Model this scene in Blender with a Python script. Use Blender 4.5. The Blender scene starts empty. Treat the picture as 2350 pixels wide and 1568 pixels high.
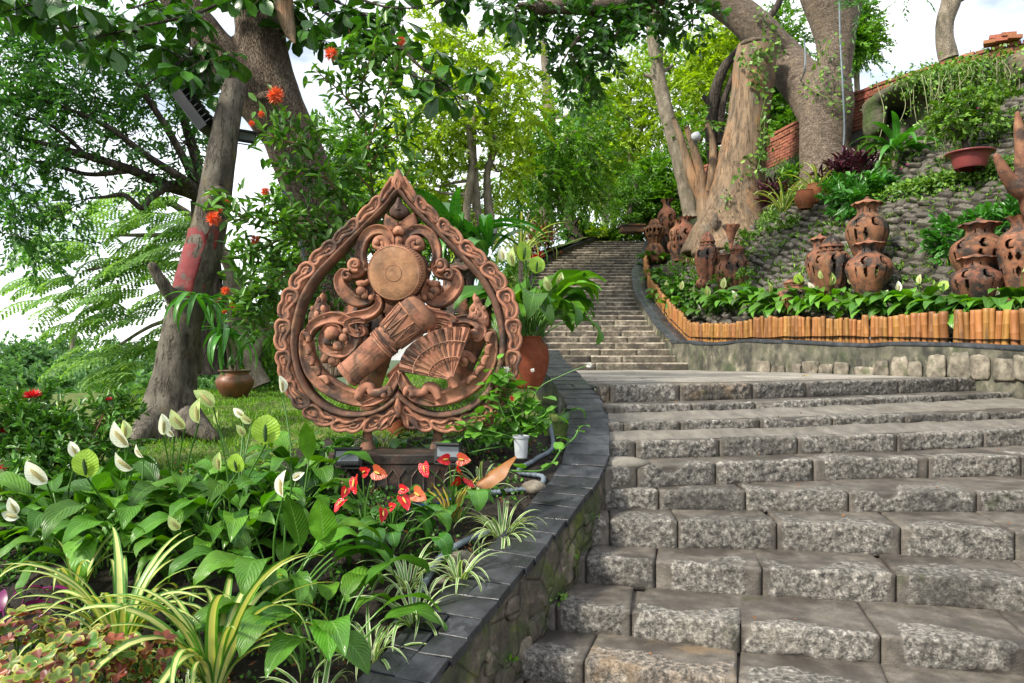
import bpy, math, random
import numpy as np
from mathutils import Vector, Matrix, Euler
random.seed(11)
rng = np.random.default_rng(11)
SC = bpy.context.scene
COL = SC.collection
# ---------------------------------------------------------------- camera, sky, sun, exposure
FP, CX, HY, EYE = 1700.0, 1175.0, 815.0, 1.65
cam_d = bpy.data.cameras.new('camera')
cam = bpy.data.objects.new('camera', cam_d)
COL.objects.link(cam)
cam.location = (0, 0, EYE)
cam.rotation_euler = (math.radians(90), 0, 0)
cam_d.sensor_width = 36.0
cam_d.lens = 36.0 * FP / 2350.0
cam_d.shift_y = (HY - 784.0) / 2350.0
cam_d.clip_start = 0.05
cam_d.clip_end = 3000.0
SC.camera = cam
SUN_EL, SUN_AZ = math.radians(40), math.radians(236)      # azimuth clockwise from +Y: behind the viewer, to the left
world = bpy.data.worlds.new('World')
SC.world = world
world.use_nodes = True
wn = world.node_tree
wn.nodes.clear()
w_out = wn.nodes.new('ShaderNodeOutputWorld')
w_bg = wn.nodes.new('ShaderNodeBackground')
w_sky = wn.nodes.new('ShaderNodeTexSky')
w_sky.sky_type = 'NISHITA'
w_sky.sun_disc = False
w_sky.sun_elevation = SUN_EL
w_sky.sun_rotation = SUN_AZ
w_tc = wn.nodes.new('ShaderNodeTexCoord')
w_map = wn.nodes.new('ShaderNodeMapping')
w_map.inputs['Scale'].default_value = (1.0, 1.0, 2.4)
w_no = wn.nodes.new('ShaderNodeTexNoise')
w_no.inputs['Scale'].default_value = 2.3
w_no.inputs['Detail'].default_value = 7
w_no.inputs['Roughness'].default_value = 0.58
w_rp = wn.nodes.new('ShaderNodeValToRGB')
w_rp.color_ramp.elements[0].position = 0.36
w_rp.color_ramp.elements[0].color = (.12, .12, .12, 1)
w_rp.color_ramp.elements[1].position = 0.56
w_rp.color_ramp.elements[1].color = (1, 1, 1, 1)
w_mx = wn.nodes.new('ShaderNodeMix')
w_mx.data_type = 'RGBA'
w_mx.inputs['B'].default_value = (9.6, 9.8, 10.0, 1)       # sunlit white overcast
wn.links.new(w_tc.outputs['Generated'], w_map.inputs['Vector'])
wn.links.new(w_map.outputs['Vector'], w_no.inputs['Vector'])
wn.links.new(w_no.outputs['Fac'], w_rp.inputs['Fac'])
wn.links.new(w_rp.outputs['Color'], w_mx.inputs['Factor'])
wn.links.new(w_sky.outputs['Color'], w_mx.inputs['A'])
wn.links.new(w_mx.outputs['Result'], w_bg.inputs['Color'])
w_bg.inputs['Strength'].default_value = 0.095
wn.links.new(w_bg.outputs['Background'], w_out.inputs['Surface'])
sun_d = bpy.data.lights.new('sun', 'SUN')
sun = bpy.data.objects.new('sun', sun_d)
COL.objects.link(sun)
sun_d.energy = 3.5
sun_d.angle = math.radians(8)
sun_d.color = (1.0, .93, .80)
_sd = Vector((math.sin(SUN_AZ) * math.cos(SUN_EL), math.cos(SUN_AZ) * math.cos(SUN_EL), math.sin(SUN_EL)))
sun.rotation_euler = (-_sd).to_track_quat('-Z', 'Y').to_euler()
SC.view_settings.view_transform = 'Standard'
SC.view_settings.look = 'None'
SC.view_settings.gamma = 1.0
SC.view_settings.exposure = 1.0
SC.view_settings.use_curve_mapping = False
try:
    SC.cycles.max_bounces = 6
    SC.cycles.diffuse_bounces = 3
    SC.cycles.glossy_bounces = 2
    SC.cycles.transmission_bounces = 4
    SC.cycles.transparent_max_bounces = 4
    SC.cycles.caustics_reflective = False
    SC.cycles.caustics_refractive = False
    SC.cycles.sample_clamp_indirect = 4.0
except Exception:
    pass

# ---------------------------------------------------------------- helpers
def P(px, py, d):
    """point at depth d (metres in front of the viewer) that stands at photo position px, py (2350 wide)"""
    return np.array([(px - CX) / FP * d, d, (HY - py) / FP * d + EYE])

def sstep(x, a, b):
    t = np.clip((np.asarray(x, float) - a) / (b - a), 0, 1)
    return t * t * (3 - 2 * t)

def _h(ix, iy, iz, seed):
    n = (ix * 374761393 + iy * 668265263 + iz * 1274126177 + seed * 974711) & 0xffffffff
    n = ((n ^ (n >> 13)) * 1274126177) & 0xffffffff
    n = (n ^ (n >> 16)) & 0xffffff
    return n / float(0xffffff)

def vnoise(p, scale=1.0, seed=0):
    p = np.asarray(p, float) * scale + 1000.0
    i = np.floor(p).astype(np.int64)
    f = p - i
    f = f * f * (3 - 2 * f)
    r = 0
    for dx in (0, 1):
        wx = f[..., 0] if dx else 1 - f[..., 0]
        for dy in (0, 1):
            wy = f[..., 1] if dy else 1 - f[..., 1]
            for dz in (0, 1):
                wz = f[..., 2] if dz else 1 - f[..., 2]
                r = r + wx * wy * wz * _h(i[..., 0] + dx, i[..., 1] + dy, i[..., 2] + dz, seed)
    return r * 2 - 1

def fbm(p, scale=1.0, octv=3, seed=0):
    r, a, t = 0, 1.0, 0
    for o in range(octv):
        r = r + a * vnoise(p, scale * 2 ** o, seed + o * 17)
        t += a
        a *= .5
    return r / t

WL = {}          # world position of each parent (no parent here is rotated when built in world space)
def mk(name, V, F, mat, parent=None, uv=None, smooth=True, world=True, kind=None, mesh_only=False, attr=None, midx=None):
    V = np.asarray(V, float).reshape(-1, 3)
    if parent is not None and world:
        V = V - WL.get(parent.name, np.zeros(3))
    me = bpy.data.meshes.new(name)
    if not isinstance(F, (list, tuple)):
        F = [F]
    F = [np.asarray(f, np.int32) for f in F if len(f)]
    li = np.concatenate([f.ravel() for f in F])
    lt = np.concatenate([np.full(len(f), f.shape[1], np.int32) for f in F])
    ls = np.concatenate([[0], np.cumsum(lt)[:-1]]).astype(np.int32)
    me.vertices.add(len(V))
    me.vertices.foreach_set('co', V.astype(np.float32).ravel())
    me.loops.add(len(li))
    me.loops.foreach_set('vertex_index', li)
    me.polygons.add(len(lt))
    me.polygons.foreach_set('loop_start', ls)
    me.polygons.foreach_set('use_smooth', np.full(len(lt), smooth, bool))
    if uv is not None:
        ul = me.uv_layers.new(name='UVMap')
        ul.data.foreach_set('uv', np.asarray(uv, np.float32).reshape(-1, 2)[li].ravel())
    if attr is not None:
        for k, a in attr.items():
            at = me.attributes.new(k, 'FLOAT', 'POINT')
            at.data.foreach_set('value', np.asarray(a, np.float32))
    for m in (mat if isinstance(mat, (list, tuple)) else [mat]):
        me.materials.append(m)
    if midx is not None:
        me.polygons.foreach_set('material_index', np.asarray(midx, np.int32))
    me.update(calc_edges=True)
    me.validate()
    if mesh_only:
        return me
    return inst(name, me, parent, kind=kind)

def inst(name, me, parent=None, loc=(0, 0, 0), rot=None, scale=None, kind=None):
    o = bpy.data.objects.new(name, me)
    COL.objects.link(o)
    if parent is not None:
        o.parent = parent
        WL[o.name] = WL.get(parent.name, np.zeros(3))
    o.location = loc
    if rot is not None:
        o.rotation_euler = rot
    if scale is not None:
        o.scale = (scale,) * 3 if np.isscalar(scale) else scale
    if kind:
        o['kind'] = kind
    return o

def tag(o, label, cat, group=None, kind=None):
    o['label'] = label
    o['category'] = cat
    if group:
        o['group'] = group
    if kind:
        o['kind'] = kind
    return o

def thing(name, label, cat, loc=(0, 0, 0), group=None, rot=None):
    o = bpy.data.objects.new(name, None)
    o.empty_display_size = .1
    COL.objects.link(o)
    o.location = tuple(float(c) for c in loc)
    if rot is not None:
        o.rotation_euler = rot
    WL[o.name] = np.array(loc, float)
    return tag(o, label, cat, group)

def gridF(nu, nv, wu=False, wv=False, off=0):
    """quads of a grid whose vertex (i, j) is i * nv + j"""
    I = np.arange(nu if wu else nu - 1)
    J = np.arange(nv if wv else nv - 1)
    i, j = np.meshgrid(I, J, indexing='ij')
    a = i * nv + j
    b = ((i + 1) % nu) * nv + j
    c = ((i + 1) % nu) * nv + (j + 1) % nv
    d = i * nv + (j + 1) % nv
    return np.stack([a, b, c, d], -1).reshape(-1, 4) + off

class MB:
    def __init__(s):
        s.V, s.Q, s.T, s.U, s.n = [], [], [], [], 0
    def add(s, V, F, uv=None):
        V = np.asarray(V, float).reshape(-1, 3)
        for f in (F if isinstance(F, (list, tuple)) else [F]):
            f = np.asarray(f, np.int64)
            if len(f):
                (s.Q if f.shape[1] == 4 else s.T).append(f + s.n)
        s.V.append(V)
        s.U.append(np.zeros((len(V), 2)) if uv is None else np.asarray(uv, float).reshape(-1, 2))
        s.n += len(V)
        return s
    def box(s, c, size, R=None):
        v = np.array([[x, y, z] for x in (-.5, .5) for y in (-.5, .5) for z in (-.5, .5)]) * np.array(size)
        if R is not None:
            v = v @ np.asarray(R).T
        s.add(v + np.array(c), np.array([[0, 1, 3, 2], [4, 6, 7, 5], [0, 4, 5, 1], [2, 3, 7, 6], [0, 2, 6, 4], [1, 5, 7, 3]]))
        return s
    def faces(s):
        r = []
        if s.Q: r.append(np.concatenate(s.Q))
        if s.T: r.append(np.concatenate(s.T))
        return r
    def build(s, name, mat, parent=None, **k):
        return mk(name, np.concatenate(s.V), s.faces(), mat, parent, uv=np.concatenate(s.U), **k)

def spline(pts, n, closed=False):
    """Catmull-Rom through pts (any number of columns), n samples spread by chord length"""
    p = np.asarray(pts, float)
    if closed:
        p = np.vstack([p[-1], p, p[0], p[1]])
    else:
        p = np.vstack([2 * p[0] - p[1], p, 2 * p[-1] - p[-2]])
    seg = np.linalg.norm(p[2:-1, :3] - p[1:-2, :3], axis=1) + 1e-9
    cum = np.concatenate([[0], np.cumsum(seg)])
    t = np.linspace(0, cum[-1], n, endpoint=not closed)
    i = np.clip(np.searchsorted(cum, t, 'right') - 1, 0, len(seg) - 1)
    f = ((t - cum[i]) / seg[i])[:, None]
    a, b, c, d = p[i], p[i + 1], p[i + 2], p[i + 3]
    return .5 * (2 * b + (c - a) * f + (2 * a - 5 * b + 4 * c - d) * f ** 2 + (3 * b - a - 3 * c + d) * f ** 3)

def frames(C, up=None):
    T = np.gradient(C, axis=0)
    T /= np.linalg.norm(T, axis=1)[:, None] + 1e-12
    N = np.zeros_like(T)
    n = np.array([0., 0, 1]) if abs(T[0, 2]) < .9 else np.array([1., 0, 0])
    if up is not None:
        n = np.asarray(up, float)
    for i in range(len(C)):
        n = n - T[i] * np.dot(n, T[i])
        n /= np.linalg.norm(n) + 1e-12
        N[i] = n
    return T, N, np.cross(T, N)

def tubeVF(C, R, sides=8, cap=True, rough=0, seed=0, rscale=6):
    C = np.asarray(C, float)
    R = np.broadcast_to(np.asarray(R, float), (len(C),))
    T, N, B = frames(C)
    a = np.linspace(0, 2 * np.pi, sides, endpoint=False)
    V = C[:, None] + R[:, None, None] * (np.cos(a)[None, :, None] * N[:, None] + np.sin(a)[None, :, None] * B[:, None])
    if rough:
        nz = fbm(V, rscale, 3, seed)
        V = C[:, None] + (V - C[:, None]) * (1 + rough * nz[..., None])
    V = V.reshape(-1, 3)
    F = [gridF(len(C), sides, wv=True)]
    if cap:
        V = np.vstack([V, C[0], C[-1]])
        n = len(C) * sides
        k = np.arange(sides)
        k2 = (k + 1) % sides
        F.append(np.stack([np.full(sides, n), k2, k], 1))
        o = (len(C) - 1) * sides
        F.append(np.stack([np.full(sides, n + 1), o + k, o + k2], 1))
    return V, F

def latheVF(prof, seg=32, mod=None):
    """prof rows (r, z); mod(theta, i) multiplies the radius"""
    pr = np.asarray(prof, float)
    th = np.linspace(0, 2 * np.pi, seg, endpoint=False)
    r = np.repeat(pr[:, :1], seg, 1)
    z = np.repeat(pr[:, 1:2], seg, 1)
    if mod is not None:
        r, z = mod(th[None, :], r, z)
    V = np.stack([r * np.cos(th), r * np.sin(th), z], -1).reshape(-1, 3)
    return V, [gridF(len(pr), seg, wv=True)]

def rotz(a):
    c, s = math.cos(a), math.sin(a)
    return np.array([[c, -s, 0], [s, c, 0], [0, 0, 1]])

def ballVF(c, r, sx=1, sy=1, sz=1, seg=10, rings=6):
    ph = np.linspace(-np.pi / 2, np.pi / 2, rings)
    V, F = latheVF(np.stack([np.cos(ph) * r, np.sin(ph) * r], 1), seg)
    return V * np.array([sx, sy, sz]) + np.asarray(c), F

def remesh(o, voxel, smooth=2):
    m = o.modifiers.new('remesh', 'REMESH')
    m.mode = 'VOXEL'
    m.voxel_size = voxel
    m.use_smooth_shade = True
    if smooth:
        s = o.modifiers.new('smooth', 'SMOOTH')
        s.iterations = smooth
        s.factor = .5

# ---------------------------------------------------------------- materials
class NT:
    def __init__(s, name):
        s.m = bpy.data.materials.new(name)
        s.m.use_nodes = True
        s.t = s.m.node_tree
        s.t.nodes.clear()
        s.out = s.t.nodes.new('ShaderNodeOutputMaterial')
    def n(s, typ, ins=None, **kw):
        nd = s.t.nodes.new('ShaderNode' + typ)
        for k, v in kw.items():
            setattr(nd, k, v)
        for k, v in (ins or {}).items():
            if isinstance(v, bpy.types.NodeSocket):
                s.t.links.new(v, nd.inputs[k])
            else:
                nd.inputs[k].default_value = v
        return nd
    def math(s, op, a, b=0.0, clamp=False):
        return s.n('Math', {0: a, 1: b}, operation=op, use_clamp=clamp).outputs[0]
    def mix(s, f, a, b, blend='MIX'):
        nd = s.n('Mix', data_type='RGBA', blend_type=blend)
        for k, v in (('Factor', f), ('A', a), ('B', b)):
            so = nd.inputs[0] if k == 'Factor' else nd.inputs[6 if k == 'A' else 7]
            if isinstance(v, bpy.types.NodeSocket):
                s.t.links.new(v, so)
            else:
                so.default_value = v if k == 'Factor' else (*v[:3], 1)
        return nd.outputs[2]
    def noise(s, vec, scale, detail=5, rough=.55):
        return s.n('TexNoise', {'Vector': vec, 'Scale': scale, 'Detail': detail, 'Roughness': rough}).outputs['Fac']
    def ramp(s, f, stops):
        nd = s.n('ValToRGB', {'Fac': f})
        e = nd.color_ramp.elements
        while len(e) < len(stops):
            e.new(.5)
        for el, (p, c) in zip(e, stops):
            el.position = p
            el.color = (c, c, c, 1) if np.isscalar(c) else (*c, 1)
        return nd.outputs['Color']
    def rng(s, f, a, b, c=0., d=1.):
        return s.n('MapRange', {'Value': f, 'From Min': a, 'From Max': b, 'To Min': c, 'To Max': d}).outputs[0]
    def coord(s, stretch=(1, 1, 1), kind='Object', objoff=True):
        tc = s.n('TexCoord').outputs[kind]
        if objoff:
            r = s.n('ObjectInfo').outputs['Random']
            o = s.n('CombineXYZ', {0: s.math('MULTIPLY', r, 37.), 1: s.math('MULTIPLY', r, 91.), 2: s.math('MULTIPLY', r, 13.)}).outputs[0]
            tc = s.n('VectorMath', {0: tc, 1: o}, operation='ADD').outputs[0]
        if stretch != (1, 1, 1):
            tc = s.n('Mapping', {'Vector': tc, 'Scale': stretch}).outputs[0]
        return tc
    def hsv(s, col, val=1., sat=1., hue=.5):
        return s.n('HueSaturation', {'Color': col, 'Value': val, 'Saturation': sat, 'Hue': hue}).outputs[0]

def surf(name, stops, scale=5, detail=6, stretch=(1, 1, 1), rough=(.55, .85), bump=.4, bscale=None, bdist=.01, spec=.4,
         patches=(), orand=.15, vor=None, objoff=True, fine=None):
    """stone-like material: noise ramp + patches [(colour, scale, lo, hi, strength)] + bump; vor = (scale, colour, strength) adds cracks"""
    g = NT(name)
    v = g.coord(stretch, objoff=objoff)
    n1 = g.noise(v, scale, detail, .62)
    col = g.ramp(n1, stops)
    if fine:
        n4 = g.noise(v, fine[0], 3, .7)
        col = g.mix(fine[1], col, g.ramp(n4, [(.35, fine[2]), (.65, fine[3])]), 'MULTIPLY')
    for (c, sc, lo, hi, st) in patches:
        f = g.rng(g.noise(v, sc, 5, .6), lo, hi, 0, st)
        col = g.mix(f, col, c)
    hgt = g.noise(v, bscale or scale * 4, 6, .65)
    if vor:
        vd = g.n('TexVoronoi', {'Vector': v, 'Scale': vor[0]}, feature='DISTANCE_TO_EDGE').outputs['Distance']
        cr = g.rng(vd, 0, vor[3] if len(vor) > 3 else .12, 1, 0)
        col = g.mix(g.math('MULTIPLY', cr, vor[2]), col, vor[1])
        hgt = g.math('SUBTRACT', hgt, g.math('MULTIPLY', cr, .8))
    if orand:
        r = g.n('ObjectInfo').outputs['Random']
        col = g.hsv(col, g.rng(r, 0, 1, 1 - orand, 1 + orand), 1., g.rng(g.math('FRACT', g.math('MULTIPLY', r, 7.31)), 0, 1, .5 - orand * .04, .5 + orand * .04))
    bp = g.n('Bump', {'Height': hgt, 'Strength': bump, 'Distance': bdist}).outputs[0]
    b = g.n('BsdfPrincipled', {'Base Color': col, 'Normal': bp, 'Specular IOR Level': spec,
                               'Roughness': g.rng(g.noise(v, scale * 1.7, 4), .3, .7, rough[0], rough[1])})
    g.t.links.new(b.outputs[0], g.out.inputs[0])
    return g.m

def leafmat(name, c1, c2, rough=.38, trans=.3, vein=None, stripe=None, edge=None, tcol=None, var=.25, bump=.15, spec=.5, ribs=26, blotch=None):
    """c1, c2 vary from leaf to leaf; vein = midrib colour; stripe = (colour, half width) along the middle; edge = (colour, width) along the rims"""
    g = NT(name)
    isl = g.n('NewGeometry').outputs['Random Per Island']
    ob = g.n('ObjectInfo').outputs['Random']
    r = g.math('FRACT', g.math('ADD', isl, g.math('MULTIPLY', ob, 5.37)))
    r2 = g.math('FRACT', g.math('MULTIPLY', r, 13.7))
    col = g.mix(r, c1, c2)
    uv = g.n('SeparateXYZ', {0: g.n('TexCoord').outputs['UV']})
    u = g.math('ABSOLUTE', g.math('SUBTRACT', uv.outputs[0], .5))
    tc = g.n('TexCoord').outputs['Object']
    nz = g.noise(tc, 22, 4)
    col = g.hsv(col, g.math('MULTIPLY', g.rng(r2, 0, 1, 1 - var, 1 + var), g.rng(nz, .3, .7, .82, 1.18)))
    hgt = nz
    if blotch:
        col = g.mix(g.rng(g.noise(tc, blotch[1], 3), blotch[2], blotch[2] + .08, 0, blotch[3]), col, blotch[0])
    if stripe:
        col = g.mix(g.rng(g.math('ADD', u, g.math('MULTIPLY', nz, .06)), stripe[1], stripe[1] + .05, 1, 0), col, stripe[0])
    if edge:
        col = g.mix(g.rng(g.math('ADD', u, g.math('MULTIPLY', nz, .05)), .5 - edge[1], .5 - edge[1] + .06, 0, 1), col, edge[0])
    if vein:
        col = g.mix(g.rng(u, .008, .035, .85, 0), col, vein)
        sv = g.math('SINE', g.math('MULTIPLY', g.math('SUBTRACT', uv.outputs[1], g.math('MULTIPLY', u, .55)), ribs * 6.283))
        hgt = g.math('ADD', g.math('MULTIPLY', sv, .5), hgt)
        col = g.mix(g.rng(sv, .75, 1, 0, .22), col, vein)
    bp = g.n('Bump', {'Height': hgt, 'Strength': bump, 'Distance': .004}).outputs[0]
    b = g.n('BsdfPrincipled', {'Base Color': col, 'Roughness': g.rng(nz, .3, .7, rough - .1, rough + .12), 'Specular IOR Level': spec, 'Normal': bp})
    sh = b.outputs[0]
    if trans:
        t2 = g.mix(1., g.hsv(col, 1.5, 1.1), tcol or (1., .95, .45), 'MULTIPLY')
        tr = g.n('BsdfTranslucent', {'Color': t2})
        sh = g.n('MixShader', {0: trans, 1: b.outputs[0], 2: tr.outputs[0]}).outputs[0]
    g.t.links.new(sh, g.out.inputs[0])
    return g.m

def barkmat(name, dark, mid, light, zs=.22, scale=9, crack=14, cdep=.75, bump=.9, patches=(), rough=.85):
    g = NT(name)
    v = g.coord((1, 1, zs), objoff=False)
    wv = g.n('VectorMath', {0: v, 1: g.n('VectorMath', {0: g.n('TexNoise', {'Vector': v, 'Scale': 6., 'Detail': 3.}).outputs['Color'], 'Scale': .12}, operation='SCALE').outputs[0]}, operation='ADD').outputs[0]
    n1 = g.noise(v, scale, 7, .65)
    col = g.ramp(n1, [(.3, dark), (.5, mid), (.72, light)])
    for (c, sc, lo, hi, st) in patches:
        col = g.mix(g.rng(g.noise(g.coord((1, 1, .6), objoff=False), sc, 5, .6), lo, hi, 0, st), col, c)
    if crack:
        vd = g.n('TexVoronoi', {'Vector': wv, 'Scale': float(crack)}, feature='DISTANCE_TO_EDGE').outputs['Distance']
        cr = g.rng(vd, 0., .14, 1, 0)
    else:
        cr = g.rng(g.noise(g.coord((1, 1, zs * .5), objoff=False), 22, 4, .7), .36, .46, 1, 0)
        cdep = .12
    col = g.mix(g.math('MULTIPLY', cr, cdep), col, tuple(c * .45 for c in dark))
    h = g.math('SUBTRACT', g.math('MULTIPLY', g.noise(v, scale * 4, 6, .7), .7), cr)
    bp = g.n('Bump', {'Height': h, 'Strength': bump, 'Distance': .02}).outputs[0]
    b = g.n('BsdfPrincipled', {'Base Color': col, 'Roughness': rough, 'Normal': bp, 'Specular IOR Level': .25})
    g.t.links.new(b.outputs[0], g.out.inputs[0])
    return g.m

def plain(name, c, rough=.5, metal=0., spec=.5, var=.1, bump=.1, scale=30):
    g = NT(name)
    v = g.coord()
    nz = g.noise(v, scale, 4)
    col = g.hsv(g.mix(0., c, c), g.rng(nz, .3, .7, 1 - var, 1 + var))
    bp = g.n('Bump', {'Height': nz, 'Strength': bump, 'Distance': .003}).outputs[0]
    b = g.n('BsdfPrincipled', {'Base Color': col, 'Roughness': rough, 'Metallic': metal, 'Specular IOR Level': spec, 'Normal': bp})
    g.t.links.new(b.outputs[0], g.out.inputs[0])
    return g.m
# ---------------------------------------------------------------- materials used by the setting
def granite(name, warm=0., pale=0.):
    g = NT(name)
    v = g.coord()
    a = g.n('Attribute', attribute_name='mask').outputs['Fac']
    n1 = g.noise(v, 36, 7, .72)
    sp = g.noise(v, 95, 3, .7)
    big = g.noise(v, 3.2, 4, .6)
    gr = g.ramp(n1, [(.31, (.015, .0145, .0135)), (.43, (.085, .080, .071)), (.54, (.22 + warm * .05, .205 + warm * .02, .18)), (.69, (.50, .475, .43))])
    gr = g.mix(g.rng(sp, .52, .66, 0, .7), gr, (.03, .027, .024))
    gr = g.mix(g.rng(big, .54, .76, 0, .4), gr, (.36, .25, .15) if warm else (.27, .235, .19))
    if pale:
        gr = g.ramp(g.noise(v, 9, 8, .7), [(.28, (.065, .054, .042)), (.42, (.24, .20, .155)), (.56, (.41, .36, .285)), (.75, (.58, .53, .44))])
    r = g.n('ObjectInfo').outputs['Random']
    gr = g.hsv(gr, g.rng(r, 0, 1, .8, 1.2))
    mo = g.ramp(g.noise(v, 9, 8, .68), [(.3, (.046, .040, .033)), (.52, (.115, .101, .084)), (.75, (.21, .188, .16))] if not pale else [(.3, (.035, .029, .02)), (.52, (.105, .088, .062)), (.75, (.20, .17, .125))])
    mo = g.mix(g.rng(g.noise(v, 140, 2, .6), .55, .75, 0, .5), mo, (.24, .22, .19))
    mo = g.mix(g.rng(g.noise(v, 2.1, 3), .5, .62, 0, .75), mo, (.05, .043, .037))
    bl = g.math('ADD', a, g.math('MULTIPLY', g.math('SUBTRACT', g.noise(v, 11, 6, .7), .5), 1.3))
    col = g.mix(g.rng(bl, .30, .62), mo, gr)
    col = g.mix(g.rng(g.noise(v, 1.7, 6, .7), .50, .62, 0, .62), col, (.032, .029, .025))
    col = g.mix(g.rng(g.noise(v, 4.3, 5, .65), .62, .70, 0, .5), col, (.05, .06, .022))
    if warm > .9:
        col = g.mix(g.rng(g.noise(v, 6, 5), .52, .66, 0, .45), col, (.28, .19, .105))
    h = g.math('ADD', g.math('MULTIPLY', g.noise(v, 48, 6, .75), g.rng(a, 0, 1, .25, 1.)), g.math('MULTIPLY', sp, .3))
    bp = g.n('Bump', {'Height': h, 'Strength': .8, 'Distance': .018}).outputs[0]
    b = g.n('BsdfPrincipled', {'Base Color': col, 'Normal': bp, 'Specular IOR Level': .4, 'Roughness': g.math('SUBTRACT', g.rng(a, 0, 1, .5, .74), g.rng(g.noise(v, 2.1, 3), .5, .62, 0, .16))})
    g.t.links.new(b.outputs[0], g.out.inputs[0])
    return g.m

M_GRAN = granite('rough_granite')
M_GRANW = granite('weathered_warm_granite', 1.)
M_UPSTEP = granite('lightened_weathered_step_stone', .5, 1.)  # base colour paled to stand in for sunlight the canopy blocks
M_MORTAR = surf('mortar', [(.3, (.05, .043, .037)), (.55, (.11, .095, .08)), (.75, (.18, .16, .14))], 6, rough=(.5, .8), bump=.5)
M_CEMENT = surf('pale_cement', [(.3, (.10, .092, .078)), (.55, (.17, .155, .13)), (.8, (.26, .24, .21))], 9, rough=(.4, .75), bump=.4, patches=[((.10, .09, .075), 4, .55, .7, .6)])
M_PAVE = surf('paving_stone', [(.3, (.16, .145, .125)), (.5, (.25, .23, .20)), (.72, (.36, .335, .30))], 2.2, detail=8, rough=(.55, .85), bump=.55, bscale=26,
              patches=[((.33, .29, .23), 5, .55, .7, .5), ((.09, .08, .07), 2.6, .6, .72, .5)], fine=(60, .6, (.55, .55, .55), (1.25, 1.25, 1.25)))
M_SLATE = surf('wet_slate', [(.3, (.010, .0115, .014)), (.5, (.024, .027, .032)), (.7, (.052, .057, .065))], 5, detail=8, rough=(.2, .6), bump=.6, bscale=24, spec=.5,
               patches=[((.012, .014, .017), 7, .52, .60, .85), ((.10, .11, .12), 11, .62, .74, .4)], orand=.22)
M_WALLFACE = surf('mossy_rubble', [(.3, (.025, .022, .018)), (.5, (.085, .072, .054)), (.7, (.24, .20, .15))], 7, rough=(.7, .95), bump=.9, bscale=22, bdist=.02,
                  patches=[((.030, .055, .012), 4.5, .46, .60, .85), ((.10, .13, .012), 6, .55, .66, .85), ((.03, .03, .028), 3, .55, .68, .7)], vor=(4.2, (.025, .023, .02), .15, .05), objoff=False)
M_RWALL = surf('stained_plaster_wall', [(.3, (.045, .046, .034)), (.5, (.115, .108, .08)), (.72, (.23, .205, .155))], 7, stretch=(1, 1, .7), rough=(.6, .9), bump=.9, bscale=16,
               patches=[((.045, .065, .025), 3.2, .5, .66, .75), ((.025, .025, .022), 4.5, .48, .62, .85), ((.34, .30, .22), 7, .60, .72, .6)], objoff=False)
M_WSTONE = surf('pale_wall_stone', [(.3, (.055, .048, .038)), (.5, (.16, .14, .108)), (.7, (.31, .275, .22))], 9, rough=(.7, .9), bump=.8, bscale=30, orand=.25,
                patches=[((.05, .07, .025), 6, .58, .68, .7)])
M_WALLSTONE = surf('dark_wall_stone', [(.3, (.04, .035, .028)), (.5, (.12, .10, .075)), (.7, (.27, .23, .175))], 9, rough=(.7, .92), bump=1., bscale=26, bdist=.02, orand=.3,
                patches=[((.05, .075, .012), 5, .50, .62, .85), ((.03, .03, .026), 4, .55, .66, .8)])
M_RUBBLE = surf('slope_rubble', [(.3, (.030, .027, .023)), (.5, (.088, .079, .066)), (.72, (.185, .165, .14))], 8, rough=(.75, .95), bump=.8, bscale=28, orand=.3,
                patches=[((.07, .09, .03), 5, .58, .68, .6), ((.24, .18, .11), 4, .60, .75, .5)])
M_SOIL = surf('dark_garden_soil', [(.3, (.010, .008, .006)), (.5, (.026, .020, .015)), (.75, (.055, .043, .032))], 14, detail=8, rough=(.75, .95), bump=1., bscale=55, bdist=.02, objoff=False)
M_LAWN = surf('lawn_soil', [(.3, (.05, .08, .014)), (.5, (.10, .15, .025)), (.7, (.18, .18, .05))], 6, rough=(.8, .95), bump=.8, bscale=50, objoff=False)
M_FAR = surf('distant_ground', [(.3, (.02, .04, .012)), (.6, (.05, .085, .025))], .4, rough=(.9, .95), bump=.2, objoff=False)
M_HILL = surf('mossy_hillside', [(.3, (.022, .020, .014)), (.5, (.055, .048, .034)), (.7, (.12, .10, .072))], 3.2, detail=8, rough=(.8, .95), bump=1., bscale=14, bdist=.05,
              patches=[((.06, .095, .018), 1.6, .46, .62, .75), ((.26, .20, .13), 2.1, .6, .74, .6)], vor=(3.4, (.03, .028, .024), .7, .1), objoff=False)
M_BAMBOO = surf('varnished_bamboo', [(.3, (.15, .064, .016)), (.5, (.28, .122, .028)), (.72, (.40, .20, .058))], 5, stretch=(6, 6, .7), rough=(.45, .7), bump=.25, bscale=30, spec=.5, orand=.3,
                patches=[((.13, .045, .012), 5, .53, .68, .6), ((.08, .055, .03), 3, .57, .70, .7)])
M_BRICK = surf('old_red_brick', [(.3, (.17, .06, .035)), (.5, (.30, .105, .06)), (.72, (.42, .17, .10))], 6, rough=(.8, .95), bump=.6, orand=.3,
               patches=[((.06, .055, .045), 3, .56, .68, .7), ((.10, .12, .04), 5, .64, .74, .5)])

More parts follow.
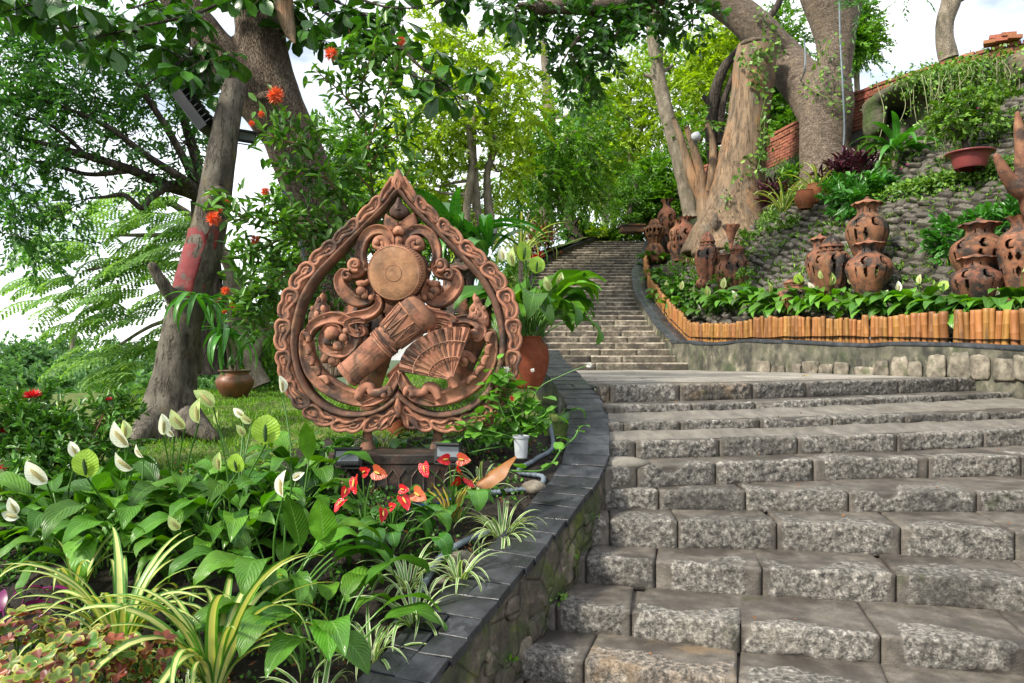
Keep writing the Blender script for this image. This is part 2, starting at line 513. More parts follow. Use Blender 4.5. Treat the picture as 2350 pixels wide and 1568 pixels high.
# ---------------------------------------------------------------- plan of the place (z relative to the eye, then + EYE)
WO_PX = [(978, 1568, 2.95), (1086, 1438, 3.3), (1170, 1337, 3.65), (1276, 1217, 4.15), (1339, 1136, 4.55), (1362, 1111, 4.72), (1391, 1049, 5.02),
         (1395, 997, 5.32), (1388, 940, 5.75), (1360, 893, 6.25), (1329, 862, 6.75), (1293, 826, 7.3), (1280, 803, 8.1)]
WO = np.array([P(*a) for a in WO_PX])
WO = np.vstack([[-.62, 2.35, WO[0, 2] - .16], [-1.0, 1.6, WO[0, 2] - .42], WO])[[1, 0] + list(range(2, len(WO) + 2))]
WO = spline(WO, 160)
_t = np.gradient(WO[:, :2], axis=0)
_t /= np.linalg.norm(_t, axis=1)[:, None]
WR = np.stack([_t[:, 1], -_t[:, 0], 0 * _t[:, 0]], 1)         # towards the stairs
WALL_W = .285
WI = WO - WR * WALL_W

STAIR0, SLOPE = 12.6, 1 / 3.
def stair_z(d):
    return np.where(d < STAIR0, -.25, -.25 + (d - STAIR0) * SLOPE)
XL_D = [6, 8.1, 12.6, 14.5, 16.75, 18.8, 20.1, 21.5, 23, 24.3, 26, 30]
XL_X = [.35, .36, .5, .45, .40, .5, .72, 1.25, 2.05, 2.79, 3.8, 6.]
XW_D = [2, 6.0, 8, 9.3, 10.27, 12.0, 12.9, 14.5, 16.75, 18.8, 21.5, 24.3, 27, 32]
XW_X = [5.3, 5.6, 5.2, 4.62, 4.14, 3.26, 2.88, 2.77, 2.78, 3.04, 3.79, 4.5, 5.6, 8.5]
def XL(d): return np.interp(d, XL_D, XL_X)
def XW(d): return np.interp(d, XW_D, XW_X)
def wall_top(d):
    lo = np.interp(d, [2, 6, 8, 10, 12, 13.2], [.02, .08, .10, .20, .22, .26])
    return np.where(d < 13.2, lo, stair_z(d) + .30) + EYE
def x_inner(d):
    return np.where(d < 8.1, np.interp(d, WI[:, 1], WI[:, 0]), XL(d))

def z_left(X, d):
    X, d = np.asarray(X, float), np.asarray(d, float)
    zA = np.interp(d, [1, 2, 3, 4, 5, 6, 8, 10, 13, 18, 25, 40, 150], [-1.5, -1.42, -1.25, -1.02, -.82, -.72, -.62, -.55, -.65, -1.2, -2.2, -5, -12])
    zB = np.interp(d, [1, 2.95, 3.3, 3.65, 4.15, 4.55, 5, 5.3, 5.75, 6.3, 7, 8, 10, 12.6, 16, 20, 24.3, 30, 60, 150],
                   [-1.65, -1.42, -1.31, -1.2, -1.06, -.94, -.79, -.68, -.55, -.46, -.4, -.33, -.1, .15, 1.25, 2.6, 3.9, 4.2, 2, -8])
    w = sstep(X - x_inner(d), -3.2 - .15 * np.maximum(d - 8, 0), -.15)
    z = zA * (1 - w) + zB * w
    z = z - .10 * np.maximum(0, -6.5 - X) ** 1.15
    p = np.stack([X, d, 0 * X], -1)
    return z + .035 * fbm(p, 1.6, 3, 3) * np.clip(d / 3, .3, 2) + EYE

def s_right(X, d):
    return X - XW(d)

def z_right(X, d):
    X, d = np.asarray(X, float), np.asarray(d, float)
    s = s_right(X, d)
    base = wall_top(d) - EYE + .06
    up = .80 * np.maximum(0, s - .75)
    z = base + up
    lim = 5.15 + .06 * np.maximum(0, s - 8)
    z = np.where(z > lim, lim + (z - lim) * .06, z)
    p = np.stack([X, d, 0 * X], -1)
    return z + .09 * fbm(p, .9, 3, 5) * sstep(s, .6, 2) + .02 * fbm(p, 5, 2, 9) + EYE

def GL(px, d, dx=0., dz=0.):
    """stands on the left garden at photo column px and depth d"""
    x = (px - CX) / FP * d + dx
    return np.array([x, d, float(z_left(x, d)) + dz])
def GR(px, d, dx=0., dz=0.):
    x = (px - CX) / FP * d + dx
    return np.array([x, d, float(z_right(x, d)) + dz])

def solve_r(px, y):
    """nearest depth at which the right-hand slope is seen at photo position px, y"""
    d = np.linspace(5, 30, 1200)
    X = (px - CX) / FP * d
    yy = HY - (z_right(X, d) - EYE) * FP / d
    ok = (s_right(X, d) > .4) & (yy <= y)
    return float(d[np.argmax(ok)]) if ok.any() else 16.
def GRY(px, y, dz=0.):
    d = solve_r(px, y)
    x = (px - CX) / FP * d
    return np.array([x, d, float(z_right(x, d)) + dz])

# ---------------------------------------------------------------- ground sheets
def sheet(name, mats, Xf, D, nx, zf, midf=None, pw=1.0):
    D = np.asarray(D)
    u = np.linspace(0, 1, nx) ** pw
    x0, x1 = Xf(D)
    X = x0[:, None] + (x1 - x0)[:, None] * u[None, :]
    Dm = np.repeat(D[:, None], nx, 1)
    V = np.stack([X, Dm, zf(X, Dm)], -1)
    F = gridF(len(D), nx)
    mi = None
    if midf is not None:
        c = V.reshape(-1, 3)[F].mean(1)
        mi = midf(c[:, 0], c[:, 1]).astype(int)
    o = mk(name, V, F, mats, midx=mi)
    o['kind'] = 'structure'
    return o

Dl = np.concatenate([np.linspace(1.2, 8.1, 120), np.linspace(8.2, 26, 70), np.geomspace(27, 150, 25)])
sheet('garden_ground', [M_SOIL, M_LAWN], lambda D: (x_inner(D) + np.where(D < 8.1, .03, -.05), -7 - D * .9), Dl, 110, z_left,
      lambda x, d: (d > 5.6 + .35 * vnoise(np.stack([x, d, 0 * x], -1), 1.5)) | ((x < -1.6 - .1 * d) & (d > 4.6)), pw=1.7)
Dr = np.concatenate([np.linspace(2.5, 24, 150), np.geomspace(24.5, 150, 25)])
sheet('hillside', [M_SOIL, M_HILL], lambda D: (XW(D) + .28, XW(D) + 10 + D * .8), Dr, 110, z_right,
      lambda x, d: s_right(x, d) > .85, pw=1.5)
V = np.array([[-1500, -1500, -9], [1500, -1500, -9], [1500, 1500, -9], [-1500, 1500, -9]], float)
o = mk('distant_ground', V, np.array([[0, 1, 2, 3]]), M_FAR)
o['kind'] = 'structure'
V = np.array([[-9, -9, -.06], [9, -9, -.06], [9, 3.6, -.06], [-9, 3.6, -.06]], float)
o = mk('forecourt_paving', V, np.array([[0, 1, 2, 3]]), M_PAVE)
o['kind'] = 'structure'

# ---------------------------------------------------------------- lower steps
EDGE = [  # height below the eye, front edge at photo positions, joints between the blocks
    (.25, [(1368, 884), (1375, 884), (1700, 880), (2200, 868), (2350, 864), (2420, 862)], [1368, 1400, 1565, 1730, 1852, 2064, 2202, 2285, 2420]),
    (.392, [(1392, 932), (1401, 932), (1702, 924), (2050, 912), (2344, 900), (2480, 895)], [1392, 1410, 1590, 1735, 1893, 2013, 2147, 2297, 2480]),
    (.50, [(1395, 971), (1399, 971), (1748, 962), (2050, 953), (2344, 944), (2520, 939)], [1395, 1432, 1562, 1746, 1912, 2075, 2274, 2520]),
    (.62, [(1394, 1015), (1399, 1015), (1655, 1007), (2064, 997), (2344, 986), (2600, 977)], [1394, 1458, 1650, 1834, 2062, 2256, 2430, 2600]),
    (.75, [(1384, 1073), (1399, 1072), (1650, 1062), (1883, 1054), (2344, 1046), (2650, 1040)], [1384, 1466, 1645, 1865, 2129, 2347, 2520, 2650]),
    (.90, [(1378, 1124), (1399, 1124), (1712, 1126), (1981, 1130), (2344, 1128), (2750, 1126)], [1378, 1508, 1710, 1950, 2246, 2500, 2750]),
    (1.03, [(1345, 1190), (1386, 1191), (1567, 1195), (1805, 1199), (2080, 1209), (2344, 1220), (2850, 1240)], [1345, 1400, 1557, 1787, 2067, 2328, 2600, 2850]),
    (1.20, [(1305, 1275), (1339, 1277), (1500, 1287), (1754, 1303), (2080, 1318), (2344, 1336), (2950, 1372)], [1305, 1345, 1500, 1754, 2059, 2400, 2680, 2950]),
    (1.36, [(1150, 1378), (1267, 1388), (1453, 1401), (1702, 1432), (2033, 1458), (2344, 1483), (3100, 1540)], [1150, 1270, 1443, 1697, 2028, 2400, 2750, 3100]),
    (1.50, [(1000, 1474), (1173, 1494), (1339, 1515), (1702, 1560), (2033, 1605), (2350, 1645), (3250, 1760)], [1000, 1178, 1339, 1690, 2050, 2440, 2850, 3250]),
    (1.63, [(850, 1590), (1100, 1620), (1702, 1705), (2350, 1790), (3400, 1930)], [850, 1160, 1500, 1900, 2400, 2900, 3400]),
]
def edge_xy(H, pts):
    p = np.array([[(x - CX) / FP * (H * FP / (y - HY)), H * FP / (y - HY), 0] for x, y in pts])
    return p
EDGES = []
for H, pts, jt in EDGE:                # beyond the frame each step runs on to the planter wall
    E = edge_xy(H, pts)
    while E[-1, 0] < 5.6 and E[-1, 1] > 1.6:
        u_ = (E[-1] - E[-2]) / np.linalg.norm(E[-1] - E[-2])
        u_[1] = max(u_[1], -.10)
        E = np.vstack([E, E[-1] + u_ * .6])
        jt = jt + [CX + FP * E[-1, 0] / E[-1, 1]]
    EDGES.append((H, E, jt))

def block_mesh(A, B, z0, z1, depth, nu=26, seed=0, curve=None, mgn=.035, rough=1.0, mat=None, name='step_stone', front=0.5):
    """a stone that spans plan points A-B along its front edge; rough granite set in a mortar margin"""
    A, B = np.array(A, float), np.array(B, float)
    L = np.linalg.norm(B - A)
    ex = (B - A) / L
    nb = np.array([-ex[1], ex[0]])          # into the stair
    hgt = z1 - z0
    r = .018
    nf, nt = 13, 15
    vv = []
    for k in range(nf):
        vv.append((0., z0 + (hgt - r) * k / (nf - 1), 0))
    for k in (1, 2, 3):
        a = k / 4 * math.pi / 2
        vv.append((r - r * math.cos(a), z1 - r + r * math.sin(a), 1))
    for k in range(nt):
        vv.append((r + (depth - r) * (k / (nt - 1)) ** 1.2, z1, 2))
    vv = np.array(vv)
    uu = np.concatenate([[0], np.linspace(0, 1, nu), [1]])
    rec = np.zeros(len(uu)); rec[0] = rec[-1] = .022
    U, K = np.meshgrid(np.arange(len(uu)), np.arange(len(vv)), indexing='ij')
    out = vv[K, 0]; zz = vv[K, 1].copy(); kind = vv[K, 2]
    x = uu[U] * L
    if curve is not None:
        out = out + curve(uu)[U]
    # distance along the profile from the stone's foot, and to its sides
    prof = np.concatenate([[0], np.cumsum(np.linalg.norm(np.diff(vv[:, :2], axis=0), axis=1))])
    pz = prof[K]
    nzp = np.stack([x * 1.0, pz * 1.0, np.full_like(x, seed * 3.7)], -1)
    nz = fbm(nzp, 7, 3, seed)
    nz2 = fbm(nzp, 30, 3, seed + 5)
    top_reach = hgt + .05 + .13 * (.5 + 1.3 * vnoise(np.stack([x, 0 * x + seed, 0 * x], -1), 4, seed + 2))
    dist = np.minimum(np.minimum(x, L - x) - mgn, np.minimum(pz - .008, top_reach - pz)) + .055 * nz
    mask = sstep(dist, -.02, .02)
    disp = (mask * (.006 + .013 * nz2) + .003 * nz) * rough
    if True:
        nx_f = np.where(kind == 0, 1., np.where(kind == 1, .7, 0.))
        nx_t = np.where(kind == 0, 0., np.where(kind == 1, .7, 1.))
    foot = sstep(pz, 0, .02)
    out = out - disp * nx_f * foot + rec[U] * nx_f
    zz = zz + disp * .55 * nx_t - rec[U] * nx_t
    edge = np.minimum(x, L - x)
    zz = zz - .006 * (1 - sstep(edge, 0, .02)) * nx_t
    out = out + .006 * (1 - sstep(edge, 0, .02)) * nx_f
    V = np.zeros(x.shape + (3,))
    V[..., 0] = A[0] + ex[0] * x + nb[0] * out
    V[..., 1] = A[1] + ex[1] * x + nb[1] * out
    V[..., 2] = zz
    return V.reshape(-1, 3), gridF(len(uu), len(vv)), mask.ravel()

lower = thing('stone_staircase', 'wide grey granite steps in the foreground rising to the landing', 'stairs', (1.5, 4.5, 0))
bed = MB()
for k, (H, E, jt) in enumerate(EDGES):
    z1, z0 = EYE - H, EYE - (EDGES[k + 1][0] if k + 1 < len(EDGES) else 1.71) - .012
    ppx = np.array([CX + FP * p[0] / p[1] for p in E])
    jx = np.interp(jt, ppx, np.arange(len(ppx)))
    dense = spline(E, 200)
    dpx = CX + FP * dense[:, 0] / dense[:, 1]
    J = [dense[np.argmin(np.abs(dpx - j))] for j in jt]
    Bk = dense.copy(); Bk[:, 1] += .03
    # mortar body behind the stones
    Wd = 1.2
    rows = np.stack([np.c_[dense[::4, :2] + [0, .03], np.full(50, z0 - .3)], np.c_[dense[::4, :2] + [0, .03], np.full(50, z1 - .03)],
                     np.c_[dense[::4, :2] + [0, Wd], np.full(50, z1 - .03)]], 1)
    bed.add(rows, gridF(50, 3))
    prev = EDGES[k - 1][1] if k else None
    for i in range(len(J) - 1):
        A, B = J[i][:2], J[i + 1][:2]
        g = .0045 / max(.1, np.linalg.norm(B - A))
        A2, B2 = A + (B - A) * g, B - (B - A) * g
        if k:
            pd = spline(prev, 100)
            mid = (A + B) / 2
            depth = float(np.min(np.linalg.norm(pd[:, :2] - mid, axis=1))) + .05
        else:
            depth = .42
        warm = (k == 9 and i == 2) or (k == 0 and i in (0, 2))
        V, F, m = block_mesh(A2, B2, z0, z1, depth, seed=k * 20 + i, nu=int(np.clip(np.linalg.norm(B - A) * 60, 14, 44)), mgn=.02 + .025 * random.random() + (.07 if (k, i) in ((8, 4), (7, 2), (4, 3)) else 0))
        mk('step_stone', V, F, M_GRANW if warm else M_GRAN, lower, attr={'mask': m})
bed.build('mortar_bed', M_MORTAR, lower, smooth=False)
for k in (2, 3):                       # cement fillets on the second and third treads
    E0 = spline(EDGES[k - 1][1], 60)
    En = spline(EDGES[k][1], 60)
    En = np.c_[np.interp(E0[:, 0], En[:, 0], En[:, 0]), np.interp(E0[:, 0], En[:, 0], En[:, 1])]
    gap = np.maximum(.05, E0[:, 1] - En[:, 1])
    z = EYE - EDGES[k][0]
    zt = EYE - EDGES[k - 1][0]
    a = np.c_[E0[:, :2] + [0, -.012], np.full(60, z + .055)]
    b = np.c_[E0[:, 0], E0[:, 1] - gap * .32, np.full(60, z + .02)]
    c = np.c_[E0[:, 0], E0[:, 1] - gap * .68, np.full(60, z - .004)]
    R = np.stack([a, b, c], 1)
    R[..., 2] += .014 * fbm(R, 6, 3, k)
    R[..., 1] += .012 * fbm(R, 4, 2, k + 3)
    mk('cement_fillet', R, gridF(60, 3), M_CEMENT, lower)
c0 = P(1430, 1050, 5.1)
V, F = ballVF((c0[0], 5.12, EYE - .75), .16, 1.25, .8, .30, 16, 9)
mk('cement_patch', V + .01 * fbm(V, 8, 3, 2)[:, None], F, M_CEMENT, lower)

# ---------------------------------------------------------------- landing
E1 = spline(EDGES[0][1], 120)
Dn = np.linspace(0, 1, 60)
xs = np.linspace(.68, 6.4, 60)
fr = np.interp(xs, E1[:, 0], E1[:, 1]) + .30
Vd = fr[:, None] + (13.4 - fr[:, None]) * Dn[None, :]
Vx = np.repeat(xs[:, None], 60, 1)
Vx[0] = np.interp(Vd[0], WO[:, 1], WO[:, 0]) - .05
V = np.stack([Vx, Vd, EYE - .257 + .006 * fbm(np.stack([Vx, Vd, 0 * Vx], -1), 1.5, 2, 4)], -1)
o = mk('landing_pavement', V, gridF(60, 60), M_PAVE)
o['kind'] = 'structure'
land = None
for i in range(60):                    # flagstones one can tell apart near the front of the landing
    row = i // 8
    x0 = .62 + (i % 8) * .52 + (row % 2) * .26
    d0 = 6.95 + row * .62
    if x0 > XW(d0) - .5 or d0 < np.interp(x0 + .5, E1[:, 0], E1[:, 1]) + .32: continue
    q = np.array([[x0 + .012, d0 + .012], [x0 + .508, d0 + .012], [x0 + .508, d0 + .608], [x0 + .012, d0 + .608]]) + rng.normal(0, .012, (4, 2))
    zt = EYE - .2485
    V = np.vstack([np.c_[q, np.full(4, zt - .03)], np.c_[q, np.full(4, zt - .003)], np.c_[q * .97 + q.mean(0) * .03, np.full(4, zt)]])
    F = [np.array([[a, (a + 1) % 4, (a + 1) % 4 + 4, a + 4] for a in range(4)] + [[a + 4, (a + 1) % 4 + 4, (a + 1) % 4 + 8, a + 8] for a in range(4)] + [[8, 9, 10, 11]])]
    if land is None:
        land = thing('flagstone_paving', 'worn flagstones laid across the landing above the lower steps', 'paving', (2, 8, zt))
    mk('flagstone', V, F, M_PAVE, land, smooth=False)

# ---------------------------------------------------------------- upper flight
upper = thing('upper_staircase', 'long narrow flight of weathered stone steps climbing away to the trees', 'stairs', (1.6, 12.6, EYE - .25))
NST = 33
bd = MB()
for k in range(NST):
    d = STAIR0 + .36 * k
    z0, z1 = EYE - .25 + .12 * k, EYE - .25 + .12 * (k + 1)
    xl, xr = float(XL(d)) - .1, float(XW(d)) + .08
    slant = .10 * math.sin(k * .7)
    bd.box(((xl + xr) / 2, d + .45, z1 - .12), (xr - xl, .80, .19))
    nb = 2 + (k * 7) % 3
    cuts = np.sort(np.concatenate([[0, 1], (np.arange(1, nb) + rng.uniform(-.25, .25, nb - 1)) / nb]))
    for i in range(nb):
        a = xl + (xr - xl) * cuts[i] + .002
        b = xl + (xr - xl) * cuts[i + 1] - .002
        V, F, m = block_mesh((a, d), (b, d), z0 - .005, z1 + rng.uniform(-.003, .003), .40, nu=14, seed=300 + k * 9 + i, mgn=.0, rough=.42)
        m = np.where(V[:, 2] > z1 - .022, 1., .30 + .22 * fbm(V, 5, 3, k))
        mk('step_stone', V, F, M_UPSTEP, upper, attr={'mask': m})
bd.build('mortar_bed', M_MORTAR, upper, smooth=False)

# ---------------------------------------------------------------- curved slate-topped garden wall
gw = thing('garden_wall', 'curved low wall with dark slate coping between flower bed and steps', 'wall', tuple(WO[60]))
seg = np.concatenate([[0], np.cumsum(np.linalg.norm(np.diff(WO, axis=0), axis=1))])
tot = seg[-1]
def at_wall(t, a):
    """t metres along, a = 0 at the stair side .. 1 at the garden side"""
    o_ = np.array([np.interp(t, seg, WO[:, i]) for i in range(3)])
    r_ = np.array([np.interp(t, seg, WR[:, i]) for i in range(3)])
    return o_ - r_ * WALL_W * a
def slab(c4, zt, th, ins=.003, jit=.004):
    """c4 = four plan corners with z of the top; a slab with worn upper edges"""
    c = np.array(c4, float) + rng.normal(0, jit, (4, 3)) * [1, 1, .6]
    m = c.mean(0)
    up = np.array([0, 0, 1.])
    bot = c - up * th
    mid = c - up * ins
    top = c + (m - c) * (ins / np.linalg.norm(m - c, axis=1))[:, None]
    V = np.vstack([bot, mid, top])
    F = [np.array([[a, (a + 1) % 4, (a + 1) % 4 + 4, a + 4] for a in range(4)] + [[a + 4, (a + 1) % 4 + 4, (a + 1) % 4 + 8, a + 8] for a in range(4)] + [[8, 9, 10, 11]])]
    return V, F
t = 0.02
while t < tot - .1:
    ln = random.uniform(.11, .175)
    g = .005
    split = random.random() < .22
    parts = [(-.05, .52), (.535, 1.02)] if split else [(-.05, 1.02)]
    for a0, a1 in parts:
        sk = random.uniform(-.012, .012)
        q = [at_wall(t + g, a0), at_wall(min(t + ln - g, tot), a0), at_wall(min(t + ln - g + sk, tot), a1), at_wall(t + g + sk, a1)]
        V, F = slab(q, 0, .045)
        mk('coping_stone', V, F, M_SLATE, gw, smooth=False)
    t += ln
n = len(WO)
K = 22
fz = np.linspace(0, 1, K)
face = np.zeros((n, K, 3))
botz = np.minimum(WO[:, 2] - .75, WO[:, 2] - .75)
face[..., 0] = WO[:, None, 0]; face[..., 1] = WO[:, None, 1]
face[..., 2] = (WO[:, 2] - .03)[:, None] + (-.85) * fz[None, :]
dsp = .022 * fbm(face, 5.5, 4, 21) + .012 * fbm(face, 22, 2, 8) + .03 * fz[None, :]
face += WR[:, None, :] * dsp[..., None]
inn = np.stack([WI + [0, 0, -.03], WI + [0, 0, -.6]], 1)
topf = np.stack([WI + [0, 0, -.03], WO + [0, 0, -.03]], 1)
mk('wall_face', face, gridF(n, K), M_WALLFACE, gw)
mk('wall_back', np.concatenate([inn[:, ::-1], topf[:, 1:]], 1), gridF(n, 3), M_SLATE, gw, smooth=False)
# rubble stones that stand proud of the outer face
for i in range(24):
    t = .35 + i * .135 + random.uniform(-.03, .03)
    b = at_wall(t, -.02 / WALL_W)
    r_ = np.array([np.interp(t, seg, WR[:, j]) for j in range(3)])
    ex = np.array([-r_[1], r_[0], 0])
    zz = -.10 - random.uniform(.02, .38)
    V, F = ballVF((0, 0, 0), 1, 1, 1, 1, 12, 7)
    V = np.sign(V) * np.abs(V) ** .5
    V = V * (1 + .34 * fbm(V, 1.5, 3, i)[:, None])
    W = b + ex * V[:, :1] * random.uniform(.06, .10) + r_ * (V[:, 1:2] * .020 - .012) + np.array([0, 0, 1]) * (V[:, 2:] * random.uniform(.045, .075)) + [0, 0, zz]
    mk('rubble_stone', W, F, M_WALLFACE if i % 4 else M_WALLSTONE, gw)

# ---------------------------------------------------------------- low wall along the left of the upper flight
lw = thing('stair_side_wall', 'low mossy wall edging the left side of the upper flight', 'wall', (XL(18), 18, stair_z(18) + EYE))
D = np.linspace(12.9, 24.4, 60)
x = XL(D)
tt = np.gradient(np.c_[x, D], axis=0); tt /= np.linalg.norm(tt, axis=1)[:, None]
rr = np.c_[tt[:, 1], -tt[:, 0], 0 * x]
zt = stair_z(D) + EYE + .26
base = np.c_[x, D, zt]
ring = np.stack([base + [0, 0, -.6], base + [0, 0, -.03], base - rr * .26 + [0, 0, -.03], base - rr * .26 + [0, 0, -.7]], 1)
ring += .012 * fbm(ring, 4, 3, 3)[..., None] * [1, 1, .3]
mk('wall_face', ring, gridF(60, 4), M_WALLFACE, lw, smooth=False)
for i in range(0, 58, 2):
    q = [base[i] + rr[i] * .03, base[i + 2] + rr[i + 2] * .03 - np.r_[tt[i + 2], 0] * .012, base[i + 2] - rr[i + 2] * .28 - np.r_[tt[i + 2], 0] * .012, base[i] - rr[i] * .28]
    V, F = slab(q, 0, .05)
    mk('coping_stone', V, F, M_SLATE, lw, smooth=False)

# ---------------------------------------------------------------- planter wall on the right, bamboo edging
rw = thing('planter_wall', 'stained retaining wall with pale base stones under the bamboo edging', 'wall', (XW(9), 9, EYE - .25))
D = np.concatenate([np.linspace(3.0, 12.2, 110), np.linspace(12.25, 13.3, 30), np.linspace(13.4, 24.2, 70)])
PL = spline(np.c_[XW(D), D, wall_top(D)], 260)
PL[:, 2] += .022 * np.sin(PL[:, 1] * 2.4) * (PL[:, 1] < 12.5) + .012 * vnoise(PL, 2.2, 4)
tt = np.gradient(PL[:, :2], axis=0); tt /= np.linalg.norm(tt, axis=1)[:, None]
RN = np.c_[tt[:, 1], -tt[:, 0], 0 * tt[:, 0]]                     # into the planter
n = len(PL); K = 12
fz = np.linspace(0, 1, K)
face = PL[:, None, :] + np.array([0, 0, 1.])[None, None, :] * (-.03 - fz[None, :, None] * np.where(PL[:, 1] < 7.6, 1.9, .62)[:, None, None])
face = face - RN[:, None, :] * (.02 * fbm(face, 4, 3, 12) + .03 * fz[None, :])[..., None]
mk('wall_face', face, gridF(n, K), M_RWALL, rw)
top = np.stack([PL - RN * .015 + [0, 0, -.045], PL - RN * .02, PL + RN * .17 + [0, 0, .004], PL + RN * .36 + [0, 0, -.012]], 1)
top[..., 2] += .006 * fbm(top, 5, 3, 2)
mk('coping_band', top, gridF(n, 4), M_SLATE, rw)
sp = np.concatenate([[0], np.cumsum(np.linalg.norm(np.diff(PL, axis=0), axis=1))])
def at_pl(s):
    return np.array([np.interp(s, sp, PL[:, i]) for i in range(3)]), np.array([np.interp(s, sp, RN[:, i]) for i in range(3)])
s = .3
k = 0
while True:                                                       # pale stones set in the foot of the wall
    c, r_ = at_pl(s)
    if c[1] > 11.2: break
    w = random.uniform(.16, .30)
    hh = random.uniform(.16, .28) * (1.1 if c[1] < 9.3 else .7)
    ex = np.array([-r_[1], r_[0], 0])
    V, F = ballVF((0, 0, 0), 1, 1, 1, 1, 12, 8)
    V = np.sign(V) * np.abs(V) ** .34
    V[:, 0] *= 1 - .22 * V[:, 2] * random.uniform(-.4, 1)
    V = V * (1 + .26 * fbm(V, 1.4, 3, k)[:, None])
    W = np.array([c[0], c[1], EYE - .25]) + ex * V[:, :1] * w / 2 - r_ * (.030 + V[:, 1:2] * .022) + np.array([0, 0, 1]) * (V[:, 2:] * hh / 2 + hh / 2 - .02)
    mk('wall_stone', W, F, M_WSTONE, rw)
    s += w + random.uniform(.015, .06)
    k += 1

bf = thing('bamboo_edging', 'row of upright orange varnished bamboo canes edging the planter', 'fence', (XW(9) + .4, 9, wall_top(9)))
meshes = []
for v in range(5):
    r = .046
    zz = np.array([-.1, 0, .1, .105, .112, .118, .2, .27, .30]) if v % 2 else np.array([-.1, 0, .05, .18, .186, .193, .2, .26, .30])
    zz = zz.astype(float)
    rad = np.full(len(zz), r)
    rad[4 if v % 2 else 4] *= 1.07
    pr = [(rad[i], zz[i]) for i in range(len(zz))] + [(r * .8, .302), (r * .76, .27), (.001, .262)]
    V, F = latheVF(pr, 14)
    V[:, 0] += .004 * np.sin(V[:, 2] * 9 + v)
    meshes.append(mk('bamboo_cane', V, F, M_BAMBOO, mesh_only=True))
s = 1.0
k = 0
while s < sp[-1] - .2:
    c, r_ = at_pl(s)
    ws = random.choice((.62, .7, .8, .9, 1.0)) * (1.12 if c[1] < 9.6 else .85)
    hs = (1.32 if c[1] < 9.8 else 1.16) + .08 * math.sin(s * 1.7) + random.uniform(-.08, .06)
    if not (8.62 < c[1] < 8.70):
        inst('bamboo_cane', meshes[k % 5], bf, tuple(c + r_ * (.33 + random.uniform(-.012, .012)) + [0, 0, -.02] - WL[bf.name]),
             (random.uniform(-.05, .05), random.uniform(-.05, .05), random.uniform(0, 6)), (ws, ws, hs))
    s += .085 * ws + random.uniform(-.003, .003)
    k += 1

# ---------------------------------------------------------------- rubble facing of the slope
sl = thing('rubble_slope_facing', 'dry laid grey rubble stones facing the steep slope behind the vases', 'stone facing', (6, 10, 2))
stones = []
for v in range(9):
    V, F = ballVF((0, 0, 0), 1, 1, 1, 1, 10, 7)
    V = np.sign(V) * np.abs(V) ** .20
    V = V * (1 + .20 * fbm(V, 1.3, 2, 40 + v)[:, None]) * .92
    V[:, 2] += .25 * V[:, 0] * random.uniform(-1, 1)
    stones.append((V, F, mk('rubble_stone', V * .5, F, M_RUBBLE, mesh_only=True)))
cand = []
for srow in np.arange(.75, 6.4, .118):
    d = 5.0 + random.random() * .2
    while d < 17:
        cand.append((srow + random.uniform(-.03, .03), d))
        d += random.uniform(.20, .36)
cand.sort(key=lambda q: abs(q[1]) + q[0] * .3)
rest = MB()
cnt = 0
for (s_, d) in cand:
    X = float(XW(d)) + s_ * 1.0
    px = CX + FP * X / d
    if px > 2420 or px < 1500 or (s_ > 4.2 and px < 2010): continue
    z = float(z_right(X, d))
    e = .05
    nrm = np.array([-(float(z_right(X + e, d)) - z) / e, -(float(z_right(X, d + e)) - z) / e, 1.0])
    nrm /= np.linalg.norm(nrm)
    ay = np.array([0, 1., 0]); ay -= nrm * ay.dot(nrm); ay /= np.linalg.norm(ay)
    ax = np.cross(ay, nrm)
    R = np.stack([ax, ay, nrm], 1) @ rotz(random.uniform(-.08, .08))
    sc = np.array([random.uniform(.09, .118), random.uniform(.18, .32), random.uniform(.12, .20)])
    loc = np.array([X, d, z + random.uniform(-.005, .022)])
    v = random.randrange(9)
    if cnt < 300:
        o = inst('rubble_stone', stones[v][2], sl, tuple(loc - WL[sl.name]))
        o.rotation_euler = Matrix(R.tolist()).to_euler()
        o.scale = tuple(sc)
    else:
        rest.add((stones[v][0] * .5 * sc) @ R.T + loc, stones[v][1])
    cnt += 1
rest.build('rubble_mass', M_RUBBLE, sl, kind='stuff')

# ---------------------------------------------------------------- brick parapet on top of the hill
pp = thing('brick_parapet', 'old red brick parapet wall along the top of the hill', 'wall', (7.6, 16.6, EYE + 5))
path = spline(np.array([[5.6, 24.5, 0], [6.86, 20.3, 0], [7.66, 16.9, 0], [8.7, 14.9, 0], [9.63, 13.9, 0], [11.5, 12.9, 0]]), 300)
sg = np.concatenate([[0], np.cumsum(np.linalg.norm(np.diff(path, axis=0), axis=1))])
def at_pp(t):
    return np.array([np.interp(t, sg, path[:, i]) for i in range(3)])
bm_b = MB().box((0, 0, 0), (1, 1, 1))
bV = np.concatenate(bm_b.V); bF = bm_b.faces()
brick_me = mk('brick', bV, bF, M_BRICK, smooth=False, mesh_only=True)
many = MB()
nb = 0
core = MB()
items = []
for row in range(11):
    zc = EYE + 5.88 - .08 * row - .04
    t = (row % 2) * .12 + .01
    ln = .23
    while t < sg[-1] - .3:
        a, b = at_pp(t), at_pp(t + ln)
        c = (a + b) / 2
        step = 0.0
        if row < 2 and 1 < (c[1] - 13.5) < 1.9: step = .0
        items.append((row, c, math.atan2(b[1] - a[1], b[0] - a[0]), zc))
        t += ln + .014
items.sort(key=lambda q: q[1][1] + q[0] * .35)
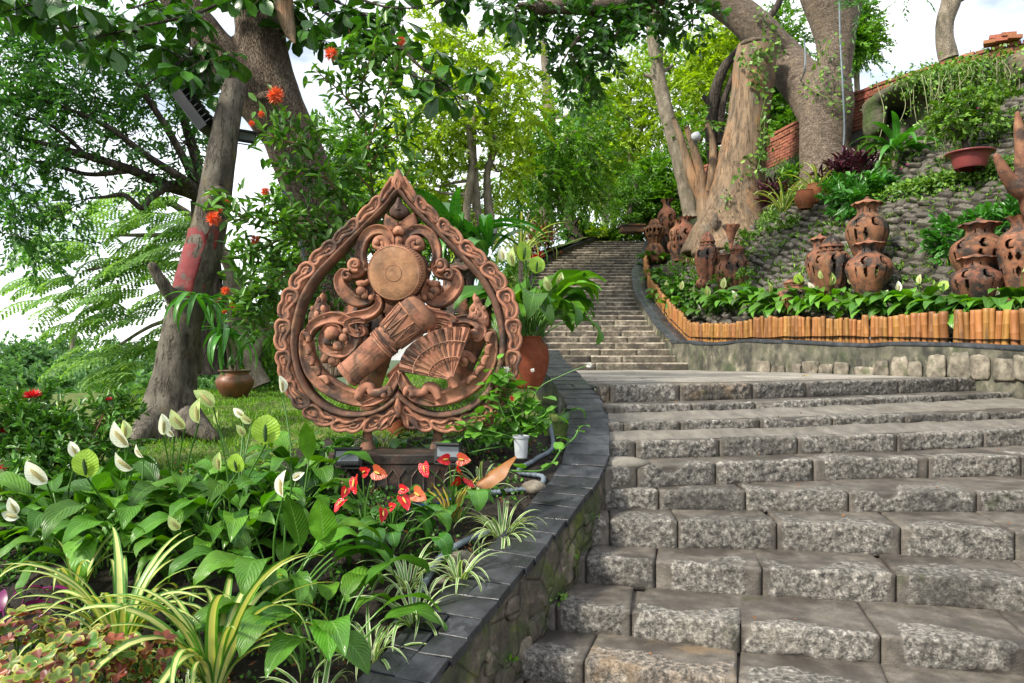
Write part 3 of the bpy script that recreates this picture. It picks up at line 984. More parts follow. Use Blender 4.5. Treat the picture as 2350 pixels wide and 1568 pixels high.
for row, c, an, zc in items:
    px = CX + FP * c[0] / c[1]
    if px > 2420: continue
    loc = np.array([c[0], c[1], zc + rng.normal(0, .004)])
    sc = np.array([.225, .22 + rng.normal(0, .008) + (.05 if row in (0, 2) else 0), .064])
    if nb < 300:
        inst('brick', brick_me, pp, tuple(loc - WL[pp.name]), (0, 0, an + rng.normal(0, .015)), tuple(sc))
    else:
        many.add(bV * sc @ rotz(an).T + loc, bF)
    nb += 1
if many.n:
    many.build('brick_mass', M_BRICK, pp, kind='stuff', smooth=False)
nrm_ = np.gradient(path[:, :2], axis=0); nrm_ /= np.linalg.norm(nrm_, axis=1)[:, None]
nn = np.c_[-nrm_[:, 1], nrm_[:, 0], 0 * path[:, 0]]
body = np.stack([path + nn * .09 + [0, 0, EYE + 4.4], path + nn * .09 + [0, 0, EYE + 5.83], path - nn * .09 + [0, 0, EYE + 5.83], path - nn * .09 + [0, 0, EYE + 4.4]], 1)
mk('mortar_core', body, gridF(len(path), 4), M_MORTAR, pp, smooth=False)
for px, d in ((2290, 14.05),):
    a = np.array([(px - CX) / FP * d, d, EYE + 5.9])
    for i in range(5):
        inst('brick', brick_me, pp, tuple(a + [i * .07 - .1, -i * .05 + .05, .035 + (i % 2) * .07] - WL[pp.name]), (0, .04, -.6 + .1 * i), (.24, .25, .064))
# ---------------------------------------------------------------- terracotta things
def terracotta(name, a, b, c, soot=.6, moss=.2, orand=.18):
    return surf(name, [(.3, a), (.5, b), (.72, c)], 7, detail=7, rough=(.62, .92), bump=.6, bscale=46, bdist=.006, spec=.25, orand=orand,
                patches=[((.030, .026, .025), 3.1, .51, .60, soot), ((.045, .034, .028), 9, .50, .62, soot * .85), ((.05, .06, .02), 6.5, .60, .72, moss), ((.50, .25, .13), 4.5, .56, .72, .45), ((.36, .27, .20), 17, .58, .72, .35)])
M_TERRA = terracotta('carved_terracotta', (.165, .072, .044), (.325, .145, .088), (.44, .215, .138), .85, .18, .06)
M_DARKTERRA = terracotta('dark_terracotta', (.055, .036, .028), (.13, .068, .047), (.25, .115, .070), .7, .1, .05)  # darker terracotta for the inner moulding, scroll hollows and legs
M_VASE = terracotta('vase_terracotta', (.095, .044, .027), (.20, .083, .046), (.30, .130, .073), 1., .15)
M_POT = terracotta('pot_terracotta', (.22, .065, .028), (.34, .10, .042), (.42, .15, .065), .25, .35)
M_DRUM = terracotta('ochre_terracotta', (.22, .105, .058), (.33, .165, .092), (.41, .215, .125), .4, .05)
M_GLAZE = surf('brown_glazed_clay', [(.3, (.035, .016, .008)), (.5, (.10, .038, .015)), (.7, (.19, .07, .026))], 4, rough=(.35, .65), bump=.3, spec=.6, patches=[((.03, .045, .01), 5, .52, .66, .8)])
M_REDPOT = surf('dull_red_plastic', [(.3, (.14, .03, .03)), (.6, (.20, .042, .04))], 5, rough=(.35, .6), bump=.1)
M_PLINTH = surf('blackened_clay', [(.3, (.008, .007, .006)), (.5, (.022, .017, .014)), (.72, (.085, .042, .026))], 6, rough=(.35, .75), bump=.7, patches=[((.03, .045, .012), 5, .58, .70, .6)])
M_BLACK = plain('black_lamp_metal', (.010, .011, .013), .5, 0, .5, .2)
M_GLASS = plain('lamp_glass', (.14, .16, .18), .12, 0, .7, .05, 0)
M_GREYP = surf('grey_conduit', [(.3, (.085, .11, .135)), (.6, (.15, .185, .22))], 9, rough=(.3, .5), bump=.15, patches=[((.05, .04, .03), 12, .58, .7, .6)])
M_WHITEP = surf('white_plastic', [(.3, (.24, .26, .29)), (.6, (.36, .38, .41))], 5, rough=(.3, .5), bump=.05, patches=[((.18, .14, .09), 9, .64, .78, .5)])

KZ = .3512 * 5 / FP                     # metres per trace unit
ORN = P(915, 1032, 5.0)
orn = thing('carved_ornament', 'large pierced terracotta teardrop carving of drums and a fan, standing in the flower bed', 'sculpture', tuple(ORN))
V0 = (1032 - 990) * 5 / FP
def S(zx, zy, y=0.0):
    return np.array([(zx - 925) * KZ, y, (1773 - zy) * KZ + V0])

def ribbon(pts, w, hgt, y0=0.0, th=.05, n=None, groove=True, taper=(1, 1)):
    """carved band: pts in trace units, w half-widths (trace units), relief hgt towards the viewer (-Y)"""
    pts = np.asarray(pts, float)
    w = np.broadcast_to(np.asarray(w, float), (len(pts),))
    n = n or max(12, int(len(pts) * 6))
    q = spline(np.c_[pts, np.zeros(len(pts)), w], n)
    C, W = q[:, :2], np.maximum(q[:, 3], 1.5)
    T = np.gradient(C, axis=0); T /= np.linalg.norm(T, axis=1)[:, None] + 1e-9
    Nn = np.c_[-T[:, 1], T[:, 0]]
    o = np.array([-1, -1, -.93, -.74, -.55, -.3, 0, .3, .55, .74, .93, 1, 1])
    hh = np.array([-1, 0, .55, .95, .80 if groove else 1.0, .62 if groove else 1.08, .66 if groove else 1.1, .62 if groove else 1.08, .80 if groove else 1.0, .95, .55, 0, -1])
    prof = []
    for k in range(len(o)):
        X = C[:, 0] + Nn[:, 0] * W * o[k]
        Y = C[:, 1] + Nn[:, 1] * W * o[k]
        yy = np.full(n, y0 + th) if hh[k] < 0 else y0 - hgt * hh[k] * np.minimum(1, W / (W.max() * .55))
        prof.append(np.stack([(X - 925) * KZ, yy, (1773 - Y) * KZ + V0], -1))
    V = np.stack(prof, 1)
    V = np.concatenate([V.mean(1)[:1, None].repeat(len(o), 1) * [1, 1, 1], V, V.mean(1)[-1:, None].repeat(len(o), 1)], 0)
    return V.reshape(-1, 3), [gridF(n + 2, len(o), wv=True)]

def spiral(cx, cy, r0, a0, turns, n=16, r1=.12, ccw=1):
    t = np.linspace(0, 1, n)
    r = r0 * (1 - t * (1 - r1))
    a = math.radians(a0) + ccw * 2 * np.pi * turns * t
    return np.c_[cx + r * np.cos(a), cy + r * np.sin(a)]

def pillow(poly, hgt, y0=0., th=.05, crease=0.):
    """rounded relief leaf from an outline in trace units"""
    q = spline(np.asarray(poly, float) if len(poly[0]) == 3 else np.c_[np.asarray(poly, float), np.zeros(len(poly))], len(poly) * 5, closed=True)[:, :2]
    c = q.mean(0)
    rings = [(1, -th), (1, 0), (.95, .5), (.86, .82), (.68, .97), (.4, 1.04), (.12, 1.06)]
    Vs = []
    for s_, h_ in rings:
        p = c + (q - c) * s_
        y = np.full(len(p), y0 + th) if h_ < 0 else y0 - hgt * h_ + crease * hgt * np.exp(-((p[:, 0] - c[0]) / 14) ** 2) * (h_ > .4)
        Vs.append(np.stack([(p[:, 0] - 925) * KZ, y, (1773 - p[:, 1]) * KZ + V0], -1))
    V = np.stack(Vs, 0)
    m = len(q)
    F = [gridF(len(rings), m, wv=True)]
    Vf = np.vstack([V.reshape(-1, 3), V[-1].mean(0)])
    k = np.arange(m)
    o_ = (len(rings) - 1) * m
    F.append(np.stack([np.full(m, m * len(rings)), o_ + k, o_ + (k + 1) % m], 1))
    return Vf, F

def orn_part(name, VF, mat=None, parent=None):
    V, F = VF
    V = V + .0016 * fbm(V, 22, 3, 5)[:, None]
    return mk(name, V, F, mat or M_TERRA, parent or orn, world=False)

def mir(p, ax=927.):
    p = np.array(p, float).copy()
    p[:, 0] = 2 * ax - p[:, 0]
    return p

# teardrop frame -------------------------------------------------
oh = np.array([(0, 393), (14, 408), (24, 428), (60, 466), (110, 513), (165, 562), (215, 608), (250, 655), (270, 710), (278, 770), (274, 830), (259, 885), (232, 930), (195, 963),
               (145, 984), (95, 988), (50, 984), (22, 976), (0, 962)], float)
ih = np.array([(0, 447), (14, 462), (30, 482), (80, 532), (130, 583), (180, 638), (210, 690), (226, 745), (230, 790), (225, 835), (208, 880), (180, 915), (140, 938), (95, 945), (55, 938), (25, 920), (0, 893)], float)
def dpx(p):                              # display pixels -> local metres
    return np.c_[(p[:, 0]) * 5 / FP, (990 - p[:, 1]) * 5 / FP + V0]
def half(p, n):
    return spline(np.c_[p, np.zeros(len(p))], n)[:, :2]
NH = 150
O1, I1 = half(oh, NH), half(ih, NH)
Ol = np.vstack([O1, (O1 * [-1, 1])[::-1][1:-1]])
Il = np.vstack([I1, (I1 * [-1, 1])[::-1][1:-1]])
O2, I2 = dpx(Ol), dpx(Il)
prof = [(0.0, .085), (0.0, .0), (.03, -.022), (.10, -.030), (.45, -.026), (.60, -.030), (.635, -.010), (.68, -.008), (.70, -.040), (.76, -.056), (.86, -.052), (.95, -.040), (1.0, -.020), (1.0, .085)]
Vs = []
for t_, y_ in prof:
    p = O2 + (I2 - O2) * t_
    Vs.append(np.stack([p[:, 0], np.full(len(p), y_), p[:, 1]], -1))
V = np.stack(Vs, 1)
V = V + .003 * fbm(V, 14, 3, 9)[..., None]
VF_ = V.reshape(-1, 3)
GF = gridF(len(O2), len(prof), wu=True, wv=True)
mk('teardrop_frame', VF_, GF, [M_TERRA, M_DARKTERRA], orn, world=False, midx=((GF[:, 0] % len(prof)) >= 6))
motif = np.array([(-.50, .05), (-.44, .34), (-.26, .47), (-.05, .36), (.14, .46), (.34, .40), (.49, .20), (.50, -.08), (.38, -.20), (.18, -.10), (-.02, -.22), (-.20, -.36), (-.38, -.36), (-.49, -.20)])
motif2 = np.array([(-.34, .02), (-.28, .22), (-.12, .20), (-.06, .02), (-.20, -.06), (.02, .10), (.20, .20), (.36, .08)])
mid = O2[:NH] * .68 + I2[:NH] * .32
wd = np.linalg.norm(O2[:NH] - I2[:NH], axis=1) * .66
sg_ = np.concatenate([[0], np.cumsum(np.linalg.norm(np.diff(mid, axis=0), axis=1))])
NM = 12
for side in (1, -1):
    for k in range(NM):
        s0 = sg_[-1] * (k + .42) / (NM + .1)
        ln = sg_[-1] / (NM + .1) * .96
        def bmap(ab, rad):
            s_ = s0 + ab[:, 0] * ln
            c = np.c_[np.interp(s_, sg_, mid[:, 0]), np.interp(s_, sg_, mid[:, 1])]
            o_ = np.c_[np.interp(s_, sg_, O2[:NH, 0]), np.interp(s_, sg_, O2[:NH, 1])]
            i_ = np.c_[np.interp(s_, sg_, I2[:NH, 0]), np.interp(s_, sg_, I2[:NH, 1])]
            nrm = (o_ - i_); w_ = np.linalg.norm(nrm, axis=1)[:, None]; nrm = nrm / w_
            p = c + nrm * ab[:, 1:2] * w_ * .80
            return np.c_[p[:, 0] * side, np.full(len(p), -.030), p[:, 1]]
        m1 = motif.copy()
        if (k + (side < 0)) % 2 and k > 7: m1[:, 0] *= -1
        if k == 0:
            m1 = np.array([(-.28, .02), (-.12, .36), (.14, .46), (.34, .40), (.49, .20), (.50, -.08), (.38, -.20), (.18, -.10), (-.02, -.20), (-.22, -.20)])
        q = spline(np.c_[m1, 0 * m1[:, 0]], 46, closed=True)[:, :2]
        C = bmap(q, 0)
        C = np.vstack([C, C[:1]])
        V, F = tubeVF(C, .0125, 7, cap=False)
        mb = MB().add(V, F)
        q2 = spline(np.c_[motif2, 0 * motif2[:, 0]], 30)[:, :2]
        if (k + (side < 0)) % 2 and k > 7: q2[:, 0] *= -1
        C2 = bmap(q2, 0)
        V, F = tubeVF(C2 + [0, .004, 0], np.concatenate([np.linspace(.008, .010, 15), np.linspace(.010, .005, 15)]), 6)
        mb.add(V, F)
        qb = q * .97
        Cb = bmap(qb, 0)
        cc = Cb.mean(0) + [0, .006, 0]
        o_ = mb.build('scroll_ornament', M_TERRA, orn, world=False)
        mk('scroll_hollow', np.vstack([Cb, cc]), np.array([[i, (i + 1) % len(Cb), len(Cb)] for i in range(len(Cb))]), M_DARKTERRA, o_, world=False)
orn_part('apex_leaf', pillow([(925, 62), (955, 110), (972, 150), (950, 190), (925, 215), (900, 190), (878, 150), (895, 110)], .045, -.01, .06))
V, F = tubeVF(spline(np.array([S(925, 115, -.05), S(908, 165, -.058), S(925, 205, -.05), S(942, 165, -.058), S(925, 118, -.05)]), 30), .006, 6)
mk('apex_ridge', V, F, M_TERRA, orn, world=False)
for sgn in (1, -1):                       # bottom leaves beside the cusp
    for (a, b) in (((925, 1640), (990, 1745)), ((960, 1660), (1060, 1760))):
        p = np.array([(a[0], a[1]), ((a[0] + b[0]) / 2 + 12, (a[1] + b[1]) / 2 - 14), b], float)
        p[:, 0] = 927 + (p[:, 0] - 927) * sgn
        orn_part('cusp_leaf', ribbon(p, [10, 24, 8], .03, -.02, .03, groove=True))
orn_part('cusp_bud', pillow([(927, 1545), (950, 1600), (948, 1650), (927, 1690), (906, 1650), (904, 1600)], .035, -.035, .04))
for zx in (715, 1178):                    # legs and feet
    mb = MB()
    pr = [(.055, .0), (.052, .02), (.034, .06), (.031, .12), (.034, .20)]
    V, F = latheVF(pr, 14)
    mb.add(V * [1, .8, 1] + [(zx - 925) * KZ, .035, .0], F)
    mb.build('leg', M_DARKTERRA, orn, world=False)

# pierced scrollwork ----------------------------------------------
orn_part('lotus_bud', pillow([(930, 250), (905, 292), (874, 330), (872, 362), (893, 384), (931, 392), (969, 384), (996, 362), (994, 330), (958, 292)], .055, -.02, .05, crease=-.12))
orn_part('lotus_collar', pillow([(838, 352), (850, 392), (882, 402), (931, 410), (980, 402), (1012, 392), (1030, 345), (1048, 395), (1046, 440), (1010, 472), (931, 480), (860, 472), (830, 440), (826, 395)], .05, 0, .06))
orn_part('boss', pillow([(931, 438), (960, 452), (972, 478), (955, 500), (931, 494), (907, 500), (890, 478), (902, 452)], .07, -.01, .05))
orn_part('boss', pillow([(931, 495), (960, 520), (950, 560), (931, 580), (912, 560), (902, 520)], .05, -.01, .05))
orn_part('back_panel', pillow([(870, 480), (990, 480), (1010, 560), (1100, 640), (1120, 760), (1080, 900), (931, 960), (790, 900), (745, 760), (760, 640), (850, 560)], .01, .03, .05))
for m in (0, 1):
    f = (lambda p: mir(p)) if m else (lambda p: np.array(p, float))
    orn_part('arch_scroll', ribbon(f([(890, 560), (872, 500), (820, 462), (752, 470), (702, 520), (680, 590), (684, 660), (720, 715)]), [14, 30, 36, 38, 36, 32, 28, 16], .055, 0, .06, groove=True))
    orn_part('curl', ribbon(f(np.vstack([[(880, 610), (858, 590)], spiral(812, 560, 50, 20, 1.25, 18, .2, -1)])), [10, 20] + [24] * 9 + [18] * 9, .05, -.015, .05, groove=False))
    V, F = ballVF(S(*f([(790, 548)])[0], -.06), .024); orn_part('bead', (V, F))
    V, F = ballVF(S(*f([(822, 590)])[0], -.05), .018); orn_part('bead', (V, F))
    orn_part('side_scroll', ribbon(f([(665, 655), (690, 690), (672, 740), (610, 750), (566, 740), (545, 780), (556, 835), (600, 890), (655, 925), (720, 918), (752, 880), (740, 835), (700, 818), (662, 840), (664, 880), (694, 886)]),
                                   [12, 24, 30, 30, 32, 40, 44, 46, 42, 36, 30, 26, 24, 22, 18, 10], .055, 0, .06, n=90))
    orn_part('curl', ribbon(f(spiral(650, 690, 44, 60, 1.3, 18, .2, 1)), [18] * 10 + [14] * 8, .06, -.01, .05, groove=False))
    orn_part('curl', ribbon(f(spiral(600, 760, 34, -60, 1.1, 14, .25, -1)), 13, .06, -.02, .04, groove=False))
    for (bx, by, br) in ((655, 685, .024), (598, 762, .018), (690, 862, .036), (712, 890, .026), (756, 905, .022), (732, 800, .018), (725, 725, .015)):
        V, F = ballVF(S(*f([(bx, by)])[0], -.055), br, 1, .9, 1); orn_part('bead', (V, F))
    orn_part('leaf_lobe', pillow(f([(655, 800), (700, 790), (742, 800), (720, 830), (672, 834)]), .05, -.03, .03))
    orn_part('sweeping_arm', ribbon(f([(760, 880), (800, 920), (790, 965), (740, 1005), (665, 1022), (590, 1040), (545, 1062)]), [14, 26, 32, 36, 38, 36, 18], .055, -.005, .06))
    orn_part('sweeping_arm', ribbon(f([(715, 1060), (660, 1050), (600, 1070), (610, 1110), (660, 1140), (700, 1130), (690, 1095), (655, 1090)]), [16, 24, 26, 26, 24, 20, 16, 8], .06, -.01, .05))
    orn_part('flame_leaf', pillow(f([(432, 868), (446, 900), (440, 930), (466, 965), (472, 1010), (490, 1040), (430, 1062), (380, 1085), (346, 1092), (338, 1040), (346, 1000), (372, 960), (390, 920), (412, 890)]), .045, -.005, .05))
    for (bx, by, br) in ((415, 920, .020), (372, 975, .017), (440, 975, .020), (400, 1010, .022), (358, 1030, .014), (446, 1020, .016)):
        V, F = ballVF(S(*f([(bx, by)])[0], -.042), br, 1, .8, 1.3); orn_part('bead', (V, F))
    if not m:
        orn_part('great_curl', ribbon(f([(330, 1180), (360, 1100), (430, 1050), (520, 1032), (600, 1060), (642, 1130), (636, 1200), (590, 1250), (520, 1260), (452, 1225), (436, 1160), (470, 1100), (530, 1100), (552, 1150), (520, 1180)]),
                                      [20, 34, 40, 44, 44, 42, 40, 40, 38, 34, 28, 26, 26, 22, 12], .06, -.005, .06, n=100))
        for (bx, by, br) in ((500, 1135, .050), (575, 1165, .032), (540, 1215, .034), (470, 1185, .030), (590, 1120, .022)):
            V, F = ballVF(S(*f([(bx, by)])[0], -.06), br, 1, .8, 1); orn_part('bead', (V, F))
    else:
        orn_part('great_curl', ribbon(np.array([(1250, 1075), (1300, 1048), (1370, 1040), (1440, 1070), (1470, 1120), (1445, 1165), (1400, 1160)]), [16, 26, 30, 34, 34, 28, 16], .05, -.0, .06, n=60))
        for (bx, by, br) in ((1425, 1135, .034), (1440, 1100, .022), (1290, 1058, .02)):
            V, F = ballVF(S(bx, by, -.05), br, 1, .8, 1); orn_part('bead', (V, F))
    orn_part('crescent', ribbon(f([(352, 1128), (322, 1132), (318, 1200), (330, 1290), (372, 1385), (450, 1465), (560, 1530), (690, 1566), (800, 1556), (880, 1500), (925, 1410)]),
                                [14, 30, 42, 50, 56, 60, 58, 50, 42, 30, 12], .05, .0, .07, n=90))
    for i, (bx, by, an) in enumerate(((330, 1160, 1.2), (332, 1240, 1.35), (352, 1310, 1.1), (392, 1380, .9), (446, 1440, .7))):
        c = np.array([bx, by], float)
        d_ = np.array([math.cos(an), math.sin(an)])
        n_ = np.array([-d_[1], d_[0]])
        orn_part('acanthus_lobe', ribbon(f(np.array([c - d_ * 38 + n_ * 4, c - d_ * 8 - n_ * 16, c + d_ * 20 - n_ * 12, c + d_ * 36 + n_ * 8])), [8, 20, 18, 5], .026, -.04, .03, groove=False))
    orn_part('curl', ribbon(f(np.vstack([[(560, 1255), (470, 1270), (440, 1310)], spiral(500, 1310, 44, 200, 1.2, 16, .22, 1)])), [14, 20, 22] + [20] * 10 + [14] * 6, .045, -.0, .05, groove=False))
    V, F = ballVF(S(*f([(500, 1312)])[0], -.045), .026); orn_part('bead', (V, F))
    orn_part('flame_frond', ribbon(f([(660, 1560), (690, 1500), (735, 1478), (760, 1515), (810, 1520), (862, 1490), (876, 1530), (830, 1545)]), [24, 34, 30, 30, 30, 24, 18, 8], .05, -.02, .04, groove=False))
    V, F = ballVF(S(*f([(836, 1532)])[0], -.055), .024); orn_part('bead', (V, F))
    orn_part('peak_scroll', ribbon(f([(927, 1385), (905, 1440), (860, 1510), (780, 1570), (690, 1600)]), [22, 34, 36, 30, 14], .05, -.015, .06))

# the round drum ------------------------------------------------------
def disc_drum():
    r = 176 * KZ
    c = S(926, 742, -.06)
    R = np.array(Euler((math.radians(90 + 9), 0, math.radians(-9))).to_matrix())   # lathe axis towards the viewer, tilted a little
    pr = [(r * .93, -.10), (r * .98, -.08), (r * 1.0, -.02), (r * 1.0, .055), (r * .985, .075), (r * .95, .082), (r * .6, .086), (.001, .088)]
    V, F = latheVF(pr, 64)
    o_ = mk('round_drum', V @ R.T + c, F, M_DRUM, orn, world=False)
    mb = MB()
    for rr, rad in ((.30, .0022), (.955, .004)):
        a = np.linspace(0, 2 * np.pi, 49)
        C = np.c_[rr * r * np.cos(a), rr * r * np.sin(a), np.full(49, .0872 if rr < .9 else .080)]
        V, F = tubeVF(C @ R.T + c, rad, 5, cap=False)
        mb.add(V, F)
    mb.build('rim_ring', M_TERRA, o_, world=False)
    mb = MB()
    for k in range(60):
        a = k / 60 * 2 * np.pi
        for zz in (.045, .015):
            V, F = ballVF(np.array([r * 1.01 * math.cos(a), r * 1.01 * math.sin(a), zz]), .009, seg=6, rings=4)
            mb.add(V @ R.T + c, F)
    mb.build('drum_tacks', M_TERRA, o_, world=False)
disc_drum()

# the tall drum --------------------------------------------------------
def tall_drum():
    foot, head = S(588, 1414, -.035), S(1076, 988, -.075)
    ax = head - foot
    L = np.linalg.norm(ax); ax /= L
    side = np.cross(ax, [0, -1, 0]); side /= np.linalg.norm(side)
    fr_ = np.cross(side, ax)
    R = np.stack([side, fr_, ax], 1)
    ts = np.linspace(0, 1, 40)
    rad = np.interp(ts, [0, .03, .06, .45, .55, .6, .95, .97, 1.], [88, 92, 86, 92, 96, 100, 132, 138, 134]) * KZ
    th = np.linspace(0, 2 * np.pi, 72, endpoint=False)
    st = (1 - .045 * np.exp(-((((th[None, :] * 22 / (2 * np.pi)) % 1) - .5) / .1) ** 2) * ((ts[:, None] > .06) & (ts[:, None] < .48)))
    r = rad[:, None] * st
    V = np.stack([r * np.cos(th), r * np.sin(th) * .62, np.repeat(ts[:, None] * L, 72, 1)], -1).reshape(-1, 3)
    F = [gridF(40, 72, wv=True)]
    o_ = mk('tall_drum', V @ R.T + foot, F, M_TERRA, orn, world=False)
    pr = [(rad[-1], L), (rad[-1] * .9, L + .03), (rad[-1] * .5, L + .048), (.001, L + .052)]
    V, F = latheVF(pr, 48)
    mk('drum_head', V * [1, .62, 1] @ R.T + foot, F, M_DRUM, o_, world=False)
    V, F = latheVF([(rad[0], 0), (.001, .01)], 40)
    mk('drum_base', V * [1, .62, 1] @ R.T + foot, F, M_TERRA, o_, world=False)
    def ring(t, extra, rr):
        a = np.linspace(0, 2 * np.pi, 49)
        r0 = np.interp(t, ts, rad) + extra
        return tubeVF(np.c_[r0 * np.cos(a), r0 * np.sin(a) * .62, np.full(49, t * L)] @ R.T + foot, rr, 6, cap=False)
    for t in (.475, .50, .525, .55):
        V, F = ring(t, .004, .0085)
        mk('rope_binding', V, F, M_TERRA, o_, world=False)
    for t, rr in ((.90, .007), (.05, .006), (.62, .005)):
        V, F = ring(t, .003, rr)
        mk('hoop', V, F, M_TERRA, o_, world=False)
    for k in range(12):
        a = np.array([k, k + .5, k + 1]) / 12 * 2 * np.pi + .2
        tt_ = np.array([.90, .60, .90])
        r0 = np.interp(tt_, ts, rad) + .004
        q = spline(np.c_[r0 * np.cos(a), r0 * np.sin(a) * .62, tt_ * L], 14)
        V, F = tubeVF(q @ R.T + foot, .0055, 5)
        mk('tension_cord', V, F, M_TERRA, o_, world=False)
tall_drum()

# the fan ---------------------------------------------------------------
def fan():
    piv = np.array([1282., 1432.])
    outer = spline(np.array([(945, 1375, 0), (952, 1310, 0), (1000, 1225, 0), (1085, 1160, 0), (1190, 1112, 0), (1300, 1094, 0), (1398, 1102, 0)], float), 21)[:, :2]
    mb = MB()
    rs = np.array([.06, .42, .44, .72, .75, 1.0])
    V = np.zeros((21, len(rs), 2, 3))
    for i in range(21):
        for j, r_ in enumerate(rs):
            p = piv + (outer[i] - piv) * r_
            z = (.022 if i % 2 else 0) * r_ + (.008 if .43 < r_ < .74 else 0)
            V[i, j, 0] = S(p[0], p[1], -.112 - z)
            V[i, j, 1] = S(p[0], p[1], -.07)
    Vf = V[:, :, 0].reshape(-1, 3)
    rim = V[:, -1]
    mb.add(Vf, gridF(21, len(rs)))
    mb.add(rim.reshape(-1, 3), gridF(21, 2))
    mb.add(V[0].reshape(-1, 3), gridF(len(rs), 2)); mb.add(V[-1].reshape(-1, 3), gridF(len(rs), 2))
    o_ = mb.build('fan', M_TERRA, orn, world=False, smooth=False)
    for i in range(0, 21, 2):
        a, b = piv + (outer[i] - piv) * .03, piv + (outer[i] - piv) * (1.0 if i in (0, 20) else .985)
        V, F = tubeVF(np.linspace(S(*a, -.115), S(*b, -.120), 6), np.linspace(.006, .0085 if i in (0, 20) else .006, 6), 5)
        mk('fan_rib', V, F, M_TERRA, o_, world=False)
    for r_ in (.43, .73):
        C = np.array([S(*(piv + (q - piv) * r_), -.135) for q in outer])
        V, F = tubeVF(spline(C, 40), .0045, 5)
        mk('fan_thread', V, F, M_TERRA, o_, world=False)
    V, F = tubeVF(np.array([S(1268, 1418, -.11), S(1290, 1450, -.115), S(1302, 1478, -.11)]), [.020, .030, .022], 10)
    mk('fan_handle', V, F, M_TERRA, o_, world=False)
fan()
orn_part('scarf', ribbon([(860, 1420), (930, 1370), (990, 1320), (960, 1280)], [22, 36, 34, 14], .04, -.01, .05))

# plinth ----------------------------------------------------------------------
PLC = P(915, 1032, 5.0)
pl = thing('clay_plinth', 'blackened curved clay plinth under the teardrop carving', 'plinth', (PLC[0], 5.0, PLC[2] - .32))
th = np.linspace(math.radians(-75), math.radians(75), 31)
hw, dp = .44, .17
arc = np.c_[hw * np.sin(th) / math.sin(th[-1]), -.12 - dp * (np.cos(th) - .3)]
ring = np.vstack([arc, [[hw, .16], [-hw, .16]]])
m_ = len(ring)
lev = [(1.0, 0.0), (1.0, .25), (1.03, .26), (1.03, .31), (1.0, .318), (.0, .318)]
V = np.concatenate([np.c_[ring * s_, np.full(m_, z_)] for s_, z_ in lev])
mk('plinth_block', V, gridF(len(lev), m_, wv=True), M_PLINTH, pl, world=False, smooth=False)
for k in range(2, 29, 2):                  # carved petals round the front
    a, b = arc[k] * 1.012, arc[min(k + 2, 30)] * 1.012
    mb = MB()
    q = np.array([[*a, .04], [*(a * .5 + b * .5), .23], [*b, .04]])
    V, F = tubeVF(np.array([[*a, .05], [*(a), .17], [*((a + b) / 2), .225], [*b, .17], [*b, .05]]) , .007, 5)
    mk('carved_petal', V, F, M_PLINTH, pl, world=False)

def floodlight(loc, rz, w, tilt, label, name='floodlight'):
    r_ = thing(name, label, 'floodlight', loc, rot=(0, 0, rz))
    Rt = np.array(Euler((tilt, 0, 0)).to_matrix())
    h_ = w * .62
    def bx(nm, c, s_, mat, par=r_):
        mb = MB().box((0, 0, 0), (1, 1, 1))
        V = np.concatenate(mb.V) * np.array(s_) + np.array(c)
        return mk(nm, V @ Rt.T, mb.faces(), mat, par, world=False, smooth=False)
    bx('housing', (0, 0, 0), (w, .035, h_), M_BLACK)
    bx('hood', (0, -.02, h_ / 2 + .006), (w * 1.06, .10, .012), M_BLACK)
    bx('glass_panel', (0, -.019, 0), (w * .86, .004, h_ * .78), M_GLASS)
    for k in range(9):
        bx('cooling_fin', ((k - 4) * w * .1, .034, -.01), (.006, .035, h_ * .8), M_BLACK)
    for k in range(11):
        bx('guard_bar', ((k - 5) * w * .08, -.026, -h_ * .34), (.008, .012, h_ * .22), M_BLACK)
    for sx in (-1, 1):
        bx('bracket_arm', (sx * w * .53, .0, -h_ * .25), (.008, .03, h_ * .8), M_BLACK)
    bx('bracket_base', (0, .0, -h_ * .66), (w * 1.07, .03, .008), M_BLACK)
    return r_
q = P(798, 1050, 4.72)
floodlight(tuple(q), math.radians(4), .165, math.radians(-8), 'black floodlight at the left end of the clay plinth')
q = P(1030, 1040, 4.72)
floodlight(tuple(q), math.radians(-14), .165, math.radians(-8), 'black floodlight at the right end of the clay plinth')
# floodlights on the grey trunk
q = P(448, 262, 6.4)
r_ = thing('floodlight', 'slanted black floodlight mounted on the top of the grey dead trunk', 'floodlight', tuple(q), rot=(0, math.radians(-4), 0))
mbx = [('housing', (0, 0, 0), (.085, .24, .38), M_BLACK), ('glass_panel', (-.046, 0, 0), (.004, .20, .34), M_GLASS), ('bracket_arm', (.10, 0, -.07), (.20, .03, .03), M_BLACK), ('bracket_base', (.18, 0, -.11), (.04, .05, .14), M_BLACK)]
Rt = np.array(Euler((0, math.radians(-33), 0)).to_matrix())
for nm, c, s_, mt in mbx:
    mb = MB().box((0, 0, 0), (1, 1, 1))
    V = np.concatenate(mb.V) * np.array(s_)
    V = (V + np.array(c)) @ Rt.T if nm in ('housing', 'glass_panel') else V + np.array(c)
    mk(nm, V, mb.faces(), mt, r_, world=False, smooth=False)
for k in range(7):
    mb = MB().box((.07, 0, (k - 3) * .055), (.05, .24, .008), )
    mk('cooling_fin', np.concatenate(mb.V) @ Rt.T, mb.faces(), M_BLACK, r_, world=False, smooth=False)
q = P(566, 315, 6.7)
floodlight(tuple(q), math.radians(35), .16, math.radians(20), 'dark floodlight between the grey dead trunk and the forked brown tree')
q = P(1597, 314, 17.)
r_ = thing('small_lamp', 'small white lamp fixed on a pale forked branch', 'lamp', tuple(q))
V, F = latheVF([(.001, -.10), (.09, -.08), (.11, .0), (.10, .08), (.001, .10)], 14)
mk('lamp_shade', V @ np.array(Euler((0, 1.2, 0)).to_matrix()).T, F, M_WHITEP, r_, world=False)
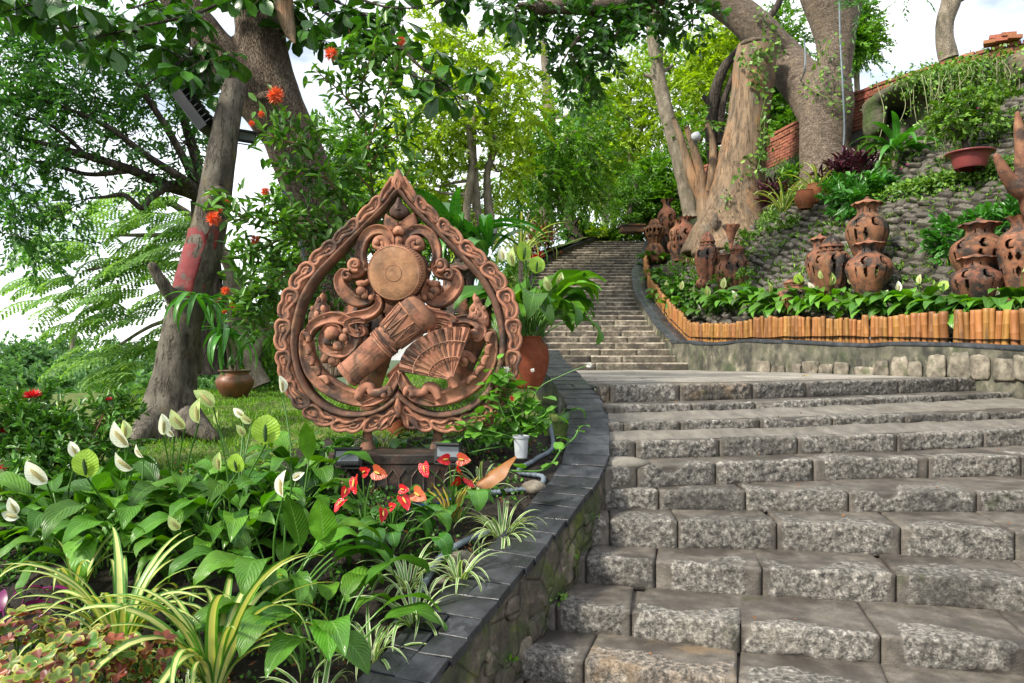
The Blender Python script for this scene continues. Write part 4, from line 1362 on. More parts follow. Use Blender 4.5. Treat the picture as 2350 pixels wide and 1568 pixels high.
mb = MB().box((.0, .0, -.14), (.05, .05, .12)); mb.build('bracket', M_BLACK, r_, world=False, smooth=False)

# ---------------------------------------------------------------- vases
PROF = {
    'lidded': [(.34, 0), (.36, .02), (.30, .05), (.33, .10), (.48, .20), (.76, .36), (.97, .51), (1., .59), (.88, .68), (.62, .745), (.48, .78), (.45, .83), (.48, .865), (.58, .895), (.64, .90)],
    'tall': [(.52, 0), (.55, .02), (.50, .05), (.62, .15), (.78, .30), (.92, .48), (1., .62), (.98, .70), (.82, .78), (.52, .84), (.40, .87), (.38, .91), (.46, .96), (.60, 1.0)],
    'ginger': [(.44, 0), (.46, .03), (.5, .08), (.70, .22), (.90, .38), (1., .52), (.96, .62), (.78, .70), (.60, .735), (.62, .75), (.58, .755), (.57, .80), (.62, .815), (.60, .825), (.50, .86), (.42, .90), (.30, .94), (.14, .965), (.06, .98), (.001, 1.)],
    'bottle': [(.40, 0), (.44, .02), (.50, .04), (.85, .14), (1., .26), (.92, .38), (.62, .48), (.44, .56), (.38, .66), (.36, .78), (.42, .88), (.62, .96), (.66, .965)],
    'gourd': [(.55, 0), (.85, .03), (1., .10), (.98, .20), (.80, .33), (.56, .42), (.50, .47), (.56, .52), (.72, .60), (.86, .70), (.88, .76), (.78, .82), (.52, .87), (.48, .89), (.45, .93), (.30, .97), (.08, .99), (.001, 1.)],
    'cup': [(.45, 0), (.5, .02), (.26, .10), (.22, .45), (.28, .6), (.55, .78), (.92, .93), (1., .97), (.98, .98)],
    'squat': [(.5, 0), (.55, .03), (.78, .12), (.98, .32), (1., .48), (.9, .62), (.66, .74), (.52, .78), (.54, .84), (.62, .88), (.60, .90), (.40, .95), (.001, 1.)],
}
def cut_fn(kind, seed):
    def f(th, z):
        c = np.zeros(np.broadcast(th, z).shape, bool)
        n = 7
        u = ((th + seed) / (2 * np.pi) * n) % 1 - .5
        zz = z
        if kind in ('lidded', 'ginger', 'bottle', 'squat'):
            zc = {'lidded': .66, 'ginger': .62, 'bottle': .36, 'squat': .55}[kind]
            d1 = np.hypot(u * .52, (zz - zc) * 1.9); d2 = np.hypot((u - .13) * .52, (zz - zc) * 1.9)
            c |= (d1 < .112) & (d2 > .092)
            n2 = 13
            u2 = ((th + seed * 2) / (2 * np.pi) * n2) % 1 - .5
            lo, hi = {'lidded': (.42, .58), 'ginger': (.38, .54), 'bottle': (.14, .28), 'squat': (.24, .42)}[kind]
            tz = np.clip((zz - lo) / (hi - lo), 0, 1)
            c |= (zz > lo) & (zz < hi) & (np.abs(u2) < .17 * tz * (1.15 - tz) * 3) & (((th + seed) / (2 * np.pi) * 3) % 1 < .7)
            u3 = ((th) / (2 * np.pi) * 9) % 1 - .5
            zn = {'lidded': .81, 'ginger': .78, 'bottle': .5, 'squat': .81}[kind]
            c |= np.hypot(u3 * .5, (zz - zn) * 2.4) < .055
        if kind == 'tall':
            u2 = ((th) / (2 * np.pi) * 18) % 1 - .5
            for lo, hi in ((.28, .40), (.46, .56)):
                tz = np.clip((zz - lo) / (hi - lo), 0, 1)
                c |= (zz > lo) & (zz < hi) & (np.abs(u2) < .34 * np.sin(tz * np.pi)) & (((th + lo * 9) / (2 * np.pi) * 5) % 1 < .6)
            d1 = np.hypot(u * .5, (zz - .66) * 2.2); d2 = np.hypot((u - .13) * .5, (zz - .66) * 2.2)
            c |= (d1 < .13) & (d2 > .10)
        if kind == 'gourd':
            u2 = ((th) / (2 * np.pi) * 16) % 1 - .5
            tz = np.clip((zz - .68) / .10, 0, 1)
            c |= (zz > .68) & (zz < .78) & (np.abs(u2) < .34 * np.sin(tz * np.pi) ** .6)
            c |= (np.abs(zz - .60) < .008) & (np.abs(u) < .3)
        return c
    return f

def vase(kind, px, ptop, pbot, d, wpx, label, group=None, z=None, name=None, tilt=(0, 0, 0), scallop=.07, seg=126, seed=None):
    if px > 1490:
        d = solve_r(px, pbot)
    top, bot = P(px, ptop, d), P(px, pbot, d)
    H = top[2] - bot[2]
    R = wpx / 2 / FP * d
    seed = px * .37 if seed is None else seed
    loc = bot.copy()
    r_ = thing(name or 'terracotta_vase', label, 'vase', tuple(loc), group, rot=tilt)
    pr = np.array(PROF[kind], float)
    lid_from = None
    open_top = kind in ('lidded', 'tall', 'bottle', 'cup')
    q = spline(np.c_[pr, np.zeros(len(pr))], 110)[:, :2]
    q[:, 0] = np.maximum(q[:, 0], .001)
    zr = pr[-1, 1]
    def mod(t, r, z):
        k = sstep(z, .86 * zr if open_top else 5, zr)
        return r * (1 + scallop * k * np.cos(9 * t)), z + .012 * k * np.cos(9 * t + 2)
    V, F = latheVF(q, seg, mod)
    G = F[0]
    Fi = G
    cen_t = (np.arange(seg) + .5) / seg * 2 * np.pi
    cen_z = (q[:-1, 1] + q[1:, 1]) / 2
    keep = ~cut_fn(kind, seed)(cen_t[None, :], cen_z[:, None])
    # gridF order: i over rows, j over seg
    Fk = Fi[keep.ravel()]
    Vi = V * [.93, .93, 1]
    th_ = .93
    n0 = len(V)
    # walls of the openings
    wall = []
    kp = keep
    rows, cols = kp.shape
    for i in range(rows):
        for j in range(cols):
            if not kp[i, j]:
                a = i * seg + j; b = (i + 1) * seg + j; c = (i + 1) * seg + (j + 1) % seg; e = i * seg + (j + 1) % seg
                if j and kp[i, j - 1]: wall.append([a, b, b + n0, a + n0])
                if kp[i, (j + 1) % cols]: wall.append([e, c, c + n0, e + n0])
                if i and kp[i - 1, j]: wall.append([a, e, e + n0, a + n0])
                if i + 1 < rows and kp[i + 1, j]: wall.append([b, c, c + n0, b + n0])
    Fin = Fk[:, ::-1] + n0
    rim = [[(rows) * seg + j, rows * seg + (j + 1) % seg, rows * seg + (j + 1) % seg + n0, rows * seg + j + n0] for j in range(seg)]
    Fs = np.vstack([Fk, Fin] + ([np.array(wall)] if wall else []) + ([np.array(rim)] if open_top else []))
    VV = np.vstack([V, Vi]) * [R, R, H]
    VV = VV * (1 + .012 * fbm(VV, 3, 2, int(px))[:, None])
    mk('vase_body', VV, Fs, M_VASE, r_, world=False)
    if kind == 'lidded':
        lp = [(.70, .895), (.72, .90), (.66, .912), (.40, .935), (.20, .955), (.10, .965), (.13, .975), (.10, .985), (.03, .99), (.001, 1.0)]
        def lm(t, r, z):
            k = sstep(r, .45, .7)
            return r * (1 + .06 * k * np.cos(9 * t)), z + .01 * k * np.cos(9 * t + 2)
        V, F = latheVF(lp, 45, lm)
        mk('vase_lid', V * [R, R, H], F, M_VASE, r_, world=False)
    if kind in ('ginger', 'gourd', 'squat'):
        for zz in ((.745, .81) if kind == 'ginger' else (.475, .88) if kind == 'gourd' else (.80,)):
            rr = np.interp(zz, q[:, 1], q[:, 0])
            a = np.linspace(0, 2 * np.pi, 41)
            V, F = tubeVF(np.c_[rr * R * 1.02 * np.cos(a), rr * R * 1.02 * np.sin(a), np.full(41, zz * H)], R * .05, 6, cap=False)
            mk('raised_band', V, F, M_VASE, r_, world=False)
    return r_

GV = 'pierced terracotta vases along the planter'
vase('lidded', 1990, 450, 640, 10.6, 92, 'tallest sooty pierced vase with scalloped lid, standing up the slope behind the others')
vase('lidded', 1994, 545, 712, 9.6, 100, 'big-bellied pierced vase in front of the tallest sooty vase, with crescent cutouts')
vase('ginger', 1908, 538, 690, 9.9, 84, 'ribbed lidded ginger jar with sooty streaks left of the big-bellied vase')
vase('lidded', 1882, 535, 690, 10.4, 64, 'half-hidden dark vase behind the sooty ginger jar')
vase('squat', 1822, 640, 722, 9.3, 72, 'low squat pot with pierced crescents half buried among peace lilies')
vase('lidded', 2248, 498, 690, 7.7, 122, 'large brown pierced vase with pointed lid beside the right edge shrub')
vase('tall', 2342, 498, 690, 7.6, 96, 'big round pierced vase cut off by the right edge')
vase('lidded', 2240, 578, 735, 7.2, 108, 'short fat pierced vase with stars and crescents in front of the pointed-lid vase')
vase('bottle', 2290, 655, 760, 7.0, 92, 'plain clay jug lying on its side among the peace lilies', tilt=(0, math.radians(78), math.radians(10)), name='clay_jug')
vase('gourd', 1502, 503, 605, 15.6, 52, 'two-storey gourd lantern vase at the head of the bamboo edging')
vase('tall', 1531, 458, 590, 16.3, 46, 'tallest slim vase with white light showing through its cutouts')
vase('lidded', 1549, 538, 598, 15.9, 36, 'small dark vase tucked between the gourd lantern and the tall slim vases')
vase('tall', 1573, 498, 605, 16.2, 50, 'shouldered vase with flared neck right of the small dark vase')
vase('tall', 1556, 505, 600, 16.8, 40, 'shadowed vase almost hidden behind the shouldered flared vase')
vase('ginger', 1624, 530, 665, 13.6, 54, 'domed ginger jar with fan cutouts standing among variegated leaves')
vase('bottle', 1618, 608, 668, 12.9, 42, 'long-necked bottle vase in front of the domed ginger jar')
vase('cup', 1678, 514, 620, 14.6, 38, 'slim flared cup vase overgrown with small-leaved creeper')
vase('lidded', 1662, 575, 690, 13.6, 40, 'vine-wrapped vase leaning between the ginger jar and the red planter pot')
vase('squat', 1692, 560, 670, 13.9, 52, 'reddish pot half covered by creeper')
vase('lidded', 1052, 592, 905, 6.15, 158, 'big terracotta lantern vase standing behind the right half of the teardrop carving', scallop=.09)
vase('lidded', 850, 600, 940, 6.3, 130, 'terracotta lantern vase glimpsed behind the left half of the teardrop carving', scallop=.09)

def pot(name, px, ptop, pbot, d, wpx, prof, mat, label, lab2=None):
    top, bot = P(px, ptop, d), P(px, pbot, d)
    H, R = top[2] - bot[2], wpx / 2 / FP * d
    r_ = thing(name, label, 'pot', tuple(bot))
    q = spline(np.c_[np.array(prof, float), np.zeros(len(prof))], 34)[:, :2]
    inner = np.c_[q[::-1, 0] * .92, q[::-1, 1]][:14]
    V, F = latheVF(np.vstack([q, inner]) * [R, H], 44)
    mk('pot_body', V * (1 + .01 * fbm(V, 4, 2, int(px))[:, None]), F, mat, r_, world=False)
    V, F = latheVF([(R * .9 * np.interp(.88, q[:, 1], q[:, 0]), H * .88), (.001, H * .9)], 24)
    mk('potting_soil', V, F, M_SOIL, r_, world=False)
    a = np.linspace(0, 2 * np.pi, 41)
    rr = q[-1, 0] * R
    V, F = tubeVF(np.c_[rr * np.cos(a), rr * np.sin(a), np.full(41, H * .985)], R * .05, 7, cap=False)
    mk('pot_rim', V, F, mat, r_, world=False)
    return r_
pot('terracotta_pot', 1212, 772, 892, 6.25, 96, [(.5, 0), (.66, .08), (.93, .36), (1., .58), (.93, .78), (.70, .93), (.66, 1.)], M_POT, 'orange terracotta jar holding the tall peace lily behind the carving')
pot('glazed_pot', 539, 850, 912, 9.6, 84, [(.55, 0), (.66, .06), (.95, .40), (1., .62), (.86, .80), (.74, .88), (.80, .96), (.82, 1.)], M_GLAZE, 'brown glazed pot on the lawn beside the grey dead trunk')
pot('terracotta_pot', 917, 915, 1000, 5.75, 76, [(.6, 0), (.85, .3), (1., .65), (.9, .9), (.85, 1.)], M_POT, 'rusty round pot seen under the bottom cusp of the carving')
pot('red_pot', 1117, 925, 985, 5.6, 56, [(.7, 0), (.8, .4), (.9, .85), (1., .9), (1., 1.)], M_REDPOT, 'dull red pot behind the jasmine right of the carving')
pot('plastic_pot', 1196, 1000, 1052, 4.85, 38, [(.72, 0), (.74, .05), (.86, .7), (.9, .88), (1., .9), (1., 1.)], M_WHITEP, 'small white plastic pot among the jasmine leaves by the slate coping')
rb = P(2226, 352, 11.3)
r_ = pot('bowl_planter', 2226, 352, 388, 11.3, 92, [(.66, 0), (.70, .1), (.82, .6), (.90, .88), (1.05, .92), (1.07, 1.)], M_REDPOT, 'wide dark red bowl planter on the slope above the creeper band')
for px_, py_, lab in ((1848, 470, 'round clay pot half hidden by the yellow-striped lilies under the big trees'), (1868, 455, 'small reddish clay pot under the yellow-striped lilies')):
    pot('clay_pot', px_, py_ - 32, py_ + 10, 14.6, 46 if px_ < 1860 else 34, [(.6, 0), (.9, .3), (1., .6), (.85, .9), (.8, 1.)], M_POT, lab)

# hand-like sculpture at the right edge
hd = thing('curved_hand_sculpture', 'reddish clay hand with upturned thumb and finger at the right edge', 'sculpture', tuple(P(2375, 470, 9.)))
mb = MB()
def limb(pts, rad, sides=14):
    q = spline(np.array([np.r_[P(a, b, 9.0 + (c if len(t_) > 2 else 0)), 0] for t_ in pts for a, b, c in [(*t_, 0)[:3]]]), 26)[:, :3]
    V, F = tubeVF(q, np.interp(np.linspace(0, 1, 26), np.linspace(0, 1, len(rad)), rad), sides)
    mb.add(V, F)
limb([(2395, 520), (2385, 470), (2375, 430), (2365, 395)], [.17, .20, .20, .13])
limb([(2378, 435), (2340, 432), (2312, 405), (2295, 375), (2283, 352)], [.16, .125, .085, .066, .035])
limb([(2372, 420), (2352, 385), (2344, 340), (2338, 290), (2334, 254)], [.17, .11, .074, .062, .025])
limb([(2400, 420), (2392, 370), (2388, 310), (2390, 250)], [.15, .09, .07, .03])
M_HAND = terracotta('dark_clay', (.07, .034, .022), (.16, .068, .042), (.24, .10, .06), .8, .05)
o = mb.build('clay_hand', M_HAND, hd)
remesh(o, .022, 4)
st = thing('stone_post', 'dark stone block holding up the clay hand at the right edge', 'post', tuple(P(2400, 620, 9.)))
V, F = ballVF((0, 0, 0), 1, seg=16, rings=10)
V = np.sign(V) * np.abs(V) ** .4
c = P(2420, 570, 9.1)
mk('stone_block', V * [.2, .2, .45] + c, F, M_RUBBLE, st)

# ---------------------------------------------------------------- small things in the bed
def pipe(name, label, cat, pts, r, mat, ribs=0, n=120, gl=True):
    q = np.array([P(*p) for p in pts])
    if gl:
        for i in range(len(q)):
            q[i, 2] = float(z_left(q[i, 0], q[i, 1])) + r + .012
    q = spline(q, n)
    rr = np.full(n, r)
    if ribs: rr = rr * (1 + .10 * np.sign(np.sin(np.arange(n) * ribs)))
    V, F = tubeVF(q, rr, 10)
    o_ = mk(name, V, F, mat)
    return tag(o_, label, cat)
pipe('conduit_pipe', 'ribbed grey conduit lying on the soil beside the slate coping', 'pipe', [(905, 1400, 3.42), (960, 1330, 3.65), (1010, 1262, 3.95), (1070, 1212, 4.12), (1130, 1180, 4.25)], .018, M_GREYP, 1.7, 220)
pipe('conduit_loop', 'grey hose coiled beside the white plastic pot', 'hose', [(1070, 1105, 4.62), (1150, 1080, 4.7), (1230, 1076, 4.75), (1245, 1052, 4.85), (1190, 1040, 4.9), (1230, 1010, 5.05), (1268, 985, 5.3), (1262, 940, 5.6)], .016, M_GREYP, 1.7, 220)
M_BLUE = plain('blue_cable_sheath', (.02, .12, .45), .4)
pipe('blue_cable', 'thin blue cable on the soil in front of the plinth', 'cable', [(925, 1112, 4.55), (965, 1125, 4.5), (1010, 1118, 4.55), (1040, 1108, 4.6)], .006, M_BLUE)
pipe('black_cable', 'black cable hanging down behind the floodlights into the soil', 'cable', [(830, 1080, 4.6), (852, 1100, 4.55), (860, 1150, 4.45)], .006, M_BLACK)
for (px, d, s_, lab) in ((1062, 3.95, (.075, .055, .05), 'brown garden stone resting against the grey conduit'), (1014, 3.78, (.028, .024, .022), 'small pale pebble beside the grey conduit'), (985, 4.25, (.026, .02, .018), 'small black stone under the red anthuriums'),
                          (1225, 4.75, (.08, .06, .05), 'mossy stone against the coping near the hose')):
    c = GL(px, d)
    V, F = ballVF((0, 0, 0), 1, seg=16, rings=10)
    V = V * (1 + .2 * fbm(V, 1.5, 3, px)[:, None])
    r_ = thing('garden_stone', lab, 'stone', tuple(c))
    mk('stone_body', V * s_ + [0, 0, s_[2] * .5], F, M_WSTONE if px != 985 else M_BLACK, r_, world=False)
# ================================================================ vegetation helpers
SHAPES = {
    'ovate': lambda s: np.sin(np.pi * s ** .82) ** .85,
    'lance': lambda s: np.sin(np.pi * s ** .75) ** 1.0,
    'strap': lambda s: np.minimum(1, .55 + s * 2.2) * (1 - s ** 2.2) ** .75,
    'obov': lambda s: np.sin(np.pi * s ** 1.65) ** .75,
    'heart': lambda s: np.where(s < .12, .55 + s * 3.2, np.cos((s - .12) / .88 * np.pi / 2) ** .72 * .97),
    'round': lambda s: np.sin(np.pi * s ** .95) ** .55,
}
def leaf_mesh(name, mat, L, W, shape='ovate', n=8, ac=4, pet=0., pr=.003, a0=60, droop=70, fold=.18, wave=.03, twist=0, pow_=1.3, seed=0, cup=0., serr=0., mesh_only=True, thick=None):
    """a leaf that grows from the origin along +Y; angles in degrees above the horizontal"""
    r_ = np.random.default_rng(seed)
    npet = 5 if pet else 0
    ts = np.linspace(0, 1, n + 1)
    segs = []
    a = math.radians(a0)
    pos = np.array([0., 0.])
    pts = [pos.copy()]; ang = [a]
    for k in range(npet):
        pos = pos + np.array([math.cos(a), math.sin(a)]) * pet / npet
        a -= math.radians(droop) * .05
        pts.append(pos.copy()); ang.append(a)
    a1 = a
    for k in range(n):
        a = a1 - math.radians(droop) * ((k + .5) / n) ** pow_
        pos = pos + np.array([math.cos(a), math.sin(a)]) * L / n
        pts.append(pos.copy()); ang.append(a)
    pts = np.array(pts); ang = np.array(ang)
    b0 = npet
    mid = pts[b0:]; an = ang[b0:]
    w = W * SHAPES[shape](np.clip(ts, 0, 1))
    w[-1] = W * .02
    u = np.linspace(-1, 1, ac + 1)
    V = np.zeros((n + 1, ac + 1, 3)); UV = np.zeros((n + 1, ac + 1, 2))
    ph = r_.uniform(0, 6)
    for i in range(n + 1):
        nrm = np.array([-math.sin(an[i]), math.cos(an[i])])
        tw = math.radians(twist) * ts[i]
        for j in range(ac + 1):
            x = u[j] * w[i] / 2
            hgt = fold * abs(u[j]) * w[i] / 2 + cup * u[j] ** 2 * w[i] * .5 + wave * W * math.sin(ts[i] * 16 + ph + (u[j] > 0) * 1.7) * abs(u[j])
            x2 = x * math.cos(tw) - hgt * math.sin(tw); h2 = x * math.sin(tw) + hgt * math.cos(tw)
            V[i, j] = (x2, mid[i, 0] + nrm[0] * h2, mid[i, 1] + nrm[1] * h2)
            UV[i, j] = ((u[j] + 1) / 2, ts[i])
    if shape == 'heart':
        V[0, :, 1] -= np.abs(u) * W * .16
        V[1, :, 1] -= np.abs(u) ** 2 * W * .06
    mb = MB().add(V.reshape(-1, 3), gridF(n + 1, ac + 1), UV.reshape(-1, 2))
    if pet:
        C = np.c_[np.zeros(b0 + 1), pts[:b0 + 1, 0], pts[:b0 + 1, 1]]
        Vt, Ft = tubeVF(C, np.linspace(pr * 1.5, pr, b0 + 1), 5, cap=False)
        mb.add(Vt, Ft, np.tile([.5, .1], (len(Vt), 1)))
    return mb.build(name, mat, mesh_only=True)

TPL = {
    'quad': (np.array([[0, 0, 0], [-.5, .45, .10], [0, 1, -.06], [.5, .45, .10]]), np.array([[0, 2, 1], [0, 3, 2]]), np.array([[.5, 0], [0, .45], [.5, 1], [1, .45]])),
    'hex': (np.array([[0, 0, 0], [-.36, .28, .08], [-.46, .66, .06], [0, 1, -.10], [.46, .66, .06], [.36, .28, .08]]), np.array([[0, 3, 2, 1], [0, 5, 4, 3]]),
            np.array([[.5, 0], [.1, .28], [0, .66], [.5, 1], [1, .66], [.9, .28]])),
}
def leavesVF(pos, dirs, nrm, L, W, tpl='quad'):
    T, F, U = TPL[tpl]
    N = len(pos)
    dirs = dirs / (np.linalg.norm(dirs, axis=1)[:, None] + 1e-9)
    x = np.cross(dirs, nrm); x /= np.linalg.norm(x, axis=1)[:, None] + 1e-9
    z = np.cross(x, dirs)
    L = np.broadcast_to(L, (N,)); W = np.broadcast_to(W, (N,))
    V = pos[:, None] + x[:, None] * (T[None, :, :1] * W[:, None, None]) + dirs[:, None] * (T[None, :, 1:2] * L[:, None, None]) + z[:, None] * (T[None, :, 2:] * L[:, None, None])
    FF = (F[None] + (np.arange(N) * len(T))[:, None, None]).reshape(-1, F.shape[1])
    return V.reshape(-1, 3), FF, np.tile(U, (N, 1))

def spray(centres, tdir, tl, n, L, W, rg, up=.55, droop=.25, tpl='quad', lj=.3):
    """leaves on both sides of short twigs"""
    N = len(centres)
    k = (np.arange(n) + .5) / n
    tdir = tdir / (np.linalg.norm(tdir, axis=1)[:, None] + 1e-9)
    nr = rg.normal(0, .45, (N, 3)) + [0, 0, 1]
    nr /= np.linalg.norm(nr, axis=1)[:, None]
    sd = np.cross(tdir, nr); sd /= np.linalg.norm(sd, axis=1)[:, None] + 1e-9
    pos = centres[:, None] + tdir[:, None] * (k[None, :, None] * tl[:, None, None]) + np.array([0, 0, -1.]) * (droop * tl[:, None, None] * k[None, :, None] ** 2)
    sgn = np.where(np.arange(n) % 2, 1., -1.)[None, :, None]
    d = tdir[:, None] * .75 + sd[:, None] * sgn * up + rg.normal(0, .28, (N, n, 3)) + [0, 0, -.15]
    m = nr[:, None] + rg.normal(0, .35, (N, n, 3))
    return leavesVF(pos.reshape(-1, 3), d.reshape(-1, 3), m.reshape(-1, 3), L * rg.uniform(1 - lj, 1 + lj, N * n), W * rg.uniform(1 - lj, 1 + lj, N * n), tpl)

def blob_points(c, r, n, rg, shell=2.0):
    v = rg.normal(0, 1, (n, 3)); v /= np.linalg.norm(v, axis=1)[:, None]
    return np.asarray(c) + v * (rg.uniform(0, 1, n) ** (1 / shell))[:, None] * np.asarray(r), v

def pxline(pts):
    """[(px, py, depth, radius px)] -> centre line and radii in metres"""
    C = np.array([P(a, b, d) for a, b, d, r in pts])
    R = np.array([r / FP * d for a, b, d, r in pts])
    return C, R

def limbVF(pts, n=None, sides=10, rough=.08, seed=0, rscale=5):
    C, R = pxline(pts)
    n = n or max(10, len(pts) * 5)
    q = spline(np.c_[C, R], n)
    return tubeVF(q[:, :3], np.maximum(q[:, 3], .003), sides, rough=rough, seed=seed, rscale=rscale), q

def tree(name, label, limbs, blobs, bark, leafm, leaf=(.1, .05), per=14, twl=.4, group=None, base=None, seed=1, vox=None, tpl='quad', rough=.08, cat='tree', up=.55, droop=.25, twigs=True, sides=10, rsc=5, lj=.3):
    rg = np.random.default_rng(seed)
    base = base if base is not None else (P(*limbs[0][0][:3]) if limbs else P(*blobs[0][:3]))
    root = thing(name, label, cat, tuple(base), group)
    mb = MB(); tips = []
    for i, l in enumerate(limbs):
        (V, F), q = limbVF(l, sides=sides, rough=rough, seed=seed + i, rscale=rsc)
        mb.add(V, F)
        tips.append(q)
    fine = MB()
    allq = np.vstack(tips) if tips else None
    cv = MB()
    for (px, py, d, rx, ry, rd, ntw) in blobs:
        c = P(px, py, d)
        r = np.array([rx / FP * d, rd, ry / FP * d])
        pts, v = blob_points(c, r, ntw, rg)
        td = v * .8 + rg.normal(0, .6, (ntw, 3)) + [0, 0, -.1]
        V, F, U = spray(pts, td, twl * rg.uniform(.6, 1.3, ntw), per, leaf[0], leaf[1], rg, up, droop, tpl, lj)
        cv.add(V, F, U)
        if twigs and allq is not None:
            k = np.argmin(np.linalg.norm(allq[:, :3] - c, axis=1) - allq[:, 3] * 2)
            a = allq[k, :3]
            r0 = min(allq[k, 3] * .5, .05)
            Vt, Ft = tubeVF(spline(np.array([a, a * .5 + c * .5 + rg.normal(0, .12, 3) * np.linalg.norm(c - a), c]), 8), np.linspace(r0, r0 * .35, 8), 5)
            fine.add(Vt, Ft)
            for t_ in range(min(7, ntw)):
                e = pts[rg.integers(ntw)]
                Vt, Ft = tubeVF(spline(np.array([c, c * .5 + e * .5 + rg.normal(0, .06, 3), e]), 6), np.linspace(r0 * .35, .004, 6), 4)
                fine.add(Vt, Ft)
    if mb.n:
        o = mb.build('trunk', bark, root)
        if vox:
            remesh(o, vox, 2)
    if fine.n:
        fine.build('branches', bark, root, kind='stuff')
    if cv.n:
        cv.build('crown', leafm, root)
    return root

def rosette(root, meshes, n, rad=.02, tilt=12, sc=(.75, 1.15), rg=None, name='leaf', yaw=None, at=(0, 0, 0), zj=.0):
    rg = rg or rng
    for k in range(n):
        y = (k * 2.39996 + rg.uniform(-.35, .35)) if yaw is None else math.radians(rg.uniform(*yaw))
        r = rad * math.sqrt(rg.uniform(0, 1))
        s = rg.uniform(*sc)
        inst(name, meshes[int(rg.integers(len(meshes)))], root, (at[0] - r * math.sin(y), at[1] + r * math.cos(y), at[2] + rg.uniform(0, zj) if zj else at[2]),
             (math.radians(rg.uniform(-tilt, tilt)), math.radians(rg.uniform(-tilt, tilt)), y), s)

# ---------------------------------------------------------------- leaf materials
L_LILY = leafmat('peace_lily_leaf', (.024, .098, .010), (.10, .24, .02), .36, .25, (.12, .27, .05), ribs=13, bump=.4, var=.4, spec=.38, blotch=((.20, .12, .03), 8, .70, .6))
L_LILY2 = leafmat('young_peace_lily_leaf', (.06, .20, .016), (.13, .32, .03), .28, .3, (.20, .38, .09), ribs=13, bump=.3)
L_STRIPE = leafmat('yellow_striped_leaf', (.06, .19, .028), (.11, .26, .035), .34, .28, None, stripe=((.55, .57, .20), .27), bump=.2)
L_SPIDER = leafmat('white_edged_leaf', (.10, .25, .045), (.17, .34, .07), .36, .3, None, edge=((.68, .72, .46), .20), bump=.2)
L_ANTH = leafmat('anthurium_leaf', (.03, .12, .014), (.075, .22, .025), .26, .22, (.16, .30, .07), ribs=8)
L_RED = leafmat('red_spathe', (.46, .008, .014), (.66, .02, .03), .16, .12, (.32, .004, .008), ribs=7, tcol=(1, .3, .3), bump=.5)
L_ORSP = leafmat('fading_orange_spathe', (.42, .06, .03), (.42, .13, .045), .25, .2, (.40, .06, .02), ribs=7, tcol=(1, .6, .3), bump=.4)
L_WHITE = leafmat('white_spathe', (.74, .76, .64), (.82, .82, .74), .38, .3, (.55, .62, .36), tcol=(1, 1, .85), var=.06, ribs=9, bump=.2)
L_GSPA = leafmat('green_white_spathe', (.32, .48, .12), (.62, .68, .38), .36, .35, (.26, .42, .10), tcol=(1, 1, .6), var=.12, ribs=9, bump=.3)
L_GREENSP = leafmat('green_spathe', (.24, .42, .04), (.34, .52, .07), .34, .3, (.15, .30, .03), var=.1, ribs=9, bump=.4)
M_SPADIX = surf('cream_spadix', [(.35, (.40, .34, .12)), (.65, (.64, .56, .26))], 90, rough=(.5, .7), bump=.8, bscale=140)
M_GSPADIX = surf('dark_green_spadix', [(.35, (.012, .045, .012)), (.65, (.06, .13, .03))], 90, rough=(.5, .7), bump=.8, bscale=140)
M_STEM = surf('green_stem', [(.3, (.035, .11, .015)), (.7, (.08, .19, .03))], 12, rough=(.35, .5), bump=.1)
M_YSTEM = surf('yellow_stem', [(.3, (.30, .22, .03)), (.7, (.42, .33, .06))], 12, rough=(.35, .5), bump=.1)
M_TWIG = surf('reddish_twig', [(.3, (.12, .055, .03)), (.7, (.24, .13, .07))], 14, rough=(.6, .8), bump=.3)
L_IXORA = leafmat('ixora_leaf', (.035, .12, .015), (.10, .25, .03), .24, .18, (.10, .22, .05), var=.35, blotch=((.30, .16, .03), 6, .66, .5))
L_COMBO = leafmat('shrub_leaf', (.030, .11, .016), (.13, .29, .04), .33, .3, (.16, .28, .08), var=.35)
L_JAS = leafmat('jasmine_leaf', (.075, .22, .022), (.15, .36, .045), .36, .32, (.22, .40, .12), var=.25, ribs=6)
L_ALMOND = leafmat('almond_leaf', (.012, .055, .008), (.055, .165, .018), .30, .26, (.08, .18, .04), var=.4, ribs=8)
L_FINE = leafmat('fine_dark_leaf', (.030, .11, .03), (.10, .25, .05), .42, .42, None, var=.4)
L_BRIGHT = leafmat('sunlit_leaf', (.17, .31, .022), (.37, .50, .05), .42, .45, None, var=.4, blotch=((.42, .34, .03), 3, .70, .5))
L_MIDG = leafmat('mid_green_leaf', (.05, .165, .018), (.165, .33, .036), .40, .42, None, var=.4)
L_FEATHER = leafmat('feathery_leaf', (.14, .29, .075), (.25, .42, .14), .45, .45, None, var=.3)
L_FAR = leafmat('far_tree_leaf', (.065, .165, .060), (.15, .30, .11), .5, .4, None, var=.35)  # pale bluish leaf colour stands in for distance haze
L_DRAC = leafmat('dracaena_leaf', (.030, .14, .018), (.075, .25, .035), .30, .3, (.13, .30, .06), ribs=3, var=.25)
L_PURPLE = leafmat('purple_leaf', (.020, .012, .018), (.10, .018, .035), .32, .15, None, var=.4, tcol=(1, .3, .4))
L_COLEUS = leafmat('variegated_geranium_leaf', (.04, .13, .014), (.16, .235, .026), .42, .25, None, var=.4, blotch=((.16, .024, .02), 18, .49, .95), edge=((.30, .30, .04), .07))
L_COLEUSR = leafmat('maroon_geranium_leaf', (.11, .020, .016), (.25, .07, .03), .42, .2, None, var=.35, blotch=((.26, .34, .04), 16, .54, .8))
L_IVY = leafmat('ivy_leaf', (.045, .13, .016), (.17, .31, .035), .42, .3, None, var=.4, blotch=((.40, .36, .04), 3, .68, .6))
